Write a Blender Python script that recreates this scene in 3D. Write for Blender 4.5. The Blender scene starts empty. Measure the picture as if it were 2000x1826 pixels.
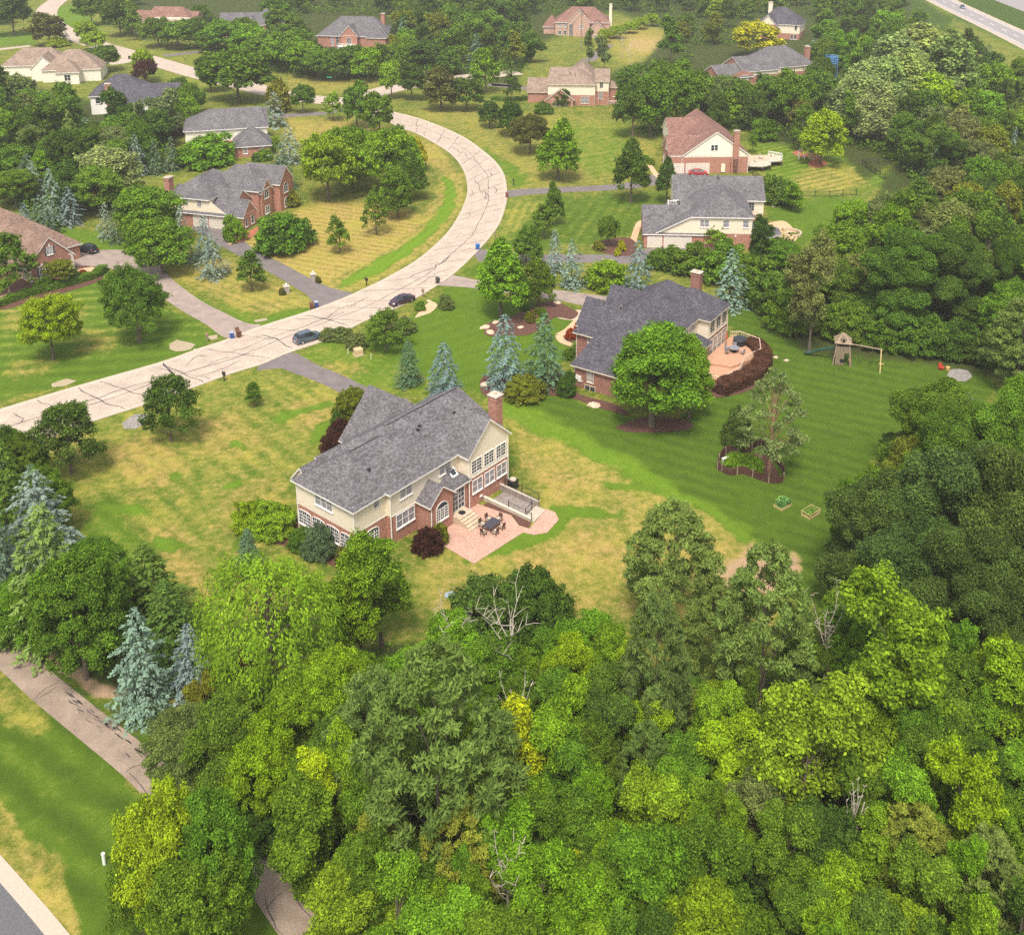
import bpy, bmesh, math, random
import numpy as np
from mathutils import Vector, Matrix
R = math.radians
S = bpy.context.scene
COL = S.collection
# ------------------------------------------------------------- camera
F, TH, CX, CY, H = 2154., R(16.8), 1040., 360., 72.5
cam = bpy.data.cameras.new('camera'); co = bpy.data.objects.new('camera', cam); COL.objects.link(co)
co.location = (0, 0, H); co.rotation_euler = (R(90) - TH, 0, 0)
cam.sensor_width = 36; cam.lens = 36*F/2000; cam.sensor_fit = 'HORIZONTAL'
cam.shift_x = (1000-CX)/2000; cam.shift_y = (CY-913)/2000
cam.clip_end = 20000; cam.clip_start = 1
S.camera = co
# ------------------------------------------------------------- light
SUN_EL, SUN_AZ = 60, 188      # azimuth the light comes from, clockwise from +Y
w = bpy.data.worlds.new('World'); S.world = w; w.use_nodes = True
nt = w.node_tree; nt.nodes.clear()
sky = nt.nodes.new('ShaderNodeTexSky'); sky.sky_type = 'NISHITA'; sky.sun_disc = False
sky.sun_elevation = R(SUN_EL); sky.sun_rotation = R(SUN_AZ); sky.air_density = 1.0; sky.dust_density = 4.0; sky.ozone_density = .6
bg = nt.nodes.new('ShaderNodeBackground'); bg.inputs[1].default_value = .15
wo = nt.nodes.new('ShaderNodeOutputWorld')
hs_ = nt.nodes.new('ShaderNodeHueSaturation'); hs_.inputs['Saturation'].default_value = .45   # a hazy, nearly white sky
nt.links.new(sky.outputs[0], hs_.inputs['Color']); nt.links.new(hs_.outputs[0], bg.inputs[0]); nt.links.new(bg.outputs[0], wo.inputs[0])
sl = bpy.data.lights.new('sun', 'SUN'); sl.energy = 2.1; sl.angle = R(13); sl.color = (1, .93, .82)
so = bpy.data.objects.new('sun', sl); COL.objects.link(so)
sd = Vector((math.sin(R(SUN_AZ))*math.cos(R(SUN_EL)), math.cos(R(SUN_AZ))*math.cos(R(SUN_EL)), math.sin(R(SUN_EL))))
so.rotation_euler = sd.to_track_quat('Z', 'Y').to_euler(); so.location = (0, 0, 120)
S.view_settings.view_transform = 'Standard'; S.view_settings.look = 'None'
S.view_settings.exposure = .75; S.view_settings.gamma = 1
S.cycles.max_bounces = 6; S.cycles.diffuse_bounces = 3; S.cycles.glossy_bounces = 2
S.cycles.transmission_bounces = 3; S.cycles.transparent_max_bounces = 4; S.cycles.volume_bounces = 0
S.cycles.use_denoising = False
# ------------------------------------------------------------- where things stand
def ray(u, v):
    c, s = math.cos(TH), math.sin(TH); x = (u-CX)/F; y = -(v-CY)/F
    return x, c+y*s, -s+y*c
def smooth(a, b, x):
    t = np.clip((x-a)/(b-a), 0, 1); return t*t*(3-2*t)
def terr(x, y):
    d = np.hypot((x-1.5), (y-108.5)); a = -.62*(1-smooth(10.5, 19, d))
    return a
def G(u, v, h=0.):
    """the point on the ground (plus h) that a photograph pixel looks at"""
    dx, dy, dz = ray(u, v); z = h
    for _ in range(5):
        t = (z-H)/dz; z = h + float(terr(dx*t, dy*t))
    return Vector((dx*t, dy*t, z))
def px(v): return (v+290)*.0132      # pixels per metre across, at ground row v
def proj(p):
    c, s = math.cos(TH), math.sin(TH); dz = p[2]-H; zz = p[1]*c-dz*s; up = p[1]*s+dz*c
    return CX+F*p[0]/zz, CY-F*up/zz
# ------------------------------------------------------------- materials
MATS = {}
def mat(name, col, rough=.85, var=.12, scale=6., bump=0., col2=None, spec=.3, metal=0., coord='Object', det=4, big=0., bigscale=.3):
    if name in MATS: return MATS[name]
    m = bpy.data.materials.new(name); m.use_nodes = True; n = m.node_tree.nodes; l = m.node_tree.links
    b = n['Principled BSDF']; b.inputs['Roughness'].default_value = rough; b.inputs['Metallic'].default_value = metal
    b.inputs['Specular IOR Level'].default_value = spec
    tc = n.new('ShaderNodeTexCoord'); no = n.new('ShaderNodeTexNoise'); no.inputs['Scale'].default_value = scale; no.inputs['Detail'].default_value = det
    l.new(tc.outputs[coord], no.inputs['Vector'])
    rp = n.new('ShaderNodeValToRGB'); e = rp.color_ramp.elements
    c2 = col2 or col
    e[0].position = .3; e[1].position = .7
    e[0].color = (*[max(0, c*(1-var)) for c in col], 1); e[1].color = (*[min(1, c*(1+var)) for c in c2], 1)
    l.new(no.outputs[0], rp.inputs[0]); out = rp.outputs[0]
    if big:
        n2 = n.new('ShaderNodeTexNoise'); n2.inputs['Scale'].default_value = bigscale; n2.inputs['Detail'].default_value = 3
        l.new(tc.outputs[coord], n2.inputs['Vector'])
        mr = n.new('ShaderNodeMapRange'); mr.inputs[1].default_value = .3; mr.inputs[2].default_value = .7
        mr.inputs[3].default_value = 1-big; mr.inputs[4].default_value = 1+big
        l.new(n2.outputs[0], mr.inputs[0])
        mx = n.new('ShaderNodeVectorMath'); mx.operation = 'SCALE'; l.new(out, mx.inputs[0]); l.new(mr.outputs[0], mx.inputs['Scale']); out = mx.outputs[0]
    l.new(out, b.inputs['Base Color'])
    if bump:
        bp = n.new('ShaderNodeBump'); bp.inputs['Strength'].default_value = bump; bp.inputs['Distance'].default_value = .05
        l.new(no.outputs[0], bp.inputs['Height']); l.new(bp.outputs[0], b.inputs['Normal'])
    MATS[name] = m; return m
def brickmat(name, c1, c2, mortar, sx=4.4, sy=12.5):
    m = mat(name, c1, .9, .25, 1.2, 0, c2, spec=.15); n = m.node_tree.nodes; l = m.node_tree.links
    b = n['Principled BSDF']; tc = [x for x in n if x.type == 'TEX_COORD'][0]; rp = [x for x in n if x.type == 'VALTORGB'][0]
    sep = n.new('ShaderNodeSeparateXYZ'); l.new(tc.outputs['Object'], sep.inputs[0])
    ad = n.new('ShaderNodeMath'); l.new(sep.outputs[0], ad.inputs[0]); l.new(sep.outputs[1], ad.inputs[1])
    cb = n.new('ShaderNodeCombineXYZ'); l.new(ad.outputs[0], cb.inputs[0]); l.new(sep.outputs[2], cb.inputs[1])
    br = n.new('ShaderNodeTexBrick'); br.inputs['Scale'].default_value = 1; br.inputs['Brick Width'].default_value = 1/sx; br.inputs['Row Height'].default_value = 1/sy
    br.inputs['Mortar Size'].default_value = .008; br.inputs['Mortar'].default_value = (*mortar, 1)
    br.inputs['Color1'].default_value = (*c1, 1); br.inputs['Color2'].default_value = (*c2, 1)
    l.new(cb.outputs[0], br.inputs[0])
    nn = n.new('ShaderNodeTexNoise'); nn.inputs['Scale'].default_value = 7; nn.inputs['Detail'].default_value = 5; l.new(tc.outputs['Object'], nn.inputs['Vector'])
    mr = n.new('ShaderNodeMapRange'); mr.inputs[1].default_value = .35; mr.inputs[2].default_value = .65; mr.inputs[3].default_value = .62; mr.inputs[4].default_value = 1.38
    l.new(nn.outputs[0], mr.inputs[0])
    mx = n.new('ShaderNodeVectorMath'); mx.operation = 'SCALE'; l.new(br.outputs[0], mx.inputs[0]); l.new(mr.outputs[0], mx.inputs['Scale'])
    l.new(mx.outputs[0], b.inputs['Base Color']); return m
def shingle(name, c, spk=.35):
    """weathered asphalt shingles: speckle, faint courses and streaks"""
    if name in MATS: return MATS[name]
    m = mat(name, c, .92, spk, 5.5, .25, spec=.1, det=6, big=.16, bigscale=.45); n = m.node_tree.nodes; l = m.node_tree.links
    b = n['Principled BSDF']; tc = [x for x in n if x.type == 'TEX_COORD'][0]
    sep = n.new('ShaderNodeSeparateXYZ'); l.new(tc.outputs['Object'], sep.inputs[0])
    mp = n.new('ShaderNodeMapping'); mp.inputs['Scale'].default_value = (3.2, 3.2, 9.); l.new(tc.outputs['Object'], mp.inputs[0])
    v = n.new('ShaderNodeTexVoronoi'); v.inputs['Scale'].default_value = 1; l.new(mp.outputs[0], v.inputs['Vector'])
    mr = n.new('ShaderNodeMapRange'); mr.inputs[3].default_value = 1-spk*.9; mr.inputs[4].default_value = 1+spk*.9
    s2 = n.new('ShaderNodeSeparateXYZ'); l.new(v.outputs['Color'], s2.inputs[0]); l.new(s2.outputs[0], mr.inputs[0])
    src = b.inputs['Base Color'].links[0].from_socket
    mx = n.new('ShaderNodeVectorMath'); mx.operation = 'SCALE'; l.new(src, mx.inputs[0]); l.new(mr.outputs[0], mx.inputs['Scale'])
    wv = n.new('ShaderNodeMath'); wv.operation = 'MULTIPLY'; wv.inputs[1].default_value = 44; l.new(sep.outputs[2], wv.inputs[0])
    sn = n.new('ShaderNodeMath'); sn.operation = 'SINE'; l.new(wv.outputs[0], sn.inputs[0])
    m2 = n.new('ShaderNodeMapRange'); m2.inputs[1].default_value = -1; m2.inputs[2].default_value = 1; m2.inputs[3].default_value = .9; m2.inputs[4].default_value = 1.08
    l.new(sn.outputs[0], m2.inputs[0])
    m3 = n.new('ShaderNodeVectorMath'); m3.operation = 'SCALE'; l.new(mx.outputs[0], m3.inputs[0]); l.new(m2.outputs[0], m3.inputs['Scale'])
    l.new(m3.outputs[0], b.inputs['Base Color']); return m
BRICK = brickmat('red_brick', (.33, .12, .08), (.44, .20, .14), (.36, .27, .22))
BRICK2 = brickmat('dark_red_brick', (.235, .085, .06), (.31, .13, .095), (.3, .23, .19))
BRICK3 = brickmat('pink_brick', (.43, .24, .18), (.5, .3, .23), (.5, .4, .33))
CREAM = mat('cream_siding', (.76, .655, .50), .75, .03, 2., big=.03)
CREAM2 = mat('pale_siding', (.78, .70, .58), .75, .03, 2., big=.03)
WHITE = mat('white_trim', (.80, .76, .70), .6, .04, 3.)
TRIM = mat('cream_trim', (.62, .54, .42), .6, .05, 3.)
GREY_R = shingle('grey_shingles', (.128, .118, .124))
DARK_R = shingle('slate_shingles', (.080, .075, .088))
BROWN_R = shingle('brown_shingles', (.205, .135, .105))
RED_R = shingle('russet_shingles', (.215, .118, .095))
TAN_R = shingle('tan_shingles', (.245, .18, .14))
GLASS = mat('window_glass', (.035, .045, .06), .12, .3, .8, spec=.6)
BLIND = mat('curtained_glass', (.27, .25, .27), .25, .25, 1.2, spec=.6)
DOOR = mat('garage_panel', (.62, .56, .47), .6, .03, 2.)
CONC = mat('concrete', (.46, .40, .32), .9, .08, 4., .1, big=.08)
BLACK = mat('black_metal', (.02, .02, .022), .5, .1)
DARKW = mat('dark_stained_wood', (.085, .038, .028), .8, .3, 5.)
WOOD = mat('weathered_wood', (.27, .20, .14), .85, .25, 7.)
TANW = mat('new_wood', (.48, .37, .16), .8, .15, 6.)
CEDAR = mat('cedar_deck', (.47, .265, .165), .8, .15, 5.)
STONE = mat('tan_stone', (.48, .38, .27), .9, .2, 2.5, .4)
# ------------------------------------------------------------- mesh helpers
def link(o, parent=None):
    COL.objects.link(o)
    if parent: o.parent = parent
    return o
def tag(o, label=None, cat=None, group=None, kind=None):
    if label: o['label'] = label
    if cat: o['category'] = cat
    if group: o['group'] = group
    if kind: o['kind'] = kind
    return o
def empty(name, loc, rz=0, label=None, cat=None, group=None):
    o = bpy.data.objects.new(name, None); link(o); o.location = loc; o.rotation_euler = (0, 0, rz); o.empty_display_size = .3
    return tag(o, label, cat, group)
class MB:
    def __init__(s): s.v = []; s.f = []
    def poly(s, pts):
        i = len(s.v); s.v += [tuple(p) for p in pts]; s.f.append(list(range(i, i+len(pts)))); return s
    def raw(s, vs, fs):
        i = len(s.v); s.v += [tuple(p) for p in vs]; s.f += [[i+k for k in f] for f in fs]; return s
    def box(s, x0, x1, y0, y1, z0, z1):
        return s.raw([(x0, y0, z0), (x1, y0, z0), (x1, y1, z0), (x0, y1, z0), (x0, y0, z1), (x1, y0, z1), (x1, y1, z1), (x0, y1, z1)],
                     [(0, 3, 2, 1), (4, 5, 6, 7), (0, 1, 5, 4), (1, 2, 6, 5), (2, 3, 7, 6), (3, 0, 4, 7)])
    def prism(s, pts, z0, z1, taper=1.):
        n = len(pts); cx = sum(p[0] for p in pts)/n; cy = sum(p[1] for p in pts)/n
        lo = [(p[0], p[1], z0) for p in pts]; hi = [(cx+(p[0]-cx)*taper, cy+(p[1]-cy)*taper, z1) for p in pts]
        return s.raw(lo+hi, [list(range(n))[::-1], list(range(n, 2*n))]+[(i, (i+1) % n, n+(i+1) % n, n+i) for i in range(n)])
    def tube(s, pts, rad, n=6, cap=True):
        pts = [Vector(p) for p in pts]; rad = rad if hasattr(rad, '__len__') else [rad]*len(pts); vs = []; fs = []
        for i, p in enumerate(pts):
            d = (pts[min(i+1, len(pts)-1)]-pts[max(i-1, 0)]); d = d.normalized() if d.length > 1e-6 else Vector((0, 0, 1))
            a = d.orthogonal().normalized() if abs(d.z) > .95 else d.cross(Vector((0, 0, 1))).normalized(); b = d.cross(a)
            for k in range(n):
                t = 2*math.pi*k/n; vs.append(p+(a*math.cos(t)+b*math.sin(t))*rad[i])
        for i in range(len(pts)-1):
            for k in range(n): fs.append((i*n+k, i*n+(k+1) % n, (i+1)*n+(k+1) % n, (i+1)*n+k))
        if cap: fs += [list(range(n))[::-1], list(range((len(pts)-1)*n, len(pts)*n))]
        return s.raw(vs, fs)
    def build(s, name, m, parent=None, smooth=False, loc=None):
        me = bpy.data.meshes.new(name); me.from_pydata(s.v, [], s.f); me.materials.append(m)
        if smooth: me.polygons.foreach_set('use_smooth', [True]*len(me.polygons))
        o = bpy.data.objects.new(name, me); link(o, parent)
        if loc is not None: o.location = loc
        return o
def slab(roof, trim, vs, fs, th=.2):
    """a roof: top faces to the shingle mesh, underside and edges to the trim mesh"""
    roof.raw(vs, fs); lo = [(p[0], p[1], p[2]-th) for p in vs]; n = len(vs)
    trim.raw(lo, [f[::-1] for f in fs]); cnt = {}
    for f in fs:
        for a, b in zip(f, list(f[1:])+[f[0]]): cnt[(a, b)] = 1
    for a, b in cnt:
        if (b, a) not in cnt:
            q = .004; trim.raw([(vs[a][0], vs[a][1], vs[a][2]-q), (vs[b][0], vs[b][1], vs[b][2]-q), lo[b], lo[a]], [(0, 3, 2, 1)])
def cat_rom(P, step=1.):
    P = [Vector(p) for p in P]; Q = [P[0]*2-P[1]]+P+[P[-1]*2-P[-2]]; out = []
    for i in range(1, len(Q)-2):
        n = max(1, int((Q[i+1]-Q[i]).length/step))
        for k in range(n):
            t = k/n; out.append(.5*((2*Q[i])+(Q[i+1]-Q[i-1])*t+(2*Q[i-1]-5*Q[i]+4*Q[i+1]-Q[i+2])*t*t+(3*Q[i]-Q[i-1]-3*Q[i+1]+Q[i+2])*t**3))
    out.append(Q[-2]); return out
# ------------------------------------------------------------- house builder
class House:
    def __init__(s, name, label, ox, oy, ang, oz=0, brick=BRICK, side=CREAM, roof=GREY_R, trim=WHITE):
        s.e = empty(name, (ox, oy, oz), R(ang), label, 'house', 'houses of the neighbourhood')
        s.b, s.s, s.r, s.t = MB(), MB(), MB(), MB(); s.m = (brick, side, roof, trim)
    def walls(s, x0, x1, y0, y1, base, split, E):
        c = [(x0, y0), (x1, y0), (x1, y1), (x0, y1)]
        for i in range(4):
            a, b = c[i], c[(i+1) % 4]
            if split > base: s.b.poly([(*a, base), (*b, base), (*b, min(split, E)), (*a, min(split, E))])
            if E > split: s.s.poly([(*a, split), (*b, split), (*b, E), (*a, E)])
    def block(s, x0, x1, y0, y1, base, split, E, kind, rise, o=.45, ins=None, gm='s', go=.3):
        s.walls(x0, x1, y0, y1, base, split, E); k = .15
        alongx = (x1-x0) >= (y1-y0) if kind == 'hip' else kind == 'gx'
        hw = ((y1-y0) if alongx else (x1-x0))/2; p = rise/hw; ze = E+k-o*p; zr = E+k+rise
        def W(a, b, z): return (a, b, z) if alongx else (b, a, z)
        a0, a1, b0, b1 = (x0, x1, y0, y1) if alongx else (y0, y1, x0, x1); bm = (b0+b1)/2
        fl = (lambda f: f) if alongx else (lambda f: f[::-1])
        if kind == 'hip':
            i0, i1 = ins or (hw, hw)
            v = [W(a0-o, b0-o, ze), W(a1+o, b0-o, ze), W(a1+o, b1+o, ze), W(a0-o, b1+o, ze), W(a0+i0, bm, zr), W(a1-i1, bm, zr)]
            if a1-i1-(a0+i0) < .05: v = v[:4]+[W((a0+a1)/2, bm, zr)]; fs = [(0, 1, 4), (1, 2, 4), (2, 3, 4), (3, 0, 4)]
            else: fs = [(0, 1, 5, 4), (1, 2, 5), (2, 3, 4, 5), (3, 0, 4)]
        else:
            v = [W(a0-go, b0-o, ze), W(a1+go, b0-o, ze), W(a1+go, bm, zr), W(a0-go, bm, zr), W(a1+go, b1+o, ze), W(a0-go, b1+o, ze)]
            fs = [(0, 1, 2, 3), (3, 2, 4, 5)]
            g = s.s if gm == 's' else s.b
            for a in (a0, a1): g.poly([W(a, b0, E), W(a, b1, E), W(a, bm, E+rise)])
        slab(s.r, s.t, v, [list(fl(f)) for f in fs])
    def custom(s, vs, fs): slab(s.r, s.t, vs, fs)
    def T(s, side, pl, a, d, z):
        return {'S': (a, pl-d, z), 'N': (a, pl+d, z), 'W': (pl-d, a, z), 'E': (pl+d, a, z)}[side]
    def fbox(s, mb, side, pl, a0, a1, d0, d1, z0, z1):
        p, q = s.T(side, pl, a0, d0, z0), s.T(side, pl, a1, d1, z1)
        mb.box(*sorted((p[0], q[0])), *sorted((p[1], q[1])), z0, z1)
    def win(s, side, pl, a0, a1, z0, z1, cols=2, rows=2, g=GLASS, arch=0, sill=True, door=False, fw=.07, frame=None, shut=None):
        m = MB(); n = max(1, cols)
        s.fbox(m, side, pl, a0-fw, a0, 0, .08, z0-fw, z1+.0); s.fbox(m, side, pl, a1, a1+fw, 0, .08, z0-fw, z1)
        s.fbox(m, side, pl, a0, a1, 0, .08, z0-fw, z0)
        for i in range(1, n):
            a = a0+(a1-a0)*i/n; s.fbox(m, side, pl, a-.04, a+.04, 0, .07, z0, z1)
        for j in range(1, rows):
            z = z0+(z1-z0)*j/rows; s.fbox(m, side, pl, a0, a1, .0, .05, z-.016, z+.016)
        if rows > 2:
            for i in range(2*n):
                if i % 2: a = a0+(a1-a0)*i/(2*n); s.fbox(m, side, pl, a-.015, a+.015, 0, .05, z0, z1)
        if sill: s.fbox(m, side, pl, a0-fw-.04, a1+fw+.04, 0, .14, z0-fw-.1, z0-fw)
        pane = MB(); K = 8; am = (a0+a1)/2; hw = (a1-a0)/2
        if arch:
            ap = [(am-hw*math.cos(math.pi*k/K), z1+arch*math.sin(math.pi*k/K)) for k in range(K+1)]
            ao = [(am-(hw+fw)*math.cos(math.pi*k/K), z1+(arch+fw)*math.sin(math.pi*k/K)) for k in range(K+1)]
            for k in range(K):
                q = [ap[k], ap[k+1], ao[k+1], ao[k]]; m.raw([s.T(side, pl, a, .08, z) for a, z in q]+[s.T(side, pl, a, 0, z) for a, z in q],
                      [(0, 1, 2, 3), (4, 7, 6, 5), (0, 4, 5, 1), (3, 2, 6, 7)])
            pane.poly([s.T(side, pl, a0, .02, z0), s.T(side, pl, a1, .02, z0)]+[s.T(side, pl, a, .02, z) for a, z in ap[::-1]])
            if arch > .4: s.fbox(m, side, pl, a0, a1, 0, .06, z1-.03, z1+.03)
        else:
            s.fbox(m, side, pl, a0-fw, a1+fw, 0, .08, z1, z1+fw)
            pane.poly([s.T(side, pl, a, .02, z) for a, z in ((a0, z0), (a1, z0), (a1, z1), (a0, z1))])
        o = m.build('patio_door' if door else 'window', frame or s.m[3], s.e); pane.build('pane', g, o)
        if shut:
            for a in (a0-fw-.42, a1+fw+.04):
                q = MB(); s.fbox(q, side, pl, a, a+.38, 0, .05, z0-.05, z1+.05); q.build('shutter', shut, s.e)
        return o
    def garage(s, side, pl, a0, a1, z0, z1, m=DOOR):
        q = MB(); n = 4
        for j in range(n): s.fbox(q, side, pl, a0, a1, 0, .05, z0+(z1-z0)*j/n, z0+(z1-z0)*(j+1)/n-.03)
        s.fbox(q, side, pl, a0, a1, 0, .025, z0, z1)
        o = q.build('garage_door', m, s.e); f = MB()
        for a in (a0-.14, a1+.02): s.fbox(f, side, pl, a, a+.12, 0, .08, z0, z1+.14)
        s.fbox(f, side, pl, a0-.02, a1+.02, 0, .08, z1+.02, z1+.14); f.build('door_frame', WHITE, o)
    def chimney(s, x0, x1, y0, y1, z0, z1, brick=None, step=None):
        c = MB(); c.box(x0, x1, y0, y1, z0, z1)
        if step: c.box(x0-.35, x1+.35, y0, y1, z0, step)
        c.box(x0-.07, x1+.07, y0-.07, y1+.07, z1-.5, z1-.3)
        o = c.build('chimney', brick or s.m[0], s.e); k = MB(); k.box(x0-.12, x1+.12, y0-.12, y1+.12, z1+.003, z1+.14); k.build('chimney_cap', CONC, o)
        f = MB(); xm, ym = (x0+x1)/2, (y0+y1)/2; f.tube([(xm, ym, z1+.1), (xm, ym, z1+.4)], .16, 8); f.build('flue', STONE, o)
    def pipe(s, x, y, z0, z1, m=None):
        s.t.tube([(x, y, z0), (x, y, z1)], .06, 6)
    def vents(s, pts):
        for x, y, z in pts: v = MB(); v.tube([(x, y, z-.3), (x, y, z+.28)], .09, 6); v.box(x-.16, x+.16, y-.16, y+.16, z+.28, z+.36); v.build('roof_vent', BLACK, s.e)
    def done(s):
        if s.b.f: s.b.build('brick_wall', s.m[0], s.e)
        if s.s.f: s.s.build('siding_wall', s.m[1], s.e)
        s.r.build('roof', s.m[2], s.e); s.t.build('eave_trim', s.m[3], s.e)
        return s.e
# ------------------------------------------------------------- ground sheet
def sdist(U, V, poly):
    """signed distance in photograph pixels, negative inside"""
    d = np.full(U.shape, 1e9); ins = np.zeros(U.shape, bool); n = len(poly)
    for i in range(n):
        x0, y0 = poly[i]; x1, y1 = poly[(i+1) % n]; ex, ey = x1-x0, y1-y0
        t = np.clip(((U-x0)*ex+(V-y0)*ey)/(ex*ex+ey*ey+1e-9), 0, 1)
        d = np.minimum(d, np.hypot(U-x0-t*ex, V-y0-t*ey))
        c = ((y0 > V) != (y1 > V)) & (U < (x1-x0)*(V-y0)/(y1-y0+1e-12)+x0); ins ^= c
    return np.where(ins, -d, d)
# woodland floor, lawns (in photograph pixels of the ground)
FLOOR = [[(330, 1420), (430, 1330), (560, 1350), (700, 1270), (880, 1240), (1160, 1270), (1240, 1300), (1420, 1330), (1560, 1330), (1620, 1250), (1625, 1120), (1640, 1000), (1720, 900), (1800, 820), (1960, 790), (2100, 780), (3500, 1300), (3500, 2600), (900, 2600), (640, 1826), (580, 1740), (500, 1690), (400, 1560), (340, 1500)],
         [(-300, 870), (60, 920), (150, 1050), (260, 1120), (330, 1230), (400, 1290), (330, 1370), (230, 1345), (120, 1290), (60, 1240), (-300, 1200)],
         [(1440, 560), (1500, 640), (1580, 690), (1700, 700), (1850, 715), (1960, 745), (2600, 800), (2600, -100), (1780, -20), (1830, 20), (2050, 120), (1960, 300), (1740, 320), (1690, 350), (1640, 300), (1480, 270), (1400, 200), (1230, 230), (1180, 150), (1260, 120), (1310, 60), (1200, 20), (1040, 90), (1000, 170), (860, 150), (620, 150), (560, 130), (380, 60), (300, 80), (200, 40), (210, -60), (1900, -60), (1700, 420), (1690, 430), (1620, 480), (1540, 490)],
         [(-200, 190), (60, 170), (180, 200), (330, 240), (350, 330), (230, 350), (150, 360), (140, 440), (60, 400), (-200, 380)]]
NV, NU = 470, 500
vr = np.concatenate([[-288, -284, -276, -262, -240, -210, -180, -150, -120, -100, -85], np.linspace(-72, 1900, NV), [1960, 2050, 2200, 2500, 3000, 4000, 7000, 15000]])
ur = np.concatenate([[-9000, -5000, -2600, -1500, -900, -600, -400, -280], np.linspace(-200, 2200, NU), [2280, 2400, 2700, 3200, 4300, 7000, 11000]])
UU, VV = np.meshgrid(ur, vr)
c_, s_ = math.cos(TH), math.sin(TH); rx = (UU-CX)/F; ry = -(VV-CY)/F
dx, dy, dz = rx, c_+ry*s_, -s_+ry*c_
zz_ = np.zeros_like(UU)
for _ in range(5): t_ = (zz_-H)/dz; zz_ = terr(dx*t_, dy*t_)
GX, GY = dx*t_, dy*t_; GZ = terr(GX, GY)
rng = np.random.default_rng(5)
def vnoise(X, Y, sc, seed=0):
    r = np.random.default_rng(seed); o = np.zeros_like(X)
    for k in range(7):
        a = r.uniform(0, 2*math.pi); f = r.uniform(.6, 1.7)/sc; o += np.sin((X*math.cos(a)+Y*math.sin(a))*f*6.28+r.uniform(0, 6.28)+1.3*np.sin((X*math.sin(a)-Y*math.cos(a))*f*2.9))
    return o/3.2
WU = UU+vnoise(GX, GY, 9, 1)*px(VV)*.55+vnoise(GX, GY, 3.2, 2)*px(VV)*.25
WV = VV+vnoise(GX, GY, 8, 3)*px(VV)*.3+vnoise(GX, GY, 3, 4)*px(VV)*.15
dry = np.full(UU.shape, .42); lush = np.full(UU.shape, .35); soil = np.zeros_like(UU); dirt = np.zeros_like(UU)
stc = np.zeros_like(UU); sti = np.zeros_like(UU)
def area(poly, d=None, l=None, soft=10, st=None, per=None, si=.5, dt=None):
    m = 1-smooth(-soft, soft, sdist(WU, WV, poly))
    if d is not None: dry[:] = dry*(1-m)+d*m
    if l is not None: lush[:] = lush*(1-m)+l*m
    if dt is not None: dirt[:] = dirt*(1-m)+dt*m
    if st is not None:
        a = G(*st[0]); b = G(*st[1]); e = (b-a).normalized(); k = m > .5
        stc[k] = ((GX-a.x)*(-e.y)+(GY-a.y)*e.x)[k]*(2.2/(per or 2.2)); sti[:] = sti*(1-m)+si*m
# lower half
area([(-300, 560), (210, 530), (330, 600), (440, 655), (330, 700), (200, 735), (-300, 850)], .16, .5, 8, ((0, 640), (200, 628)), 3.4, .9)
area([(-300, 715), (200, 700), (330, 672), (420, 665), (330, 702), (180, 742), (-300, 820)], .03, .45, 8)
for q in ([(20, 700), (110, 705), (90, 735), (10, 745)], [(150, 640), (230, 650), (215, 690), (150, 690)], [(10, 590), (60, 600), (60, 640), (0, 650)], [(90, 610), (180, 600), (160, 625), (90, 640)]): area(q, .5, .5, 14)
area([(-100, 830), (270, 790), (500, 715), (640, 760), (700, 800), (640, 900), (570, 950), (560, 1040), (470, 1100), (400, 1240), (280, 1120), (150, 1000), (60, 900)], .48, .5, 10, ((160, 880), (430, 1180)), 2.6, .5)
area([(165, 1000), (200, 985), (430, 1190), (400, 1240), (300, 1180), (160, 1060)], .24, .6, 8, ((170, 1000), (400, 1190)), 2.6, .6)
for q, d in (([(215, 870), (300, 850), (360, 900), (330, 950), (230, 940)], .78), ([(380, 830), (460, 800), (520, 860), (470, 900), (390, 890)], .68), ([(560, 790), (660, 770), (660, 830), (580, 840)], .74),
             ([(180, 970), (250, 965), (240, 1010), (190, 1000)], .3), ([(290, 1030), (340, 1020), (420, 1160), (400, 1220), (330, 1130)], .72), ([(430, 955), (560, 930), (555, 985), (440, 1040)], .62)): area(q, d, .4, 18)
for q in ([(190, 985), (260, 985), (290, 1002), (230, 1008), (185, 1000)], [(325, 925), (355, 925), (360, 938), (330, 940)], [(445, 940), (468, 938), (470, 950), (448, 950)], [(455, 865), (480, 862), (486, 876), (460, 878)], [(530, 815), (640, 782), (655, 788), (560, 826), (535, 825)], [(610, 835), (655, 820), (650, 850), (615, 870)],
          [(300, 1050), (370, 1060), (350, 1080), (300, 1080)]): area(q, .02, .75, 4)
area([(560, 700), (640, 665), (760, 700), (860, 745), (960, 770), (720, 765), (640, 745)], .28, .62, 10)
area([(585, 712), (690, 706), (730, 722), (660, 742), (600, 735)], .62, .5, 9)
# big green lawn around the dark-roofed house
area([(880, 560), (950, 560), (1010, 600), (1100, 600), (1150, 620), (1110, 700), (960, 770), (850, 745), (760, 700), (690, 672), (700, 650), (800, 620), (850, 590)], 0, .5, 7, ((800, 700), (990, 640)), 2.8, .25)
area([(1400, 590), (1480, 600), (1520, 660), (1620, 690), (1850, 720), (1960, 760), (1800, 830), (1700, 900), (1660, 1010), (1640, 1200), (1560, 1300), (1540, 1130), (1460, 1040), (1330, 960), (1200, 890), (1080, 830), (960, 775), (1060, 760), (1180, 800), (1300, 830), (1380, 780), (1480, 720)], 0, .26, 7, ((1300, 870), (1600, 950)), 2.4, .6)
area([(960, 778), (1060, 805), (1200, 880), (1330, 950), (1440, 1020), (1530, 1085), (1500, 1090), (1380, 1010), (1230, 930), (1080, 860), (985, 815)], .12, .85, 9)
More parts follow.
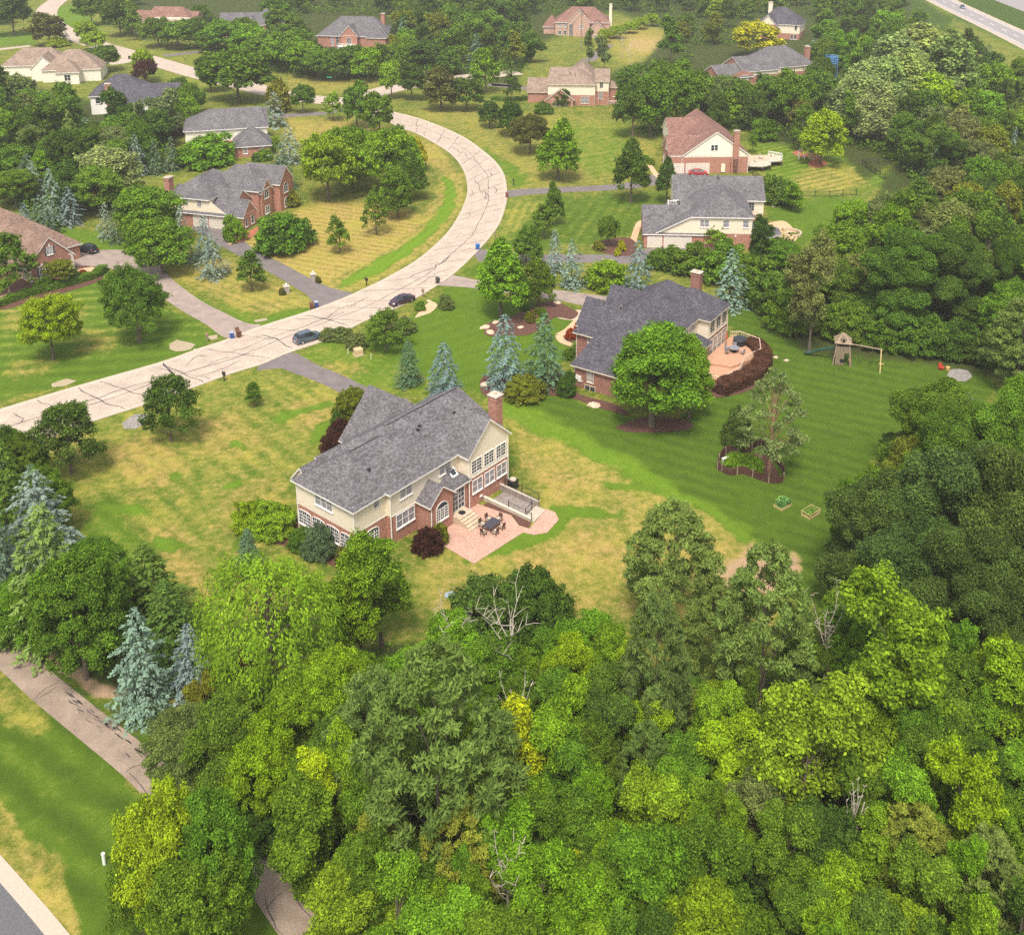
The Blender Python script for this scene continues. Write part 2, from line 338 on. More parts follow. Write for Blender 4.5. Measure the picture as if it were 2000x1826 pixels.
area([(985, 820), (1080, 862), (1230, 935), (1380, 1012), (1510, 1090), (1545, 1150), (1500, 1240), (1300, 1200), (1060, 1200), (860, 1200), (800, 1130), (850, 1080), (1010, 1030), (1060, 960)], .66, .55, 10, ((1100, 1000), (1350, 1080)), 3., .15)
for q in ([(930, 1075), (1000, 1040), (1075, 1010), (1120, 1000), (1090, 1045), (1000, 1080), (910, 1095)], [(1080, 985), (1150, 990), (1220, 1000), (1170, 1012), (1080, 1010)], [(1160, 940), (1260, 945), (1300, 965), (1200, 960)]): area(q, .03, .7, 6)
for q in ([(1010, 1080), (1150, 1050), (1250, 1090), (1150, 1110), (1000, 1120)], [(1300, 1000), (1420, 1060), (1440, 1130), (1330, 1100)], [(1020, 900), (1110, 920), (1100, 980), (1060, 950)]): area(q, .82, .5, 16)
area([(1400, 1115), (1480, 1060), (1540, 1080), (1560, 1110), (1530, 1160), (1430, 1150)], .95, .3, 12, dt=.75)
area([(1540, 1160), (1600, 1180), (1580, 1320), (1500, 1300)], .35, .3, 14)
area([(400, 1240), (470, 1330), (560, 1300), (700, 1260), (760, 1180), (600, 1150)], .25, .2, 12)
# strip between the path and the woods, and the bottom-left lawn
area([(-300, 1190), (60, 1240), (230, 1350), (330, 1380), (330, 1440), (330, 1520), (230, 1440), (120, 1340), (-300, 1180)], .22, .25, 7)
area([(130, 1290), (200, 1330), (260, 1350), (240, 1365), (170, 1345), (60, 1260), (20, 1225)], .5, .2, 8, dt=.8)
area([(-300, 1280), (0, 1310), (60, 1350), (240, 1505), (320, 1580), (420, 1640), (500, 1700), (560, 1826), (560, 2100), (150, 1860), (60, 1750), (-300, 1600)], .10, .3, 7, ((0, 1460), (280, 1660)), 3.1, 1.)
area([(0, 1310), (60, 1350), (100, 1400), (50, 1450), (0, 1400), (-100, 1350)], .5, .4, 16, ((0, 1460), (280, 1660)), 3.1, .7)
area([(0, 1560), (110, 1700), (180, 1826), (120, 1826), (50, 1745), (-20, 1660)], .62, .4, 10)
area([(-30, 1655), (60, 1745), (120, 1826), (106, 1826), (30, 1730), (-30, 1680)], .8, .3, 4, dt=.7)
# upper left
area([(110, 440), (200, 455), (250, 490), (330, 560), (460, 620), (500, 640), (440, 640), (300, 560), (220, 515), (110, 470)], .08, .6, 6)
area([(330, 530), (420, 500), (560, 560), (620, 590), (600, 608), (540, 618), (460, 600), (380, 565)], .68, .5, 8, ((400, 540), (560, 600)), 2.2, .5)
area([(430, 590), (500, 618), (600, 600), (620, 606), (530, 637), (470, 640)], .15, .6, 6)
area([(460, 470), (560, 420), (640, 390), (740, 400), (830, 420), (890, 350), (905, 390), (850, 470), (760, 540), (650, 575), (560, 540), (490, 505)], .9, .55, 8, ((500, 490), (690, 520)), 2., .9)
area([(860, 330), (910, 340), (905, 400), (850, 470), (760, 535), (640, 575), (620, 560), (740, 500), (820, 440), (850, 380)], .7, .5, 5, ((700, 540), (850, 430)), 1.9, .5)
area([(862, 342), (884, 352), (894, 388), (880, 420), (820, 482), (740, 530), (690, 552), (663, 562), (672, 550), (740, 510), (815, 462), (862, 410), (868, 370)], 0, 1., 3.5)
area([(560, 232), (700, 235), (850, 280), (890, 330), (860, 340), (800, 290), (720, 270), (590, 290), (555, 260)], .74, .4, 8)
area([(800, 215), (940, 280), (985, 350), (1000, 370), (1240, 350), (1280, 290), (1200, 235), (1060, 225), (960, 215), (880, 200)], .58, .5, 9, ((1000, 350), (1250, 300)), 3, .2)
area([(930, 280), (1000, 320), (1040, 355), (1005, 368), (985, 345), (940, 300)], .2, .6, 6)
area([(1080, 240), (1230, 240), (1250, 330), (1150, 345), (1120, 290)], .36, .6, 12)
area([(995, 392), (1300, 376), (1320, 420), (1200, 470), (1060, 485), (960, 490), (985, 430)], .18, .35, 8, ((1020, 470), (1100, 380)), 2.4, .5)
area([(1000, 390), (1060, 395), (1010, 450), (965, 490), (975, 440)], .5, .6, 7, ((1000, 460), (1030, 395)), 1.8, .6)
area([(900, 520), (960, 510), (1000, 530), (990, 550), (890, 540)], .15, .4, 6)
area([(1450, 275), (1600, 285), (1690, 330), (1740, 350), (1690, 375), (1560, 380), (1500, 360), (1480, 300)], .22, .6, 8, ((1470, 330), (1600, 300)), 2.4, .9)
area([(1590, 325), (1690, 322), (1700, 362), (1640, 378), (1560, 378), (1550, 350)], .62, .5, 12, ((1560, 360), (1690, 330)), 2.4, .9)
area([(1500, 385), (1690, 385), (1640, 440), (1560, 480), (1510, 440)], .12, .5, 8)
area([(150, 0), (100, 30), (160, 80), (300, 110), (420, 135), (560, 170), (740, 160), (640, 140), (380, 90), (260, 60), (200, 20)], .45, .5, 8)
area([(108, 15), (150, 10), (190, 50), (200, 70), (150, 60), (110, 40)], .05, .7, 5, ((120, 30), (160, 25)), 3, .6)
area([(-200, 60), (60, 65), (70, 85), (-200, 95)], .05, .7, 5)
area([(560, 150), (760, 155), (760, 170), (640, 182), (560, 178)], .62, .4, 6)
area([(270, 120), (400, 160), (520, 195), (560, 215), (330, 190)], .4, .5, 9)
area([(1190, 50), (1320, 50), (1330, 130), (1240, 140), (1180, 90)], .66, .5, 14)
area([(1230, 70), (1290, 75), (1290, 105), (1225, 100)], .95, .4, 10, dt=.4)
area([(1840, -60), (2400, 100), (2400, 240), (1990, 100), (1815, 5), (1780, -30)], .4, .6, 5)
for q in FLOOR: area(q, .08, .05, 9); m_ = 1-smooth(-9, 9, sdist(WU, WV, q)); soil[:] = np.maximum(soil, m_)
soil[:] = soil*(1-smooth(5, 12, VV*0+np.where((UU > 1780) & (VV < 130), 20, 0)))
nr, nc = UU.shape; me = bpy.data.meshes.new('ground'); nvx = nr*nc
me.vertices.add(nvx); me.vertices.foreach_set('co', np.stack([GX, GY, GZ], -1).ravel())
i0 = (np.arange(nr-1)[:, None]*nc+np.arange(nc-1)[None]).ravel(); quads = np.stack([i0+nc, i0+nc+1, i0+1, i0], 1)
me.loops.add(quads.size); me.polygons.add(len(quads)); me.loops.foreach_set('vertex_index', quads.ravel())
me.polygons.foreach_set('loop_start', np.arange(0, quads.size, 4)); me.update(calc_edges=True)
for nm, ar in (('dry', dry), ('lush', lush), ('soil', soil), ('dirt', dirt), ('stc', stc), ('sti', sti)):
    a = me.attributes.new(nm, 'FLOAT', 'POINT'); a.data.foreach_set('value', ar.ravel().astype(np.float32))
gm = bpy.data.materials.new('turf'); gm.use_nodes = True; n = gm.node_tree.nodes; l = gm.node_tree.links; b = n['Principled BSDF']
b.inputs['Roughness'].default_value = .95; b.inputs['Specular IOR Level'].default_value = .1
def att(nm): q = n.new('ShaderNodeAttribute'); q.attribute_name = nm; return q.outputs['Fac']
def noise(sc, det=4, rough=.6, dist=0):
    q = n.new('ShaderNodeTexNoise'); q.inputs['Scale'].default_value = sc; q.inputs['Detail'].default_value = det; q.inputs['Roughness'].default_value = rough; q.inputs['Distortion'].default_value = dist
    g = n.new('ShaderNodeNewGeometry'); l.new(g.outputs['Position'], q.inputs['Vector']); return q.outputs[0]
def mth(op, a, b_=None, c=None, clamp=False):
    q = n.new('ShaderNodeMath'); q.operation = op; q.use_clamp = clamp
    for i, x in enumerate((a, b_, c)):
        if x is None: continue
        if isinstance(x, (int, float)): q.inputs[i].default_value = x
        else: l.new(x, q.inputs[i])
    return q.outputs[0]
def mixc(f, a, b_):
    q = n.new('ShaderNodeMix'); q.data_type = 'RGBA'
    if isinstance(f, (int, float)): q.inputs[0].default_value = f
    else: l.new(f, q.inputs[0])
    for i, x in ((6, a), (7, b_)):
        if isinstance(x, tuple): q.inputs[i].default_value = (*x, 1)
        else: l.new(x, q.inputs[i])
    return q.outputs[2]
def sstep(x, lo, hi):
    q = n.new('ShaderNodeMapRange'); q.interpolation_type = 'SMOOTHSTEP'; q.inputs[1].default_value = lo; q.inputs[2].default_value = hi; l.new(x, q.inputs[0]); return q.outputs[0]
sn = mth('SINE', mth('MULTIPLY', mth('ADD', att('stc'), mth('MULTIPLY', noise(.22, 3), 1.3)), 2.856)); strp = mth('MULTIPLY', mth('MULTIPLY', sn, att('sti')), sstep(noise(.13, 3), .3, .55))
n1 = noise(.16, 5, .62, .8); n2 = noise(1.1, 6, .7); n3 = mth('ADD', mth('MULTIPLY', noise(5., 5, .8), .55), mth('MULTIPLY', noise(15., 3, .8), .45)); n4 = noise(.45, 5, .6, 1.)
dsum = mth('ADD', mth('ADD', mth('MULTIPLY', mth('SUBTRACT', n1, .5), .8), mth('MULTIPLY', mth('SUBTRACT', n4, .5), .8)), mth('ADD', mth('MULTIPLY', mth('SUBTRACT', n2, .5), 1.25), att('dry')))
dsum = mth('ADD', dsum, mth('MULTIPLY', strp, .16)); dsum = mth('ADD', dsum, mth('MULTIPLY', mth('SUBTRACT', n3, .5), 1.1))
dsum = mth('MULTIPLY', dsum, sstep(att('dry'), .0, .16))
dfac = sstep(dsum, .12, 1.05)
lfac = mth('ADD', att('lush'), mth('ADD', mth('MULTIPLY', strp, .10), mth('MULTIPLY', mth('SUBTRACT', n4, .5), .5)), clamp=True)
green = mixc(lfac, (.043, .076, .008), (.125, .215, .014))
tan = mixc(sstep(n2, .3, .7), (.30, .215, .055), (.40, .27, .095)); tan = mixc(sstep(n1, .35, .7), tan, (.31, .265, .05))
colr = mixc(dfac, green, tan)
dirtf = mth('MULTIPLY', att('dirt'), sstep(mth('ADD', n4, mth('MULTIPLY', att('dirt'), .45)), .5, .8)); colr = mixc(dirtf, colr, (.40, .26, .18))
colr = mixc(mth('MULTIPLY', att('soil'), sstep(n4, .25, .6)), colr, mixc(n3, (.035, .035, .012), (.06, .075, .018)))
sc_ = n.new('ShaderNodeVectorMath'); sc_.operation = 'SCALE'; l.new(colr, sc_.inputs[0])
br_ = mth('ADD', mth('ADD', .1, mth('MULTIPLY', n3, 1.55)), mth('ADD', mth('MULTIPLY', n2, .26), mth('MULTIPLY', strp, .07))); l.new(br_, sc_.inputs['Scale']); l.new(sc_.outputs[0], b.inputs['Base Color'])
bp = n.new('ShaderNodeBump'); bp.inputs['Strength'].default_value = .6; bp.inputs['Distance'].default_value = .12; l.new(n3, bp.inputs['Height']); l.new(bp.outputs[0], b.inputs['Normal'])
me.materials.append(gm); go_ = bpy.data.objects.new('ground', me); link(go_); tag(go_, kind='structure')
# ------------------------------------------------------------- roads
def up(p, z): return Vector((p[0], p[1], float(terr(p[0], p[1]))+z))
def strip(name, pts, width, m, z, taper=None, world=False, step=1.2, kind='structure', vt=0.):
    P = cat_rom([p if world else G(*p) for p in pts], step); mb = MB(); L = len(P); vs = []
    for i, p in enumerate(P):
        d = (P[min(i+1, L-1)]-P[max(i-1, 0)]); d.z = 0; d.normalize(); nn = Vector((-d.y, d.x, 0))
        wd = width if not hasattr(width, '__len__') else np.interp(i/(L-1), np.linspace(0, 1, len(width)), width)
        vs += [up(p+nn*wd/2, z), up(p-nn*wd/2, z)]
    mb.raw(vs, [(2*i, 2*i+1, 2*i+3, 2*i+2) for i in range(L-1)])
    if vt:
        lo = [(v[0], v[1], v[2]-vt) for v in vs]
        mb.raw(vs+lo, [(2*i, 2*i+2, 2*L+2*i+2, 2*L+2*i) for i in range(L-1)]+[(2*i+3, 2*i+1, 2*L+2*i+1, 2*L+2*i+3) for i in range(L-1)])
    o = mb.build(name, m); tag(o, kind=kind); return P
ROADM = mat('road_concrete', (.40, .32, .255), .9, .10, 3., .15, (.46, .37, .30), big=.13, bigscale=.4, det=8)
ASPH = mat('driveway_asphalt', (.165, .14, .135), .92, .16, 6., .2, big=.14, bigscale=.5, det=8)
ASPH2 = mat('worn_asphalt', (.30, .235, .20), .92, .14, 5., .2, big=.16, bigscale=.6, det=8)
ASPH3 = mat('path_asphalt', (.27, .205, .155), .92, .20, 7., .3, big=.2, bigscale=.5, det=9)
TAR = mat('crack_sealer', (.085, .07, .07), .7, .3, 9.)
KERB = mat('kerb_concrete', (.46, .38, .30), .9, .08, 4., .1)
N_ = [(-260, 882), (-120, 843), (0, 802.5), (175, 750), (315, 710), (385, 685), (437, 668), (507, 641), (595, 613), (640, 597), (687, 578), (756, 545), (816, 510), (861, 472), (891, 436), (912.6, 391), (915.6, 361), (906.6, 331), (885.5, 303.6), (855, 282.5), (816, 261.4), (789, 252), (755, 237), (720, 228), (690, 222)]
S_ = [(-220, 948), (-60, 905), (56, 867), (122, 844), (185, 820), (273, 792), (378, 755), (455, 727), (511, 710), (560, 689), (647, 659), (711, 626), (775, 600), (831, 570), (882.5, 535.5), (921.7, 499), (952, 466), (973, 436), (985, 400), (987, 373), (982, 343), (967, 319), (940, 294.6), (900.6, 267.5), (846, 243), (801, 228), (771, 221), (745, 212), (722, 200), (705, 190)]
def resamp(P, n):
    P = cat_rom([G(*p) for p in P], 1.); d = np.cumsum([0]+[(b-a).length for a, b in zip(P, P[1:])]); A = np.array([list(p) for p in P]); t = np.linspace(0, d[-1], n)
    return [Vector([np.interp(x, d, A[:, k]) for k in range(3)]) for x in t]
ne, se = resamp(N_, 240), resamp(S_, 240)
rd = MB(); rd.raw([up(p, .03) for q in zip(ne, se) for p in q], [(2*i+1, 2*i+3, 2*i+2, 2*i) for i in range(239)]); tag(rd.build('road', ROADM), kind='structure')
def kerb(name, P, side=1):
    vs = []; fs = []; L = len(P)
    for i, p in enumerate(P):
        d = (P[min(i+1, L-1)]-P[max(i-1, 0)]); d.z = 0; d.normalize(); nn = Vector((-d.y, d.x, 0))*side
        vs += [up(p+nn*.38, .0), up(p+nn*.38, .11), up(p+nn*.12, .12), up(p-nn*.02, .035), up(p-nn*.30, .036), up(p-nn*.30, .0)]
    for i in range(L-1): fs += [(6*i+k, 6*i+6+k, 6*i+7+k, 6*i+1+k) for k in range(5)]
    tag(MB().raw(vs, fs).build(name, KERB), kind='structure')
kerb('kerb', ne, 1); kerb('kerb', se, -1)
strip('road', [(150, -30), (114, 0), (95, 16), (90, 32), (104, 48), (146, 72), (190, 88), (228, 99), (305, 121), (390, 146), (480, 168), (560, 187), (640, 197), (700, 196), (734, 182), (790, 168), (850, 158), (930, 150), (1010, 141)], 9.6, ROADM, .022)
def crack(pts, wd=.16, jit=.22):
    """a wandering sealed crack on the concrete"""
    P = [G(*p) for p in pts]; out = []
    for a, b2 in zip(P, P[1:]):
        k = max(2, int((b2-a).length/1.1))
        for i in range(k):
            q = a.lerp(b2, i/k)
            if i or not out: q = q+Vector((random.gauss(0, jit), random.gauss(0, jit), 0))
            out.append(q)
    out.append(P[-1]); vs = []
    for i, p in enumerate(out):
        d = (out[min(i+1, len(out)-1)]-out[max(i-1, 0)]); d.z = 0; d.normalize(); nn = Vector((-d.y, d.x, 0)); w2 = wd*random.uniform(.35, .8)/2*(.4 if i in (0, len(out)-1) else 1)
        vs += [up(p+nn*w2, .042), up(p-nn*w2, .042)]
    return vs
random.seed(3); ck = MB()
def addc(v): ck.raw(v, [(2*i, 2*i+1, 2*i+3, 2*i+2) for i in range(len(v)//2-1)])
mid = [(a+b2)/2 for a, b2 in zip(ne, se)]
def addw(P, wd): 
    vs = []
    for i, p in enumerate(P):
        d = (P[min(i+1, len(P)-1)]-P[max(i-1, 0)]); d.z = 0; d.normalize(); nn = Vector((-d.y, d.x, 0)); w2 = wd*random.uniform(.3, .85)/2
        vs += [up(p+nn*w2, .042), up(p-nn*w2, .042)]
    addc(vs)
cm = []
for i in range(18, 238):
    q = mid[i].lerp(se[i], .12+.05*math.sin(i*.3)) + Vector((random.gauss(0, .07), random.gauss(0, .07), 0)); cm.append(q)
addw(cm, .2)
i = 22
while i < 236:      # slab joints across the road
    k = .95 if random.random() < .8 else .5
    P = [ne[i].lerp(se[i], t*k+.02) + Vector((random.gauss(0, .10), random.gauss(0, .10), 0)) for t in np.linspace(0, 1, 9)]; addw(P, .13 if random.random() < .6 else .2)
    if random.random() < .5:
        t0 = random.uniform(.1, .8); a = ne[i].lerp(se[i], t0); L2 = random.randint(2, 6); P = [ne[min(238, i+j)].lerp(se[min(238, i+j)], t0+random.gauss(0, .02)) for j in range(L2)]
        if len(P) > 1: addw(P, .13)
    i += random.randint(4, 9)
for pts, wd in (([(155, 757), (172, 770), (190, 778), (205, 788), (245, 800)], .28), ([(0, 837), (40, 826), (90, 812), (160, 788), (190, 778), (250, 757), (300, 741)], .24), ([(315, 709), (332, 725), (348, 741)], .5), ([(325, 716), (356, 728), (380, 740), (398, 748)], .28), ([(360, 719), (372, 706), (388, 695), (402, 697)], .2), ([(510, 652), (540, 662), (558, 676), (572, 680)], .3),
                ([(440, 690), (480, 680), (520, 662), (590, 640), (650, 615)], .2), ([(378, 738), (430, 722), (470, 705)], .2), ([(400, 715), (440, 700), (500, 690)], .16), ([(30, 806), (46, 818), (40, 826)], .22), ([(595, 617), (630, 622), (660, 630), (682, 636)], .3), ([(720, 580), (700, 590), (660, 605), (640, 622)], .22),
                ([(925, 350), (935, 362), (940, 380), (946, 372), (950, 390)], .25), ([(955, 335), (962, 345)], .3), ([(965, 365), (970, 380)], .25), ([(790, 545), (830, 530), (862, 515), (880, 500)], .3), ([(815, 560), (850, 535), (890, 520)], .2), ([(905, 300), (915, 310), (935, 318)], .25), ([(880, 285), (900, 300), (918, 296)], .2)):
    addc(crack(pts, wd, .16))
tag(ck.build('road_cracks', TAR), kind='structure')
# driveways: (pixels along the middle, widths, material)
DRV = [([(515, 702), (560, 705), (600, 722), (650, 742), (690, 762), (730, 785), (765, 800)], [7.5, 4.4, 3.6, 3.6, 3.6, 5, 7], ASPH),
       ([(492, 650), (462, 645), (420, 622), (372, 596), (330, 566), (275, 525), (225, 505), (160, 508), (120, 520)], [6.5, 4.6, 4.3, 4.3, 4.4, 5.2, 7.5, 9, 8], ASPH2),
       ([(665, 590), (630, 573), (590, 552), (540, 524), (490, 498), (452, 474), (432, 455), (410, 442), (380, 440)], [8.5, 4.6, 4., 4., 4., 4., 5, 7, 7], ASPH),
       ([(982, 380), (1030, 375), (1100, 371), (1200, 366), (1260, 358), (1310, 345), (1370, 341)], [5, 4.2, 4.1, 4.1, 5, 8, 8], ASPH),
       ([(928, 500), (965, 498), (1040, 505), (1130, 505), (1200, 506), (1250, 503), (1290, 497), (1420, 498)], [6.5, 4.6, 4.2, 4.2, 5, 7, 8, 8], ASPH),
       ([(868, 547), (905, 552), (960, 560), (1030, 570), (1100, 578), (1170, 590), (1210, 595)], [5.5, 3.8, 3.4, 3.6, 4.2, 5, 6], ASPH2),
       ([(672, 212), (640, 221), (560, 226), (530, 228)], [5, 4, 4, 6], ASPH), ([(320, 110), (400, 101), (470, 98)], [5, 5, 5], ASPH), ([(1010, 168), (960, 166), (1050, 175)][::-1], [5, 4, 4], ASPH),
       ([(290, 55), (310, 60), (345, 62)], [8, 9, 7], ASPH), ([(255, 112), (240, 122), (215, 125)], [6, 5, 5], ROADM), ([(60, 90), (0, 97), (-80, 108)], 4., ROADM), ([(1150, 120), (1180, 95), (1190, 88)], 4, ASPH)]
for pts, wd, m in DRV: strip('driveway', pts, wd, m, .014)
P = strip('cycle_path', [(-120, 1180), (0, 1266), (92, 1347), (188, 1425), (271, 1493), (340, 1560), (430, 1640), (510, 1705), (562, 1775), (610, 1840), (680, 1930), (760, 2030)], 2.95, ASPH3, .03)
ck = MB()
for pts in ([(115, 1332), (88, 1345), (70, 1362)], [(108, 1341), (95, 1353), (73, 1365)], [(297, 1480), (280, 1490), (262, 1497), (246, 1507)], [(250, 1508), (270, 1528), (285, 1548), (305, 1570)], [(560, 1737), (540, 1750), (520, 1775)], [(566, 1740), (590, 1775), (625, 1810), (640, 1830)], [(516, 1750), (535, 1800), (553, 1826)]): addc(crack(pts, .12, .06))
for k in range(26):
    t = random.random(); a = Vector((92, 1347)).lerp(Vector((290, 1500)), t) + Vector((random.uniform(-5, 40), random.uniform(-25, 12))); 
    if True: addc(crack([a[:], (a.x+random.uniform(6, 18), a.y+random.uniform(3, 12))], random.uniform(.08, .3), .05))
for k in range(34):
    t = random.random(); a = Vector((122, 1336)).lerp(Vector((372, 1546)), t)-Vector((random.uniform(2, 10), -2)); addc(crack([a[:], (a.x+12, a.y+9.5)], random.uniform(.1, .35), .04))
tag(ck.build('path_cracks', TAR), kind='structure')
strip('kerb', [(-120, 1560), (0, 1696), (80, 1787), (112, 1826), (180, 1905), (260, 2000)], 1.15, KERB, .05, vt=.08)
strip('road', [(-500, 1500), (-330, 1700), (-170, 1900), (0, 2100), (120, 2240)], 15., mat('street_asphalt', (.115, .115, .12), .9, .25, 9., .3, det=8), .02)
HW = mat('highway_asphalt', (.27, .245, .24), .9, .06, 2.); LINE = mat('road_paint', (.75, .72, .66), .7, .05)
hx = [(1790, -25), (1842, 3), (1905, 33), (1975, 66), (2060, 108), (2200, 180)]; strip('highway', hx, 15, HW, .02, step=6)
hP = cat_rom([G(*p) for p in hx], 3.)
ln = MB()
def off(P, o, a, b2, wd):
    vs = []
    for i, p in enumerate(P[a:b2]):
        j = a+i; d = (P[min(j+1, len(P)-1)]-P[max(j-1, 0)]); d.z = 0; d.normalize(); nn = Vector((-d.y, d.x, 0)); vs += [up(p+nn*(o+wd/2), .03), up(p+nn*(o-wd/2), .03)]
    if len(vs) > 2: ln.raw(vs, [(2*i, 2*i+1, 2*i+3, 2*i+2) for i in range(len(vs)//2-1)])
off(hP, 4.6, 0, len(hP), .3); off(hP, -4.6, 0, len(hP), .3)
for i in range(0, len(hP)-3, 5): off(hP, .0, i, i+3, .3)
tag(ln.build('lane_markings', LINE), kind='structure')
for o in (6.6, -6.6):
    strip('road_shoulder', [hP[i]+(hP[min(i+1, len(hP)-1)]-hP[max(i-1, 0)]).cross(Vector((0, 0, 1))).normalized()*o for i in range(0, len(hP), 4)], 2.4, ROADM, .026, world=True, step=8)
strip('highway', [(1900, -26), (1990, 8), (2100, 50), (2200, 90)], 15, HW, .02, step=6)
strip('grass_strip', [(1800, -40), (1815, -32)], 1, gm, -.5) if False else None
# beds, gravel, stone
PZ = [0]
def patch(name, pts, m, z=.02, h=0, world=False, kind='structure', smoothn=1.):
    PZ[0] += 1; z += PZ[0] % 9*.003
    P = [p if world else G(*p) for p in pts]; Q = cat_rom(P+[P[0]], smoothn)[:-1] if smoothn else P
    mb = MB(); n_ = len(Q); tp = [up(p, z+h) for p in Q]; mb.poly(tp)
    if h: lo = [up(p, 0) for p in Q]; mb.raw(lo+tp, [(i, (i+1) % n_, n_+(i+1) % n_, n_+i) for i in range(n_)])
    o = mb.build(name, m)
    if o.data.polygons[0].normal.z < 0: o.data.flip_normals()
    return tag(o, kind=kind) if kind else o
MULCH = mat('bark_mulch', (.085, .038, .028), .95, .4, 8., .4, (.12, .055, .04)); MULCHR = mat('red_mulch', (.36, .12, .07), .95, .3, 6., .3)
GRAV = mat('gravel', (.36, .29, .19), .95, .3, 9., .4); GRAV2 = mat('grey_gravel', (.25, .225, .205), .95, .35, 9., .4, big=.2, bigscale=1.5)
TANP = mat('tan_paving', (.56, .37, .22), .9, .15, 4., .1)
for pts in ([(331, 672), (345, 664), (362, 668), (382, 673), (372, 683), (345, 687), (332, 683)], [(405, 657), (425, 654), (424, 662), (412, 665)], [(100, 750), (130, 740), (150, 744), (128, 754), (102, 757)], [(495, 626), (520, 622), (523, 626), (500, 630)]): patch('gravel_patch', pts, GRAV)
patch('gravel_patch', [(238, 828), (262, 810), (285, 808), (288, 822), (265, 838), (243, 838)], GRAV2)
patch('gravel_patch', [(1848, 738), (1858, 722), (1890, 724), (1898, 738), (1885, 746), (1862, 744)], GRAV2, .03)
patch('mulch_bed', [(945, 652), (952, 632), (990, 622), (1040, 600), (1080, 588), (1110, 600), (1130, 612), (1115, 625), (1085, 620), (1060, 640), (1030, 655), (990, 655), (960, 658)], MULCH, .03)
patch('mulch_bed', [(937, 745), (945, 735), (990, 740), (1060, 735), (1100, 725), (1120, 765), (1200, 790), (1230, 812), (1180, 800), (1100, 775), (1000, 775), (950, 775), (938, 760)], MULCH, .03)
patch('mulch_bed', [(1098, 655), (1118, 640), (1140, 640), (1135, 680), (1105, 675)], MULCH, .03)
patch('mulch_bed', [(1200, 835), (1260, 815), (1340, 820), (1350, 838), (1280, 845), (1220, 843)], MULCH, .03)
patch('mulch_bed', [(0, 575), (50, 540), (150, 520), (190, 525), (200, 545), (150, 565), (60, 590), (0, 605)], MULCH, .03)
patch('mulch_bed', [(635, 850), (690, 780), (720, 765), (700, 830), (650, 880)], MULCH, .03)
patch('mulch_bed', [(455, 1030), (560, 990), (590, 1030), (640, 1070), (700, 1115), (690, 1130), (600, 1080), (470, 1045)], MULCH, .03)
patch('mulch_bed', [(808, 1060), (870, 1015), (885, 1035), (870, 1060), (815, 1075)], MULCH, .035)
patch('mulch_bed', [(1365, 775), (1400, 740), (1490, 690), (1480, 750), (1420, 775)], MULCH, .03)
patch('mulch_bed', [(448, 468), (480, 455), (510, 440), (520, 430), (515, 450), (480, 470), (455, 475)], MULCHR, .03)
patch('mulch_bed', [(1155, 485), (1180, 470), (1225, 465), (1245, 480), (1230, 500), (1180, 495)], MULCH, .03)
for q in ([(1547, 300), (1560, 293), (1590, 296), (1600, 303), (1585, 308), (1560, 306)], [(1577, 318), (1590, 312), (1608, 313), (1615, 321), (1600, 328), (1582, 326)]): patch('mulch_bed', q, MULCHR, .03)
strip('garden_path', [(1092, 655), (1110, 645), (1128, 628), (1140, 622)], 1.4, TANP, .035, step=.5)
strip('garden_path', [(1090, 655), (1100, 668), (1125, 676), (1138, 680)], 1.2, TANP, .036, step=.5)
strip('garden_path', [(1232, 492), (1240, 460), (1248, 438), (1256, 432)], 1.3, TANP, .035, step=.6)
strip('garden_path', [(1262, 310), (1270, 325), (1280, 340), (1288, 348)], 1.3, TANP, .035, step=.6)
strip('garden_path', [(448, 478), (475, 463), (505, 450), (520, 438)], 1.2, TANP, .035, step=.5)
patch('garden_path', [(1028, 560), (1048, 556), (1050, 562), (1032, 566)], GRAV, .02)
patch('garden_path', [(1085, 610), (1145, 606), (1140, 626), (1090, 622)], STONE, .03)
patch('garden_path', [(840, 588), (855, 596), (840, 612), (822, 618), (810, 622), (822, 606)], TANP, .03)
patch('garden_path', [(150, 528), (178, 522), (188, 528), (170, 545), (155, 550)], TANP, .03); patch('garden_path', [(-20, 590), (15, 575), (10, 592), (-20, 600)], TANP, .03)
patch('garden_path', [(1345, 770), (1375, 758), (1378, 772), (1352, 786)], STONE, .03)
for i, (u, v) in enumerate([(1493, 697), (1515, 698), (1536, 704)]): patch('stepping_stone', [(u-6, v), (u, v-3), (u+6, v), (u+1, v+3)], STONE, .01, .03, smoothn=.4)
patch('fire_pit_ring_ground', [(868, 1162), (878, 1155), (892, 1160), (884, 1170), (872, 1170)], mat('bare_dirt', (.34, .24, .14), .95, .2, 5.), .02) if False else None
# ------------------------------------------------------------- houses
def lv(h, *p): return h.e.matrix_world @ Vector(p)
ox, oy, ang = -18.82, 101.01, 51
h1 = h = House('house', 'large brick and cream house with grey shingle roof and patio, nearest the camera', ox, oy, ang, side=CREAM)
h.block(0, 5, 0, 9.3, -.1, 3.3, 6.55, 'hip', 3.1, ins=(3.6, .1))
h.r.v.clear(); h.r.f.clear(); h.t.v.clear(); h.t.f.clear()
h.custom([(-.45, -.45, 6.3), (9, -.45, 6.3), (9, 9.75, 6.3), (-.45, 9.75, 6.3), (3.6, 4.65, 9.75), (9, 4.65, 9.75)], [(0, 1, 5, 4), (2, 3, 4, 5), (3, 0, 4)])
h.block(4.6, 22.6, -.7, 10.7, -.9, 3.3, 6.55, 'hip', 3.65, ins=(5., .9))
h.block(15.55, 22.35, -2.25, 5, -.9, 3.3, 6.5, 'gy', 3.1, go=.35)
h.block(8.7, 12.3, -2.7, 0, -.8, 3.0, 3.55, 'gy', 1.5, gm='b', o=.35); 
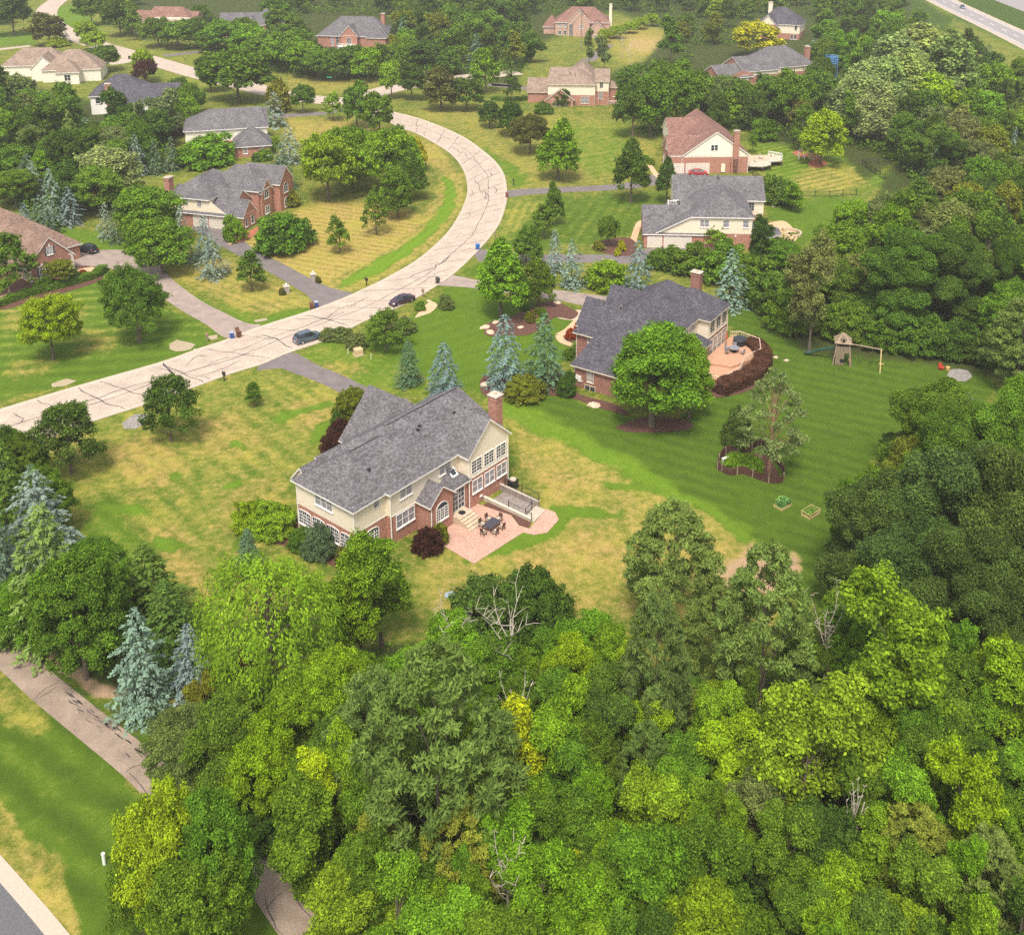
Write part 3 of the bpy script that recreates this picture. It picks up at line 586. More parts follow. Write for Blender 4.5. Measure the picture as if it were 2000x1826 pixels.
h.block(12.25, 15.45, -2.1, .9, -.8, 3.2, 3.55, 'hip', 1.45, o=.35)
h.walls(8.701, 12.299, -2.701, -.8, 2.99, 3.6, 3.2); h.b.poly([(8.7, -2.703, 3.0), (12.3, -2.703, 3.0), (12.3, -2.703, 3.55), (8.7, -2.703, 3.55)])
h.b.poly([(12.3, -2.104, 3.2), (15.4, -2.104, 3.2), (15.4, -2.104, 3.55), (12.3, -2.104, 3.55)]); h.b.poly([(8.697, -2.7, 3.0), (8.697, -.7, 3.0), (8.697, -.7, 3.55), (8.697, -2.7, 3.55)])
h.block(12.9, 22.9, 8, 16.4, -.1, .5, 3.2, 'gy', 5.0, gm='b'); h.b.poly([(12.896, 8, .5), (12.896, 16.4, .5), (12.896, 16.4, 3.2), (12.896, 8, 3.2)])
h.block(1.2, 8.5, 8.5, 11.0, -.1, 3.3, 5.6, 'gx', 1.4)
h.t.box(-.02, 4.98, -.03, 0, 3.22, 3.34); h.t.box(15.53, 22.37, -2.29, -2.25, 3.2, 3.4); h.t.box(4.7, 8.7, -.73, -.7, 3.22, 3.34)
for x, y, a, c in ((-.06, -.06, 0, 6.4), (-.06, 9.25, 0, 6.4), (4.55, -.78, -.3, 6.4), (8.75, -2.78, -.5, 3.4), (15.5, -2.3, -.6, 6.4), (22.4, -2.3, -.6, 6.4)): h.pipe(x, y, a, c)
for a0 in (.25, 2.55, 4.85, 7.15): h.win('W', 0, a0, a0+1.95, 1.05, 2.6, 3, 4, arch=.16)
h.win('W', 0, 3.4, 6.1, 4.6, 5.95, 3, 2, BLIND)
h.win('S', 0, 1.45, 3.35, .95, 2.4, 3, 4, arch=.3); h.win('S', 0, 2.8, 3.55, 4.95, 6.05, 1, 2, BLIND, sill=False)
h.win('S', -.7, 5.4, 8.1, 1.45, 3.05, 3, 2, BLIND); h.win('S', -.7, 6.05, 7.85, 4.8, 6.15, 2, 2, BLIND); h.win('S', -.7, 12.25, 14.05, 4.75, 6.1, 2, 2, BLIND)
for a0 in (16.0, 18.15, 20.3): h.win('S', -2.25, a0, a0+1.65, 3.75, 5.35, 2, 4, sill=False); h.win('S', -2.25, a0+.1, a0+1.75, 1.2, 2.75, 2, 2, BLIND)
h.win('S', -2.7, 9.6, 11.4, .9, 2.3, 3, 4, arch=.75)
h.win('S', -2.1, 12.75, 14.75, .25, 2.85, 2, 4, door=True, sill=False)
h.win('S', -2.25, 19.6, 21.4, -2.2, -.6, 2, 3, door=True, sill=False) if False else None
h.chimney(22.45, 23.65, -.45, .8, -.6, 10.2); h.vents([(13.2, 3.2, 9.05), (12.6, 2.9, 8.9), (4.3, 2.1, 8.0), (18.2, 2.4, 8.9)])
sk = MB(); sk.raw([(13.5, -1.55, 4.08), (14.5, -1.55, 4.08), (14.5, -.75, 4.75), (13.5, -.75, 4.75), (13.5, -1.6, 4.24), (14.5, -1.6, 4.24), (14.5, -.8, 4.91), (13.5, -.8, 4.91)], [(4, 5, 6, 7), (0, 1, 5, 4), (1, 2, 6, 5), (2, 3, 7, 6), (3, 0, 4, 7)])
sk = sk.build('skylight', WHITE, h.e); MB().poly([(13.65, -1.48, 4.36), (14.35, -1.48, 4.36), (14.35, -.92, 4.83), (13.65, -.92, 4.83)]).build('pane', GLASS, sk)
q = MB(); q.box(17.3, 17.75, -2.34, -2.25, .05, .3); q.build('dryer_vent', WHITE, h.e)
rv = MB()
for a, b2, y, z in ((3.8, 8.2, 4.65, 9.78), (9.5, 21.4, 5.0, 10.38)): rv.box(a, b2, y-.14, y+.14, z-.05, z+.09)
rv.build('ridge_vent', GREY_R, h.e)
h.done()
# ---- dark roofed house
h2 = h = House('house', 'brick house with dark slate-blue roof, arched upper windows and cedar deck, right of the centre', 5.35, 141.27, 57, brick=BRICK2, side=CREAM, roof=DARK_R, trim=TRIM)
h.block(5.6, 25.0, -10.7, .8, 0, 6.4, 6.4, 'hip', 3.9, ins=(5.2, 4.6)); h.s.poly([(5.6, -10.703, 3.4), (25, -10.703, 3.4), (25, -10.703, 6.4), (5.6, -10.703, 6.4)])
h.block(.4, 9, -10, -.4, 0, 3.5, 3.5, 'hip', 2.9, ins=(4.6, 1)); h.block(18.5, 25.4, -12.65, -4.2, 0, 3.3, 6.5, 'hip', 2.6)
h.block(7.6, 13, -2, 3.2, 0, 6, 6.2, 'gy', 3.0, gm='b'); h.block(13.6, 18.6, -3, 2.2, 0, 6, 6.2, 'gy', 3.2, gm='b'); h.block(5.2, 8.2, -3.4, 2.2, 0, 6.3, 6.3, 'hip', 1.9)
h.block(11.5, 18.4, -12.9, -10, 0, 3.1, 3.1, 'hip', 1.3)
h.win('W', 5.2, -.75, .2, 4.7, 6., 2, 2, BLIND); h.win('W', .4, -3.5, -2.55, 1.3, 2.95, 2, 3, BLIND)
for a0 in (19.1, 21.25, 23.4): h.win('S', -12.65, a0, a0+1.45, 3.9, 5.3, 1, 3, arch=.72, sill=False)
for a0 in (18.9, 20.5, 22.1, 23.7): h.win('S', -12.65, a0, a0+1.25, .35, 2.7, 1, 3, BLIND, sill=False, door=a0 < 20)
for a0, a1 in ((14.6, 15.3), (16.2, 17.9)): h.win('S', -10.703, a0, a1, 4.7, 6.1, 2, 2, BLIND, sill=False)
h.t.box(18.48, 25.42, -12.7, -12.64, 3.2, 3.42); h.pipe(.35, -.45, 0, 3.3); h.pipe(5.15, 2.1, 0, 6.2); h.pipe(18.45, -12.72, 0, 6.3); h.pipe(25.45, -12.7, 0, 6.3)
h.chimney(25.0, 26.1, -8.0, -6.5, 0, 10.4); q = MB(); q.box(.28, .4, -1.05, -.6, 1.2, 1.85); q.box(.22, .4, -1.55, -1.1, .95, 1.8); q.box(.3, .4, -1.75, -1.62, 1.0, 1.25); q.build('meter_box', WHITE, h.e)
h.win('W', .4, -3.8, -2.2, .0, .65, 2, 1, sill=False); h.done()
# ---- brown roofed house at the left edge
h3 = h = House('house', 'brick house with steep brown roof and shuttered windows at the left edge', -88.09, 180.16, 53, brick=BRICK3 if False else BRICK, side=CREAM2, roof=BROWN_R, trim=WHITE)
h.block(0, 8.5, 0, 9, 0, 3, 3, 'gy', 4.2, gm='b', go=.25); h.block(-3.2, 12.4, 4.4, 28, 0, 3, 3.1, 'hip', 6.3)
h.win('S', 0, 3.75, 4.75, 4.1, 5.5, 2, 3, BLIND, shut=GREY_R); h.win('S', 0, 1.95, 3.0, .5, 2.3, 2, 4, shut=GREY_R); h.win('S', 0, 5.5, 6.5, .5, 2.3, 2, 4, shut=GREY_R); h.win('W', 0, .8, 1.5, .5, 2.3, 1, 3); h.win('W', 0, 2.3, 3.0, .5, 2.3, 1, 3)
q = MB()
for x in (.0, 8.14):
    for k in range(7): q.box(x, x+(.36 if k % 2 else .5) if x == 0 else 8.5, -.05, 0, .02+k*.42, .38+k*.42) if x == 0 else q.box(8.5-(.36 if k % 2 else .5), 8.5, -.05, 0, .02+k*.42, .38+k*.42)
q.box(-.1, .8, -.1, 0, 2.95, 3.2); q.box(7.7, 8.6, -.1, 0, 2.95, 3.2)
for x, z in ((4.25, 5.65), (2.47, 2.45), (6.0, 2.45)): q.raw([(x-.12, -.09, z), (x+.12, -.09, z), (x+.18, -.09, z+.35), (x-.18, -.09, z+.35), (x-.12, 0, z), (x+.12, 0, z), (x+.18, 0, z+.35), (x-.18, 0, z+.35)], [(0, 1, 2, 3), (1, 5, 6, 2), (3, 2, 6, 7), (0, 3, 7, 4)])
q.build('quoin', WHITE, h.e)
h.block(-3.6, -1., 9, 12, 0, 3, 4.6, 'gx', 1.1, gm='s', o=.2, go=.2); h.win('W', -3.6, 9.9, 11.1, 3.2, 4.4, 2, 2, sill=False); h.done()
# ---- grey roofed house with three-bay garage
h4 = h = House('house', 'cream and brick house with broad grey roof and garage doors, right of the bend', 21.2, 198.17, -3)
h.b.poly([(0, 0, 0), (20.2, 0, 0), (20.2, 0, 3.1), (0, 0, 3.1)]); h.s.poly([(2.4, .0, 3.1), (20.2, 0, 3.1), (20.2, 0, 6.5), (8.9, 0, 6.5), (2.6, 0, 3.3)])
h.b.poly([(0, 11, 0), (0, 0, 0), (0, 0, 3.2), (0, 11, 3.2)]); h.b.poly([(20.2, 0, 0), (20.2, 12, 0), (20.2, 12, 3.1), (20.2, 0, 3.1)]); h.s.poly([(20.2, 0, 3.1), (20.2, 12, 3.1), (20.2, 12, 6.5), (20.2, 0, 6.5)])
h.block(.05, 12, .3, 10.2, 0, 3.05, 3.15, 'gx', 3.7, gm='b', o=.6)
h.custom([(2.2, -.4, 3.15), (8.7, -.4, 6.45), (20.65, -.4, 6.45), (15.3, 6.2, 9.5), (15.3, 13, 9.5), (20.65, 14, 6.45), (2.2, 14, 3.15)], [(1, 2, 3), (0, 1, 3, 4, 6), (2, 5, 4, 3)])
h.block(6.5, 24.2, 11.8, 22, 0, 3.1, 6.3, 'gx', 3.2, o=.5); h.block(7.5, 13, 4.6, 10.5, 3, 3, 6.2, 'gx', 1.0)
h.r.box(15.15, 15.45, 6.8, 9.4, 9.5, 9.62); h.r.box(15.35, 15.65, 15.5, 18, 9.58, 9.72)
for a0, a1, c in ((10.55, 12.2, 2), (14.85, 15.95, 1), (18.6, 19.65, 1)): h.win('S', 0, a0, a1, 4.4, 5.8, c, 2, BLIND)
h.garage('S', 0, .85, 3.35, .05, 2.15); h.garage('S', 0, 3.95, 8.9, .05, 2.15); h.win('S', 11.8, 21.3, 22.3, 3.9, 5.6, 1, 3, sill=False); h.win('S', 11.8, 20.6, 21.6, .4, 2.6, 1, 3, sill=False)
cx_, cy_ = 22.9, 2.6; oc = [(20.22, -.3), (23.6, -.3), (25.7, 1.6), (25.7, 4.6), (23.6, 6.3), (20.22, 6.3)]
for a, b2 in zip(oc[:-1], oc[1:]): h.b.poly([(*a, 0), (*b2, 0), (*b2, 2.75), (*a, 2.75)])
ov = [(20.2, -.8), (23.8, -.8), (26.2, 1.4), (26.2, 4.8), (23.8, 6.8), (20.2, 6.8)]
h.custom([(*p, 2.75) for p in ov]+[(20.2, 3, 4.5), (22.6, 3, 4.5)], [(0, 1, 7, 6), (1, 2, 7), (2, 3, 7), (3, 4, 7), (4, 5, 6, 7)])
h.win('S', -.3, 20.8, 22.8, .6, 2.3, 2, 2, BLIND); h.win('E', 25.7, 2, 4.2, .6, 2.3, 2, 2); h.pipe(20.25, -.08, 0, 6.3)
q = MB(); q.box(5.0, 6.6, 6.9, 7.0, 7.2, 7.3)
for k in range(6): q.box(5.0+k*.3, 5.06+k*.3, 6.9, 7.0, 6.2, 7.25)
q.box(4.8, 5.05, 6.8, 7.05, 5.6, 7.4); q.build('balcony_railing', WHITE, h.e); q = MB(); q.box(13.9, 14.15, -.1, 0, 2.6, 2.95); q.box(17.2, 17.45, -.1, 0, 2.5, 2.9); q.build('wall_lamp', WHITE, h.e); h.done()
# ---- russet roofed house
h5 = h = House('house', 'cream gabled house with russet roof, tall brick side chimney and white deck', 32.7, 248.59, 3, side=CREAM2, roof=RED_R)
h.block(2.6, 17.9, 0, 24, 0, 3.9, 4.5, 'gy', 5.4, gm='s', go=.3, o=.5); h.block(-.6, 9, .4, 9.4, 0, 4.4, 4.5, 'gx', 3.4, gm='b', go=.35); h.block(1.2, 10, 11, 21, 0, 4.4, 6.0, 'gx', 3.6, gm='s')
h.b.poly([(-.6, -.003, 0), (2.6, -.003, 0), (2.6, -.003, 4.4), (-.6, -.003, 4.4)]) ; h.b.poly([(-.6, -.003, 0), (-.6, .4, 0), (-.6, .4, 4.4), (-.6, -.003, 4.4)])
h.garage('S', 0, .1, 2.7, .05, 2.3); h.garage('S', 0, 3.4, 8.7, .05, 2.3); h.win('S', 0, 9.05, 9.75, 5.5, 6.8, 1, 2, sill=False); h.win('S', 0, 9.9, 10.6, 5.5, 6.8, 1, 2, sill=False)
for y in (1.6, 4.5, 7.4): h.win('W', -.6, y, y+.9, .8, 2.5, 1, 3)
h.win('W', -.6, 4.2, 5.2, 4.9, 6., 2, 2); h.win('W', 1.2, 15, 16.4, 6.2, 7.6, 2, 2, sill=False)
h.chimney(14.2, 15.5, -.75, .05, 0, 10.2, step=3.6); q = MB(); q.box(11.6, 12.5, -.35, 0, .3, 2.2); q.build('meter_box', CREAM, h.e)
h.pipe(2.3, -.06, 0, 4.3); h.pipe(17.95, -.06, 0, 4.3); h.done()
# ---- tan roofed walk-out house
h6 = h = House('house', 'tan-roofed cream and brick house with small front gable, beyond the road bend', 4.53, 321.45, -4, oz=0, side=CREAM, roof=TAN_R, trim=TAN_R if False else TRIM)
h.block(0, 14.1, 0, 14, -2.3, 3.2, 6.5, 'hip', 3.6, ins=(.4, 6)); h.block(0, 7.6, -1.2, 3, -2.3, 2, 2.1, 'gy', 2.9, gm='b', o=.5); h.block(14.1, 18.1, 1.2, 11, -2.3, 4.2, 7.4, 'gx', 2.6, o=.4); h.block(5.5, 14, 8, 22, -2.3, 3.2, 6.5, 'hip', 4.4)
h.block(-6.2, 2, 3.5, 12.5, -2.3, 3.4, 3.4, 'gx', 3.2, gm='b'); h.block(17.5, 20.5, 3, 7, -2.3, 4.6, 5.4, 'hip', 1.2)
h.win('S', -1.2, 1.5, 3., -.5, 1.25, 1, 2, BLIND, sill=False); h.win('S', -1.2, 3.15, 4.6, -.5, 1.25, 1, 2, BLIND, arch=.6, sill=False); h.win('S', -1.2, 4.75, 6.1, -.5, 1.25, 1, 2, BLIND, sill=False)
h.win('S', 0, 9.9, 12.2, .7, 2.7, 2, 2, BLIND); h.win('S', 1.2, 15.4, 16.3, 5.3, 6.8, 1, 3, sill=False); h.win('S', 1.2, 15.1, 16.3, 1.9, 4.1, 1, 2, BLIND); h.win('S', 3, 18, 19.6, -2.1, .5, 1, 2, door=True, sill=False)
h.vents([(6.5, 3.2, 9.0), (8, 3, 8.9)]); h.pipe(14.05, -.07, -2.3, 6.3); h.pipe(17.95, 1.13, -2.3, 7.2); h.pipe(7.5, -1.27, -2.3, 2.0); h.done()
# ---- grey house on the island, front facing the bend
h7 = h = House('house', 'brick-fronted grey-roofed house with twin gables and cream garage side, inside the bend', -68.0, 210.55, -17, roof=GREY_R)
h.block(-6.2, 8.2, 0, 9.6, 0, 2.9, 3.2, 'gx', 3.8, o=.5, gm='b'); 
h.s.poly([(-6.2, -.004, 2.9), (8.2, -.004, 2.9), (7.2, -.004, 3.4), (3.2, -.004, 6.2), (-6.2, -.004, 6.4)]); h.block(-6.1, 3.4, .02, 14, 0, 2.9, 6.2, 'hip', 3.0, ins=(4, 4), o=.5)
h.block(-2, 10, 8, 17, 0, 6, 6.2, 'hip', 3.6); h.block(5.8, 10.8, .6, 5.2, 0, 3, 3.1, 'gx', 2.6, gm='b', o=.4); h.block(3, 10.4, 8.6, 12.6, 0, 5.6, 5.6, 'gx', 2.3, gm='b', o=.35); h.block(3, 11.8, 13.5, 19, 0, 6.2, 6.2, 'gx', 3.0, gm='b', o=.35)
h.b.poly([(8.2, -.006, 0), (-6.2, -.006, 0), (-6.2, -.006, 2.9), (8.2, -.006, 2.9)][::-1])
h.garage('S', -.006, -.2, 2.9, .05, 2.3); h.garage('S', -.006, 3.5, 6.9, .05, 2.3); h.win('S', -.004, -2.2, -1.2, 4.4, 5.7, 1, 2, BLIND, sill=False); h.win('S', -.004, .9, 1.9, 4.4, 5.7, 1, 2, BLIND, sill=False)
h.win('E', 10.8, 1.2, 2.0, .6, 2.0, 1, 2, arch=.35); h.win('E', 10.8, 3.4, 4.4, .6, 2.0, 1, 2, arch=.35); h.win('E', 10.4, 9.7, 11.3, 3.9, 5.1, 2, 2, arch=.5); h.win('E', 11.8, 15.2, 16.8, 3.7, 5.1, 2, 2, arch=.6); h.win('E', 11.8, 15.2, 16.8, .6, 2.0, 2, 2, arch=.4); h.win('E', 10.4, 9.7, 11.3, .6, 2.1, 2, 3)
h.chimney(-7.3, -6.15, 1.2, 2.8, 0, 9.2); h.done()
# ---- grey house behind it
h8 = h = House('house', 'cream house with wide grey hip roof and low brick wing, beyond the twin-gabled house', -89.0, 274.6, 15, side=CREAM2)
h.block(.4, 20.2, -7.5, 6, 0, 2.4, 5.6, 'hip', 3.6, ins=(6, 1.)); h.block(.2, 8, -6.8, 2, 0, 2.4, 5.6, 'hip', 2.4); h.block(13.6, 20.4, -4, 5, 0, 2.4, 5.9, 'gx', 2.8); h.block(12, 20.6, -15.8, -6.5, 0, 2.9, 3, 'hip', 3.6)
h.win('W', .2, -5.4, -4.3, 3.2, 4.8, 1, 3); h.win('S', -7.5, 9, 10, 3.6, 5, 1, 2, BLIND); h.win('S', -15.8, 14, 15, 1, 2.4, 1, 2, BLIND); h.win('S', -15.8, 18, 19, 1, 2.4, 1, 2, BLIND); h.done()
# ---- far houses
h9 = h = House('house', 'pink brick house with russet roof and three front gables, farthest at the top centre', 9.3, 452, -5, brick=BRICK3, side=BRICK3, roof=RED_R)
h.block(0, 22, 0, 13, -1, 5.6, 5.6, 'hip', 5.2); h.block(5.2, 14.5, -2, 6, -1, 5.8, 5.8, 'gy', 5.2, gm='b'); h.block(7.6, 14.2, -2.8, 4, -1, 5.8, 5.9, 'gy', 4.0, gm='b'); h.block(13.4, 21.5, -6, 4, -1, 2.4, 2.4, 'gy', 4.2, gm='b'); h.block(-5, 1, 3, 12, -1, 3.4, 3.4, 'hip', 3.8)
for a in (1.4, 3.4): h.win('S', 0, a, a+1.2, 3.4, 5., 2, 2, BLIND); h.win('S', 0, a, a+1.2, .2, 1.9, 2, 2)
h.win('S', -2, 5.9, 7.3, -.6, 4.2, 2, 4, arch=.7); h.win('S', -2.8, 10, 11.6, 3.2, 4.9, 2, 2, BLIND); h.win('S', -6, 16, 19, -.4, 1.2, 2, 1, BLIND); h.chimney(22, 23.1, 3, 4.4, -1, 12.5, CREAM); h.done()
h10 = h = House('house', 'low grey-roofed brick house with centre gable and white balcony among the top trees', -83, 424, -8, roof=GREY_R)
h.block(0, 28, 0, 15, -2, 4.6, 4.6, 'hip', 6.2); h.block(10, 16.4, -2, 5, -2, 4.9, 5, 'gy', 3.6, gm='b'); h.block(20, 27.5, -1.5, 6, -2, 4.4, 4.4, 'hip', 3)
h.win('S', -2, 12.4, 14, 1.4, 3.6, 2, 3, arch=.5); h.win('S', 0, 5.4, 6.4, .6, 4, 1, 3, BLIND); h.win('S', 0, 7.4, 8.4, .6, 4, 1, 3); h.chimney(23.2, 24.6, 8, 9.5, 4, 12)
q = MB(); q.box(9.4, 16.6, -5, -2, .9, 1.15)
for k in range(19): q.box(9.4+k*.4, 9.48+k*.4, -5.05, -4.97, 1.15, 2.1)
q.box(9.4, 16.7, -5.08, -4.95, 2.1, 2.25)
for x in (9.6, 13, 16.4): q.box(x-.12, x+.12, -4.9, -4.66, -2, .9)
q.build('balcony', WHITE, h.e); h.done()
h11 = h = House('house', 'cream-gabled brick house with russet roof and two garage doors at the top left', -166, 455, -8, side=CREAM2, roof=RED_R)
h.block(0, 27, 0, 14, 0, 3.6, 4.2, 'gx', 4.6, gm='b'); h.block(6.6, 26, -.6, 12, 0, 3.6, 6.2, 'hip', 4.5, ins=(2, 5)); h.s.poly([(2.6, -.61, 3.6), (27, -.61, 3.6), (27, -.61, 7.4), (12, -.61, 7.4)]); h.b.poly([(0, -.605, 0), (27, -.605, 0), (27, -.605, 3.6), (0, -.605, 3.6)])
h.garage('S', -.61, 1, 4.4, .05, 2.5); h.garage('S', -.61, 5.4, 11, .05, 2.5); h.win('S', -.61, 14, 16, 5, 6.4, 2, 2, BLIND); h.win('S', -.61, 19.4, 20.4, 5, 6.4, 1, 2, frame=BLACK); h.done()
h12 = h = House('house', 'grey-roofed house with brick gables and white right-hand wall at the top left', -126.5, 446, 8, side=WHITE, roof=GREY_R)
h.block(0, 18, 0, 9, 0, 5, 5, 'gx', 4.2, gm='b'); h.block(12, 26, 1, 12, 0, 2.2, 5.2, 'hip', 5); h.block(10.5, 15, -2, 4, 0, 5.2, 5.2, 'gy', 3, gm='b', o=.3); h.b.poly([(-.004, 0, 0), (-.004, 9, 0), (-.004, 9, 5), (-.004, 0, 5)]); h.win('W', -.01, 3.4, 5.6, 1, 4, 2, 3, BLIND); h.done()
h13 = h = House('house', 'one-storey pale house with rambling tan roof, left of the far road', -157.5, 353, 12, side=CREAM2, brick=CREAM2, roof=TAN_R)
h.block(-2, 16, 2, 16, 0, .5, 4.2, 'hip', 5.2); h.block(-17, 4, 14, 26, 0, .5, 4., 'hip', 4.6); h.block(-6, 2, 5, 15, 0, .5, 4.1, 'gy', 4); h.block(3, 10, -2.5, 6, 0, .5, 4.2, 'hip', 3.2); h.win('S', -2.5, 5.6, 7.4, 1.2, 3.1, 2, 2); h.done()
h14 = h = House('house', 'white house with blue-black roof and brick chimney, behind the left trees', -126.5, 309, 12, side=WHITE, brick=WHITE, roof=DARK_R, trim=WHITE)
h.block(0, 16, 0, 13, 0, .4, 5.6, 'hip', 4.6); h.block(10, 25, -8, 3, 0, .4, 4.6, 'gx', 4.2); h.chimney(4.4, 6, -.9, .3, 0, 8.8, BRICK); h.win('S', 0, 1.4, 2.6, 3.2, 4.8, 1, 2); h.win('S', -8, 20, 21.4, 1, 2.6, 2, 2); h.done()
h15 = h = House('house', 'tall cream house with dark hip roof, right of the golden tree at the top', 91, 446, -22, side=CREAM, roof=DARK_R)
h.block(0, 17, 0, 13, -2, 2.4, 6.2, 'hip', 5.6); h.block(1.5, 8, -3, 4, -2, 6, 6, 'gy', 3.6); h.chimney(3, 4.6, 6, 7.4, 4, 13.6, CREAM)
for a, z in ((15, 3.8), (13.6, .2), (15, .2)): h.win('S', 0, a, a+.9, z, z+1.7, 1, 2)
h.done()
h16 = h = House('house', 'long grey-roofed brick house with stepped ridges and end chimney, below the golden tree', 59.5, 343.5, 22, roof=GREY_R)
h.block(0, 12, 0, 11, 0, 3.2, 3.6, 'gx', 3.2, gm='b'); h.b.poly([(-.2, -.004, 0), (12, -.004, 0), (12, -.004, 4.4), (8, -.004, 5.6), (-.2, -.004, 3.0)]); h.block(9, 22, 1, 14, 0, 3.4, 5, 'gx', 3.6, gm='b'); h.block(16, 37, 2, 16, 0, 3.4, 5.4, 'hip', 5.4)
h.win('S', -.006, 7.6, 10.2, 2.6, 4.0, 3, 2, WHITE and BLIND); h.chimney(35.6, 37, 5, 6.6, 0, 10.6, BRICK); h.done()
# ------------------------------------------------------------- foliage
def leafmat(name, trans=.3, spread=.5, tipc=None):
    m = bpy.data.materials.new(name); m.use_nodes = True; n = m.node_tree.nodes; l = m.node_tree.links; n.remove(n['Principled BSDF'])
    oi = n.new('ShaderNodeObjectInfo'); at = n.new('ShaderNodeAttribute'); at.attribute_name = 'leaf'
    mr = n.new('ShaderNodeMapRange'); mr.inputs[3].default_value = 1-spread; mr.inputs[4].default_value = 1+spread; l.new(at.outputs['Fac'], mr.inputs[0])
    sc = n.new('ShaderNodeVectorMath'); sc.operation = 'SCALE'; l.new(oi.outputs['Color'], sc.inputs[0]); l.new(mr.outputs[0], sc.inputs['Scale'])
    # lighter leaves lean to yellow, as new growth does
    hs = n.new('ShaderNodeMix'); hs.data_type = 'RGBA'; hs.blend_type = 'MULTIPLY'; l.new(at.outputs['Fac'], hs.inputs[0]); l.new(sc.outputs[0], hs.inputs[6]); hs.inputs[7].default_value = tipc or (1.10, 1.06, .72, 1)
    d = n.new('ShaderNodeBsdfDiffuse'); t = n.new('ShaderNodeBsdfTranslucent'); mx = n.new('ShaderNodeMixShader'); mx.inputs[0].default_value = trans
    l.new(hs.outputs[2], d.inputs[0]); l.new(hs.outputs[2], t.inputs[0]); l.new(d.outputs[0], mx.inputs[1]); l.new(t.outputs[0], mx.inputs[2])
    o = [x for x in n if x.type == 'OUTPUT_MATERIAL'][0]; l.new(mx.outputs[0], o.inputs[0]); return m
LEAF = leafmat('leaves', .40, .68); NEEDLE = leafmat('needles', .12, .42, (1.1, 1.06, .95, 1))
BARK = mat('bark', (.13, .10, .075), .95, .3, 6., .4); PBARK = mat('pine_bark', (.34, .19, .11), .95, .25, 5., .4); DEADW = mat('dead_wood', (.42, .36, .29), .9, .2, 5.); BIRCHB = mat('pale_bark', (.45, .36, .26), .9, .25, 4.)
def quadmesh(name, V, A, m):
    """V (n,4,3) leaf quads, A (n,) brightness"""
    n_ = len(V); me = bpy.data.meshes.new(name); me.vertices.add(n_*4); me.vertices.foreach_set('co', V.reshape(-1).astype(np.float32))
    me.loops.add(n_*4); me.polygons.add(n_); me.loops.foreach_set('vertex_index', np.arange(n_*4, dtype=np.int32)); me.polygons.foreach_set('loop_start', np.arange(0, n_*4, 4, dtype=np.int32)); me.update(calc_edges=True)
    a = me.attributes.new('leaf', 'FLOAT', 'FACE'); a.data.foreach_set('value', np.clip(A, 0, 1).astype(np.float32)); me.materials.append(m); return me
def nrm(a): return a/(np.linalg.norm(a, axis=-1, keepdims=True)+1e-9)
def leafquads(P, N, L, W, r, D=None, jit=.3):
    """diamond leaves at P facing N; D lays them along a direction"""
    n_ = len(P); N = nrm(N); Q = r.normal(size=(n_, 3)) if D is None else D+r.normal(size=(n_, 3))*jit
    t = nrm(Q-np.sum(Q*N, 1)[:, None]*N); b = np.cross(N, t); s = r.uniform(.5, 1.5, (n_, 1)); l_ = L*s/2; w_ = W*s/2
    return np.stack([P-t*l_, P+b*w_, P+t*l_, P-b*w_], 1)
def sph(n_, r): return nrm(r.normal(size=(n_, 3)))
def lobes(D, r, k=9, amp=.2):
    o = np.ones(len(D))
    for _ in range(k):
        c = nrm(r.normal(size=3)); o += amp*r.uniform(-.8, 1)*np.exp((D@c-1)*r.uniform(3, 9))
    return o
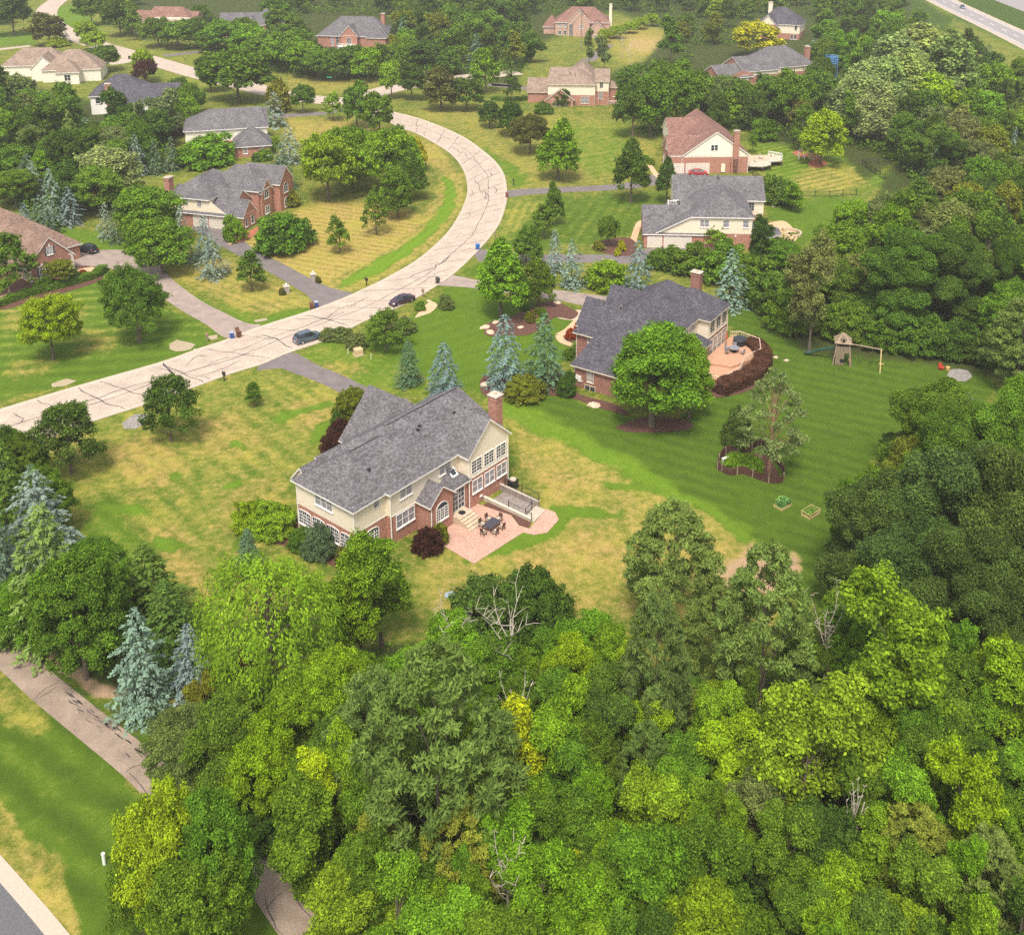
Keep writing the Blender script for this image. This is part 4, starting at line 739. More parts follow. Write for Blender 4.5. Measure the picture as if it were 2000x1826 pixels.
def broadleaf(seed, h=10., w=8., base=.16, leaf=.26, ncl=150, rcl=.9, form='round', dens=1., lob=.35, gap=0., up=.45, asp=.62, fuzz=1., kw_k=0):
    """a crown of many leafy clumps around the ends of its limbs: (quads, brightness, clump centres)"""
    r = np.random.default_rng(seed); D = sph(ncl, r); D[:, 2] = np.where(D[:, 2] < -.55, -D[:, 2], D[:, 2])
    rad = lobes(D, r, 10, lob)*r.uniform(.4, 1, ncl)**.45; rad /= np.percentile(rad, 95); b0 = h*base; ch = h-b0
    C = D*rad[:, None]; z = C[:, 2]
    if form == 'round': zz = b0+ch*.48+z*ch*.5; s = np.ones(ncl)
    elif form == 'egg': zz = b0+ch*.42+z*ch*.55; s = np.where(z > 0, 1-.35*z, 1.)
    elif form == 'cone': t = (z+1)/2; zz = b0+ch*t; s = 1.25-1.05*t
    elif form == 'vase': t = (z+1)/2; zz = b0+ch*(.12+.86*t); s = .55+.55*t
    elif form == 'wild':
        K = kw_k or 7; sc = r.normal(size=(K, 3)); sc = nrm(sc)*r.uniform(.25, .75, (K, 1)); sc[:, 2] = np.linspace(-.75, .85, K); sc[:, :2] *= (1.25-.45*np.abs(sc[:, 2:3])); J = r.integers(0, K, ncl); rs_ = r.uniform(.28, .52, K)
        C = sc[J]+C*rs_[J][:, None]; z = C[:, 2]; zz = b0+ch*.5+z*ch*.46; s = np.full(ncl, 1.0)
    elif form == 'dome': zz = ch*(.12+.8*np.abs(z)); s = np.ones(ncl)
    C = np.stack([C[:, 0]*w/2*s, C[:, 1]*w/2*s, zz], 1)
    C[:, 2] = np.clip(C[:, 2], rcl*.6, None); rc = rcl*r.uniform(.6, 1.35, ncl)
    if gap: k = r.random(ncl) > gap; C = C[k]; rc = rc[k]
    ctr = np.array([0, 0, b0+ch*.45]); per = np.maximum(6, (dens*2.1*4*math.pi*rc**2/(leaf*leaf*asp*.5)*.42).astype(int))
    I = np.repeat(np.arange(len(C)), per); d = sph(len(I), r); o = nrm(C-ctr)
    d = nrm(d+o[I]*.4+np.array([0, 0, .25])); rr = rc[I]*(r.uniform(.5-.3*fuzz, 1.05, len(I))**.55+np.abs(r.normal(size=len(I)))*.22*fuzz); el = r.uniform(-.5, .9, len(C))
    P = C[I]+d*rr[:, None]*np.array([1, 1, .72])+o[I]*(np.sum(d*o[I], 1)*rr*np.clip(el[I], 0, 1))[:, None]; N = d*.5+np.array([0, 0, up])+r.normal(size=d.shape)*.42
    cl = r.uniform(0, 1, len(C)); A = .5+(cl[I]-.5)*.4+r.normal(size=len(I))*.27
    P[:, 2] = np.maximum(P[:, 2], .05)
    return leafquads(P, N, leaf, leaf*asp, r), A, C
def trunkmesh(name, h, C, r0, seed, m, base=.16, nl=9, lean=0, rs=1.):
    r = random.Random(seed); mb = MB(); top = h*.82; k = 6
    pts = [Vector((lean*t*t+r.gauss(0, .03)*h*.1*t, r.gauss(0, .03)*h*.1*t, top*t)) for t in [i/k for i in range(k+1)]]
    mb.tube(pts, [r0*(1.35 if i == 0 else 1-.85*i/k) for i in range(k+1)], 8)
    if len(C):
        for _ in range(nl):
            c = Vector(C[r.randrange(len(C))]); t = max(base*.8, min(.75, c.z/h-.22)); p = Vector((lean*t*t, 0, top*t)); q = p.lerp(c, .5)+Vector((0, 0, .05*h)); mb.tube([p, q, c], [r0*.3, r0*.18, r0*.06], 5)
    me = bpy.data.meshes.new(name); me.from_pydata(mb.v, [], mb.f); me.materials.append(m); return me
def spruce(seed, h=10., w=5., leaf=.3, whorl=.42, nb=11, droop=.25, dens=1., wn=.42):
    """tiers of boughs with flat needle sprays"""
    r = np.random.default_rng(seed); P = []; N = []; D = []; A = []; z = .25; az = r.uniform(0, 6.28, 5); am = r.uniform(.04, .16, 5)
    while z < h*.985:
        t = z/h; Lb = w/2*(1-t)**.68*(.93+.14*r.random())+.08; n_ = max(4, int(nb*(1-t*.55))); a0 = r.uniform(0, 6.28)
        for k in range(n_):
            a = a0+6.283*k/n_+r.normal()*.2
            if r.random() < .07: continue
            L = Lb*r.uniform(.72, 1.15)*(1+sum(m0*math.sin((j+1)*a+b0+t*5*j) for j, (m0, b0) in enumerate(zip(am, az)))*.8); u = np.array([math.cos(a), math.sin(a), 0]); v = np.array([-u[1], u[0], 0]); m_ = max(3, int(L/leaf*2.6*dens)); s = np.sqrt(r.uniform(.08, 1, m_)); br = r.uniform(.3, .7)
            side = r.choice([-1, 1], m_)*r.uniform(.0, .32, m_)*L*(1.05-s)*1.5
            p = u*(s*L)[:, None]+v*side[:, None]; p[:, 2] = z+.18*L*s-droop*L*s*s*1.5-np.abs(side)*.25+r.normal(size=m_)*.05
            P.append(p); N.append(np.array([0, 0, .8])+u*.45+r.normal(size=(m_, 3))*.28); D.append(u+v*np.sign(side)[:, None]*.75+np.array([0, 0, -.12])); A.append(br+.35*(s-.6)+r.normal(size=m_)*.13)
        z += whorl*(1-.45*t)*r.uniform(.85, 1.15)
    P = np.concatenate(P); N = np.concatenate(N); D = np.concatenate(D); A = np.concatenate(A); P[:, 2] = np.maximum(P[:, 2], .05)
    return leafquads(P, N, leaf, leaf*wn, r, D, .25), A, []
def pine(seed, h=12., w=7., leaf=.3, ncl=120, base=.1, gap=.0, dens=1., rcl=.95, top=.9):
    """plumes of needles held out on long limbs"""
    r = np.random.default_rng(seed); t = r.uniform(0, 1, ncl)**.85; a = r.uniform(0, 6.28, ncl); R_ = w/2*np.sin(np.clip((1-t)*top+.12, 0, 1)*math.pi*.62)*r.uniform(.45, 1.08, ncl)**.5
    C = np.stack([np.cos(a)*R_, np.sin(a)*R_, h*(base+(.97-base)*t)+R_*.12], 1); rc = rcl*r.uniform(.55, 1.2, ncl)*(1.1-.5*t)
    k = r.random(ncl) > gap; C = C[k]; rc = rc[k]
    per = np.maximum(8, (dens*4*math.pi*rc**2/(leaf*leaf*.22)*.62).astype(int)); I = np.repeat(np.arange(len(C)), per); d = sph(len(I), r); d = nrm(d+np.array([0, 0, .35]))
    P = C[I]+d*(rc[I]*r.uniform(.25, 1.05, len(I))**.6)[:, None]*np.array([1, 1, .6]); N = r.normal(size=d.shape)+np.array([0, 0, .7])+d*.4
    cl = r.uniform(0, 1, len(C)); A = .5+(cl[I]-.5)*.5+r.normal(size=len(I))*.16
    return leafquads(P, N, leaf*1.15, leaf*.34, r, d+np.array([0, 0, .35]), .35), A, C
def willow(seed, h=11., w=10., leaf=.34, ns=900, dens=1.):
    r = np.random.default_rng(seed); D = sph(ns, r); D[:, 2] = np.abs(D[:, 2])*.95+.02; rad = lobes(D, r, 12, .3)*r.uniform(.5, 1, ns)**.4
    D[:, 2] = np.where(r.random(ns) < .3, -D[:, 2]*.5, D[:, 2]); S_ = np.stack([D[:, 0]*rad*w/2, D[:, 1]*rad*w/2, h*.46+D[:, 2]*rad*h*.48], 1); P = []; Dd = []; A = []; out = nrm(S_*np.array([1, 1, 0])+1e-6)
    for i in range(ns):
        L = r.uniform(.6, 1.7)*h/11*(1.25-D[i, 2]*.5); k = int(L/leaf*3.6*dens); s = np.linspace(0, 1, k); p = S_[i]+out[i]*(.35*L*np.sqrt(s))[:, None]+np.array([0, 0, 1])*(-L*s**1.4+.12*L*np.sin(s*3))[:, None]+r.normal(size=(k, 3))*.15
        P.append(p); Dd.append(np.tile(out[i]*.4+np.array([0, 0, -1]), (k, 1))); A.append(r.uniform(.3, .7)+.35*(.5-s)+r.normal(size=k)*.12)
    P = np.concatenate(P); Dd = np.concatenate(Dd); A = np.concatenate(A); P[:, 2] = np.maximum(P[:, 2], .3)
    N = nrm(P-np.array([0, 0, h*.4]))*.8+np.array([0, 0, .45])+r.normal(size=P.shape)*.3
    P += r.normal(size=P.shape)*.1
    return leafquads(P, N, leaf*1.15, leaf*.5, r, Dd, .6), A, S_[::9]
# designs: three levels of leaf size, by how near the tree stands
KIND = {}
def design(key, fn, m, h, w, r0, bark=BARK, nl=9, base=.16, **kw):
    KIND[key] = dict(fn=fn, m=m, h=h, w=w, r0=r0, bark=bark, nl=nl, base=base, kw=kw)
design('wild', broadleaf, LEAF, 9, 7.5, .16, form='wild', ncl=300, rcl=.55, lob=.5, nl=12, kw_k=8)
design('round', broadleaf, LEAF, 10, 9, .22, form='round', ncl=300, rcl=.58, lob=.5, gap=.06)
design('oak', broadleaf, LEAF, 14, 13, .35, form='wild', ncl=260, rcl=1.15, lob=.5, fuzz=.25, kw_k=16, up=.65, base=.1, nl=12)
design('egg', broadleaf, LEAF, 10, 6.5, .2, form='egg', ncl=230, rcl=.55, lob=.45, base=.12)
design('cone', broadleaf, LEAF, 10, 6.5, .2, form='cone', ncl=240, rcl=.52, base=.08)
design('loose', broadleaf, LEAF, 11, 7.5, .16, form='wild', ncl=250, rcl=.5, lob=.6, gap=.05, dens=.8, kw_k=9, nl=16, base=.2)
design('open', broadleaf, LEAF, 7, 5.4, .13, form='egg', ncl=130, rcl=.45, lob=.6, gap=.22, dens=.6, nl=14, base=.08)
design('slim', broadleaf, LEAF, 9, 3., .1, form='egg', ncl=100, rcl=.4, lob=.6, gap=.12, dens=.7, nl=10, base=.15)
design('dome', broadleaf, LEAF, 5, 6.5, .1, form='dome', ncl=240, rcl=.42, lob=.4, base=.0, nl=3)
design('plume', broadleaf, LEAF, 13, 7, .25, form='egg', ncl=300, rcl=.65, lob=.6, base=.04, up=.6)
design('willow', willow, LEAF, 11, 10, .3)
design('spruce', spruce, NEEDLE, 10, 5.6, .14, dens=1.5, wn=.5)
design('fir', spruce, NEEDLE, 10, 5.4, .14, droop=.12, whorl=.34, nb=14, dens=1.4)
design('pine', pine, NEEDLE, 13, 8.5, .16, BARK, nl=10, ncl=260, rcl=.75)
design('scots', pine, NEEDLE, 11, 6, .18, PBARK, nl=26, gap=.15, ncl=150, rcl=.6, base=.25, dens=.55)
MC = {}
def lod_of(y): return 0 if y < 165 else (1 if y < 270 else 2)
def meshes(key, var, lod):
    k = (key, var, lod)
    if k in MC: return MC[k]
    D = KIND[key]; kw = dict(D['kw']); f = (1, 1.6, 2.4)[lod]; leaf = {'broadleaf': .205, 'spruce': .27, 'pine': .30, 'willow': .21}[D['fn'].__name__]*f
    if D['fn'] in (broadleaf, pine): kw['base'] = D['base']
    if D['fn'] is broadleaf and lod: kw['ncl'] = int(kw.get('ncl', 150)*(1, .8, .55)[lod]); kw['rcl'] = kw.get('rcl', .9)*(1, 1.1, 1.3)[lod]
    if D['fn'] is spruce and lod: kw['whorl'] = kw.get('whorl', .42)*(1, 1.3, 1.9)[lod]; kw['nb'] = int(kw.get('nb', 11)*(1, .85, .65)[lod]); kw['dens'] = (1, 1.25, 1.6)[lod]
    if D['fn'] is pine: kw['dens'] = kw.get('dens', 1.)*(1, 1.2, 1.5)[lod]
    if D['fn'] is willow: kw['dens'] = (1, 1.3, 1.7)[lod]; kw['ns'] = (950, 420, 260)[lod]
    seed = abs(hash_(key))*31+var*7+1
    Q, A, C = D['fn'](seed, h=D['h'], w=D['w'], leaf=leaf, **kw)
    cm_ = quadmesh('crown', Q, A, D['m']); tm = trunkmesh('trunk', D['h'], C, D['r0'], seed, D['bark'], D['base'], D['nl'])
    MC[k] = (cm_, tm); return MC[k]
def hash_(s): return sum(ord(c)*(i+3) for i, c in enumerate(s)) % 997
COLS = dict(barberry=(.125, .058, .042), lime=(.245, .365, .018), spring=(.205, .325, .022), yellow=(.40, .50, .02), gold=(.37, .40, .02), fresh=(.165, .30, .022), mid=(.125, .230, .024), green=(.105, .190, .024), dark=(.078, .142, .024), deep=(.088, .145, .036), olive=(.185, .215, .026), blue=(.165, .235, .205), bluegreen=(.10, .165, .095), silver=(.27, .36, .125), grey=(.175, .22, .075), purple=(.085, .030, .028), brown=(.20, .145, .06), red=(.36, .08, .03), pine=(.135, .200, .045), rust=(.140, .140, .035))
CW = dict(spring='yellow-green', lime='lime-green', yellow='bright yellow', gold='golden', fresh='fresh green', mid='mid-green', green='green', dark='dark green', deep='very dark green', olive='olive', blue='pale blue', bluegreen='blue-green', silver='silvery green', grey='grey-green', purple='purple-leaved', brown='brownish', red='red-leaved', pine='pine-green', rust='bronze-tinged')
KW = dict(wild='ragged broadleaf tree', round='round-crowned tree', oak='broad oak-like tree', egg='egg-shaped tree', cone='conical broadleaf tree', loose='loose airy tree', open='open-branched tree', slim='slender tree', dome='bushy shrub', plume='plume-crowned poplar', willow='weeping willow', spruce='spruce', fir='fir', pine='shaggy pine', scots='sparse pine')
NMC = dict(spring='leafy_tree', mid='mid_green_tree', fresh='broadleaf_tree', lime='leafy_tree', green='greenish_tree', dark='oak_or_dark_tree', olive='leafy_tree', grey='poplar_or_grey_tree', yellow='leafy_tree', rust='greenish_tree', purple='purple_tree', deep='oak_or_dark_tree', gold='leafy_tree')  # object names picked by leaf tint; the species of these trees are unknown
NM = dict(wild='broadleaf_tree', spruce='spruce_tree', fir='fir_tree', pine='pine_tree', scots='pine_tree', willow='willow_tree', dome='shrub', plume='poplar_or_grey_tree', oak='oak_or_dark_tree', slim='slender_tree', open='ornamental_tree', round='round_tree', egg='broadleaf_tree', cone='broadleaf_tree', loose='leafy_tree')
CAT = dict(spruce='spruce', fir='fir', pine='pine', scots='pine', willow='willow', dome='shrub')
TREES = []; rt = random.Random(11)
def tree(kind, p, h, w, col, label=None, trunk=True, name=None, var=None, squash=None):
    D = KIND[kind]; var = rt.randrange(3 if kind in ('round', 'egg', 'loose', 'oak', 'dome', 'open', 'wild') else 2) if var is None else var
    lod = lod_of(p[1])
    if h < D['h']*.5 and lod < 2 and p[1] > 100: lod = max(0, lod)
    cm_, tm = meshes(kind, var, lod); e = empty(name or (NMC.get(col, 'broadleaf_tree') if kind in ('round', 'egg', 'cone', 'loose', 'wild') else NM[kind]), (p[0], p[1], float(terr(p[0], p[1]))), rt.uniform(0, 6.28), None, CAT.get(kind, 'tree'))
    sx = w/D['w']*(1.2 if kind in ('spruce', 'fir') else 1); sz = h/D['h']; e.scale = (sx*rt.uniform(.94, 1.06), sx*rt.uniform(.94, 1.06), sz)
    c = bpy.data.objects.new('crown', cm_); link(c, e); b_ = COLS[col]; q = rt.uniform(.88, 1.14); c.color = (b_[0]*q*rt.uniform(.9, 1.12), b_[1]*q, b_[2]*q*rt.uniform(.85, 1.2), 1)
    if trunk and kind != 'dome': t = bpy.data.objects.new('trunk', tm); link(t, e)
    TREES.append(dict(e=e, p=p, h=h, w=w, kind=kind, col=col, label=label)); return e
def tb(kind, u, vb, vt, wp, col, label=None, **k):
    """a tree whose foot is seen at (u, vb) and whose top at vt"""
    p = G(u, vb); lo, hi = .5, 30.
    for _ in range(30):
        m_ = (lo+hi)/2
        if proj((p.x, p.y, p.z+m_))[1] > vt: lo = m_
        else: hi = m_
    w_ = wp/px(vb)
    return tree(kind, p, lo*1.0, w_, col, label, **k)
def tt(kind, u, vt, h, wp, col, label=None, **k):
    """a tree seen only by its top at (u, vt), of height h"""
    p = G(u, vt, h*.95); s = F/(p.y*math.cos(TH)+(H-h)*math.sin(TH)); return tree(kind, p, h, wp/s, col, label, **k)
# ---- trees one can pick out, left to right, front to back
LG = 'in the lawn below the brown-roofed house'
tb('round', 105, 703, 583, 112, 'lime', 'round lime-green tree alone in the striped lawn at the left')
tb('round', 272, 668, 520, 120, 'green', 'round bronze-tinged green tree beside the worn driveway at the left')
tb('open', 140, 925, 772, 125, 'dark', 'dark open-branched tree in front of the road at the left edge')
tb('open', 335, 862, 728, 108, 'dark', 'dark open-branched tree beside the grey gravel patch by the road')
tb('slim', 497, 795, 745, 30, 'green', 'tiny sapling in the dry front lawn')
tb('open', 755, 684, 598, 82, 'green', 'small tree beside the green utility box by the road')
tb('fir', 799, 750, 662, 50, 'bluegreen', 'small dark fir standing alone, left of the pale blue spruce behind the front house')
tb('spruce', 869, 775, 666, 66, 'blue', 'pale blue spruce just behind the front house chimney')
tb('spruce', 987, 752, 610, 78, 'blue', 'tall blue spruce with browning base in the left end of the mulch bed')
tb('spruce', 1063, 750, 608, 84, 'bluegreen', 'shaggy brown-green spruce beside the slate-roofed house')
tb('cone', 978, 620, 476, 112, 'fresh', 'tall fresh-green conical tree over the boulder-edged mulch bed')
tb('egg', 1052, 600, 502, 62, 'green', 'dark green tree right behind the fresh-green conical one')
tb('spruce', 1083, 532, 448, 44, 'blue', 'left one of the two blue spruces beside the driveway')
tb('spruce', 1116, 560, 466, 52, 'blue', 'right one of the two blue spruces beside the driveway')
tb('spruce', 1245, 578, 468, 66, 'blue', 'blue spruce standing behind the slate roof')
tb('spruce', 1424, 598, 484, 72, 'blue', 'large blue spruce beside the chimney of the slate-roofed house')
tb('dome', 1182, 560, 502, 92, 'fresh', 'rounded bright shrub between two blue spruces')
tb('egg', 1272, 832, 618, 180, 'fresh', 'big fresh-green tree hiding the side of the slate-roofed house')
tb('egg', 1345, 818, 662, 90, 'fresh', 'shorter right-hand stem of the big fresh-green tree')
tb('dome', 1441, 870, 788, 66, 'deep', 'very dark round juniper beside the picket-fenced planter')
tb('egg', 1090, 352, 238, 84, 'fresh', 'bright round tree beside the curved road, above the mailbox')
tb('round', 1036, 300, 222, 74, 'rust', 'dark bronze tree beside the bright round one')
tb('egg', 996, 266, 198, 52, 'dark', 'middle small dark tree in the row down the slope')
tb('egg', 956, 250, 197, 42, 'dark', 'smallest dark tree at the top of the sloping row')
tb('egg', 862, 216, 128, 66, 'rust', 'dense dark bronze tree beyond the bend'); tb('round', 912, 216, 155, 64, 'dark', 'low dark tree right of the bronze one beyond the bend')
tb('round', 804, 196, 128, 54, 'dark', 'dark round tree left of the bronze one beyond the bend'); tb('round', 765, 194, 120, 50, 'fresh', 'bright small tree beside the road junction')
tb('egg', 949, 182, 92, 48, 'fresh', 'tall bright tree left of the tan-roofed house'); tb('open', 1000, 200, 142, 32, 'dark', 'thin dark tree by the tan-roofed house drive')
tb('egg', 697, 250, 153, 50, 'mid', 'left one of the two upright trees at the road junction'); tb('egg', 742, 264, 170, 54, 'mid', 'right one of the two upright trees at the road junction')
tb('round', 592, 222, 167, 42, 'green', 'small round tree left of the road junction'); tb('open', 651, 236, 180, 44, 'fresh', 'small airy tree left of the two upright ones')
tb('dome', 777, 282, 238, 34, 'mid', 'little shrub at the roadside by the junction')
# grove inside the bend
for u, vb, vt, wp, c, k, lb in ((642, 392, 262, 108, 'spring', 'round', 'leftmost large tree of the grove inside the bend'), (690, 372, 250, 92, 'fresh', 'round', 'second large tree of the grove inside the bend'), (745, 378, 255, 100, 'spring', 'round', 'middle large tree of the grove inside the bend'), (795, 366, 262, 72, 'fresh', 'round', 'right large tree of the grove inside the bend'),
                                (812, 335, 268, 46, 'gold', 'egg', 'gold-topped tree at the right of the grove'), (700, 345, 252, 80, 'fresh', 'round', 'rear tree of the grove inside the bend'), (778, 425, 322, 62, 'mid', 'egg', 'upright tree in front of the grove'), (803, 392, 300, 56, 'green', 'egg', 'darker upright tree at the right front of the grove'),
                                (735, 458, 372, 56, 'green', 'open', 'small dark tree in front of the grove'), (664, 495, 418, 58, 'green', 'open', 'small dark tree in the dry striped lawn'), (720, 330, 256, 70, 'mid', 'round', 'inner tree of the grove'), (655, 350, 262, 70, 'mid', 'round', 'tree at the back left of the grove')):
    tb(k, u, vb, vt, wp, c, lb)
tb('dome', 553, 488, 400, 112, 'mid', 'big round bush in the dry lawn before the twin-gabled house'); tb('dome', 567, 402, 368, 44, 'olive', 'olive bush at the corner of the twin-gabled house'); tb('slim', 492, 568, 488, 46, 'green', 'slender tree between the two driveways')
tb('spruce', 417, 540, 456, 60, 'blue', 'palest blue spruce between the driveways'); tb('spruce', 402, 502, 420, 42, 'blue', 'blue spruce just behind the palest one'); tb('spruce', 360, 508, 400, 46, 'blue', 'blue spruce half hidden by two round trees')
tb('dome', 459, 470, 415, 42, 'fresh', 'small bright shrub at the garage corner of the twin-gabled house')
tb('round', 288, 482, 362, 122, 'mid', 'large round tree above the driveway bend'); tb('round', 318, 535, 430, 116, 'mid', 'large round tree at the bend of the worn driveway')
tb('spruce', 211, 464, 396, 40, 'blue', 'left small blue spruce beside the round trees'); tb('spruce', 232, 474, 396, 42, 'bluegreen', 'right small blue spruce beside the round trees')
for u, vb, vt, wp, c in ((68, 392, 312, 46, 'blue'), (107, 438, 328, 50, 'blue'), (139, 438, 364, 46, 'blue'), (86, 462, 380, 54, 'bluegreen'), (50, 440, 395, 30, 'blue')): tb('spruce', u, vb, vt, wp, c)
for u, vb, vt, wp, c in ((270, 342, 262, 42, 'blue'), (306, 340, 272, 38, 'bluegreen'), (339, 332, 267, 34, 'bluegreen'), (567, 318, 243, 56, 'blue'), (553, 368, 282, 54, 'bluegreen'), (538, 246, 178, 48, 'blue')): tb('spruce', u, vb, vt, wp, c)
tb('dome', 405, 322, 255, 104, 'fresh', 'bright bushy tree between the two grey-roofed houses'); tb('willow', 345, 255, 175, 92, 'fresh', 'feathery bright tree behind the blue-black roof')
tb('plume', 205, 402, 268, 120, 'silver', 'pale plume-crowned tree left of the blue spruces'); tb('round', 195, 420, 322, 90, 'mid')
tb('round', 466, 200, 98, 128, 'green', 'very large round tree over the far road'); tb('round', 412, 180, 112, 60, 'green'); tb('dome', 545, 218, 150, 48, 'olive')
tb('egg', 98, 90, 18, 58, 'rust', 'conical bronze tree beside the far road'); tb('round', 28, 70, -14, 80, 'dark', 'dark spreading tree in the top left corner'); tb('dome', 108, 92, 66, 44, 'lime', 'round lime shrub by the tan roof'); tb('spruce', 130, 82, 62, 20, 'blue', 'little blue spruce by the tan roof')
tb('round', 170, 84, 42, 42, 'lime', 'bright tree right of the far road, upper one'); tb('round', 187, 98, 64, 50, 'lime', 'bright tree right of the far road, lower one'); tb('round', 285, 158, 98, 38, 'lime', 'small yellow-green tree by the far road'); tb('round', 286, 165, 120, 46, 'purple', 'purple-leaved tree beside the blue-black roof')
tb('round', 236, 72, 0, 66, 'dark', 'big dark tree at the top left'); tb('loose', 262, 80, 12, 40, 'mid'); tb('round', 180, 50, -12, 60, 'green');  tb('round', 205, 140, 92, 66, 'green', 'wide tree right of the tan roof')
tb('round', 410, 104, 60, 52, 'green'); 
for u, vb, vt, wp, c in ((310, 92, 38, 70, 'green'), (350, 98, 44, 72, 'mid'), (385, 96, 36, 60, 'green'), (440, 104, 40, 84, 'mid'), (490, 120, 52, 76, 'fresh'), (525, 130, 62, 70, 'mid'), (560, 140, 66, 76, 'mid'), (600, 150, 84, 70, 'fresh'), (622, 158, 100, 64, 'mid'), (655, 158, 96, 60, 'green'), (585, 120, 60, 60, 'mid'), (690, 152, 92, 60, 'green'), (720, 160, 96, 60, 'fresh'), (548, 90, 20, 60, 'green'), (475, 92, 38, 60, 'mid'), (395, 60, 12, 46, 'green'), (540, 60, 0, 60, 'mid')): tb('round', u, vb, vt, wp, c)
# right side, middle distance
tb('cone', 1232, 396, 276, 76, 'dark', 'tall dark pointed tree beside the russet-roofed house'); tb('cone', 1302, 398, 312, 46, 'dark', 'dark pointed tree at the garage of the broad grey roof')
tb('dome', 1521, 398, 334, 66, 'green', 'dark rounded tree right of the broad grey roof'); tb('slim', 1548, 412, 358, 36, 'fresh', 'small bright tree right of the broad grey roof')
tb('egg', 1602, 322, 208, 74, 'lime', 'yellow-green tree in the red-mulched ring'); tb('loose', 1565, 298, 210, 60, 'mid', 'airy tree behind the garden arch'); tb('dome', 1487, 275, 210, 50, 'mid'); tb('slim', 1469, 300, 255, 18, 'fresh')
tb('egg', 1084, 440, 358, 38, 'green', 'upper dark tree of the roadside row'); tb('slim', 1062, 465, 402, 38, 'green', 'middle dark tree of the roadside row'); tb('egg', 1028, 520, 440, 56, 'green', 'lower dark tree of the roadside row'); tb('round', 1188, 482, 420, 40, 'green', 'small tree in the round mulch bed by the garage')
tb('open', 1395, 485, 428, 60, 'fresh', 'light airy tree in front of the cream garage wall'); tb('loose', 1580, 688, 480, 120, 'grey', 'tall pale-trunked tree at the lawn edge left of the swing set')
for u, vb, vt, wp, c, k in ((1460, 560, 488, 90, 'mid', 'dome'), (1350, 530, 476, 90, 'mid', 'dome'), (1300, 522, 480, 70, 'green', 'dome'), (1410, 545, 470, 100, 'mid', 'dome'), (1500, 600, 520, 110, 'green', 'dome'), (1540, 640, 560, 100, 'green', 'dome'), (1650, 655, 590, 110, 'mid', 'dome'), (1720, 665, 600, 110, 'green', 'dome'), (1790, 680, 610, 110, 'green', 'dome'), (1860, 690, 620, 110, 'dark', 'dome'), (1925, 705, 640, 90, 'dark', 'dome'),
                          (1640, 560, 440, 110, 'mid', 'round'), (1750, 640, 470, 190, 'green', 'oak'), (1860, 640, 480, 170, 'dark', 'oak'), (1520, 530, 470, 80, 'mid', 'round'), (1660, 470, 395, 80, 'fresh', 'round'), (1700, 520, 440, 90, 'mid', 'round')): tb(k, u, vb, vt, wp, c)
tb('pine', 1985, 760, 580, 130, 'pine', 'big shaggy pine at the right edge beyond the gravel patch'); tb('spruce', 1887, 800, 766, 34, 'blue', 'little blue spruce top at the edge of the right-hand oaks'); tb('spruce', 1974, 330, 246, 24, 'blue', 'lone blue spruce at the far right edge')
tb('plume', 1690, 218, 110, 90, 'silver'); tb('plume', 1740, 200, 72, 100, 'silver'); tb('plume', 1800, 190, 40, 120, 'silver', 'tallest silvery poplar at the upper right'); tb('plume', 1850, 210, 60, 90, 'silver'); tb('plume', 1670, 262, 150, 80, 'silver'); tb('plume', 1722, 250, 120, 90, 'silver'); tb('plume', 1770, 230, 90, 90, 'silver'); tb('plume', 1710, 285, 165, 70, 'silver')
tb('round', 1478, 112, 46, 88, 'gold', 'golden-yellow tree between two dark roofs at the top'); tb('round', 1818, 240, 148, 84, 'lime', 'yellow-green round tree right of the poplars'); tb('round', 1700, 172, 130, 0.1+50, 'mid'); tb('spruce', 1587, 130, 74, 40, 'blue', 'bluish spruce beside the end chimney at the top right')
tb('round', 1133, 62, 44, 20, 'purple', 'purple weeping tree before the pink brick house', name='weeping_tree'); 
for u, vb, vt, wp in ((1180, 84, 58, 30), (1205, 76, 52, 36), (1230, 66, 44, 32), (1250, 58, 36, 34), (1272, 52, 28, 30)): tb('round', u, vb, vt, wp, 'lime')
tb('loose', 1310, 128, 44, 56, 'mid', 'airy tree in the pale meadow at the top'); tb('loose', 1180, 140, 78, 40, 'grey'); tb('loose', 1150, 130, 60, 30, 'grey'); tb('dome', 1100, 205, 165, 40, 'dark', 'dark shrubs at the entrance of the tan-roofed house'); tb('dome', 1058, 222, 190, 38, 'mid', 'round shrub at the corner of the tan-roofed house')
for u, vb, vt, wp, c in ((1235, 270, 160, 70, 'green'), (1270, 268, 150, 80, 'mid'), (1320, 250, 140, 80, 'mid'), (1245, 225, 130, 70, 'green'), (1290, 215, 118, 70, 'mid'), (1360, 225, 140, 70, 'green'), (1400, 232, 150, 70, 'mid'), (1440, 240, 158, 80, 'green'), (1500, 240, 150, 80, 'green'), (1545, 250, 150, 80, 'mid'), (1590, 230, 140, 80, 'green'), (1640, 240, 170, 70, 'green')): tb('round', u, vb, vt, wp, c)
# planter pine
pp = tb('scots', 1502, 925, 722, 118, 'grey', 'sparse orange-barked pine growing out of the picket-fenced planter')
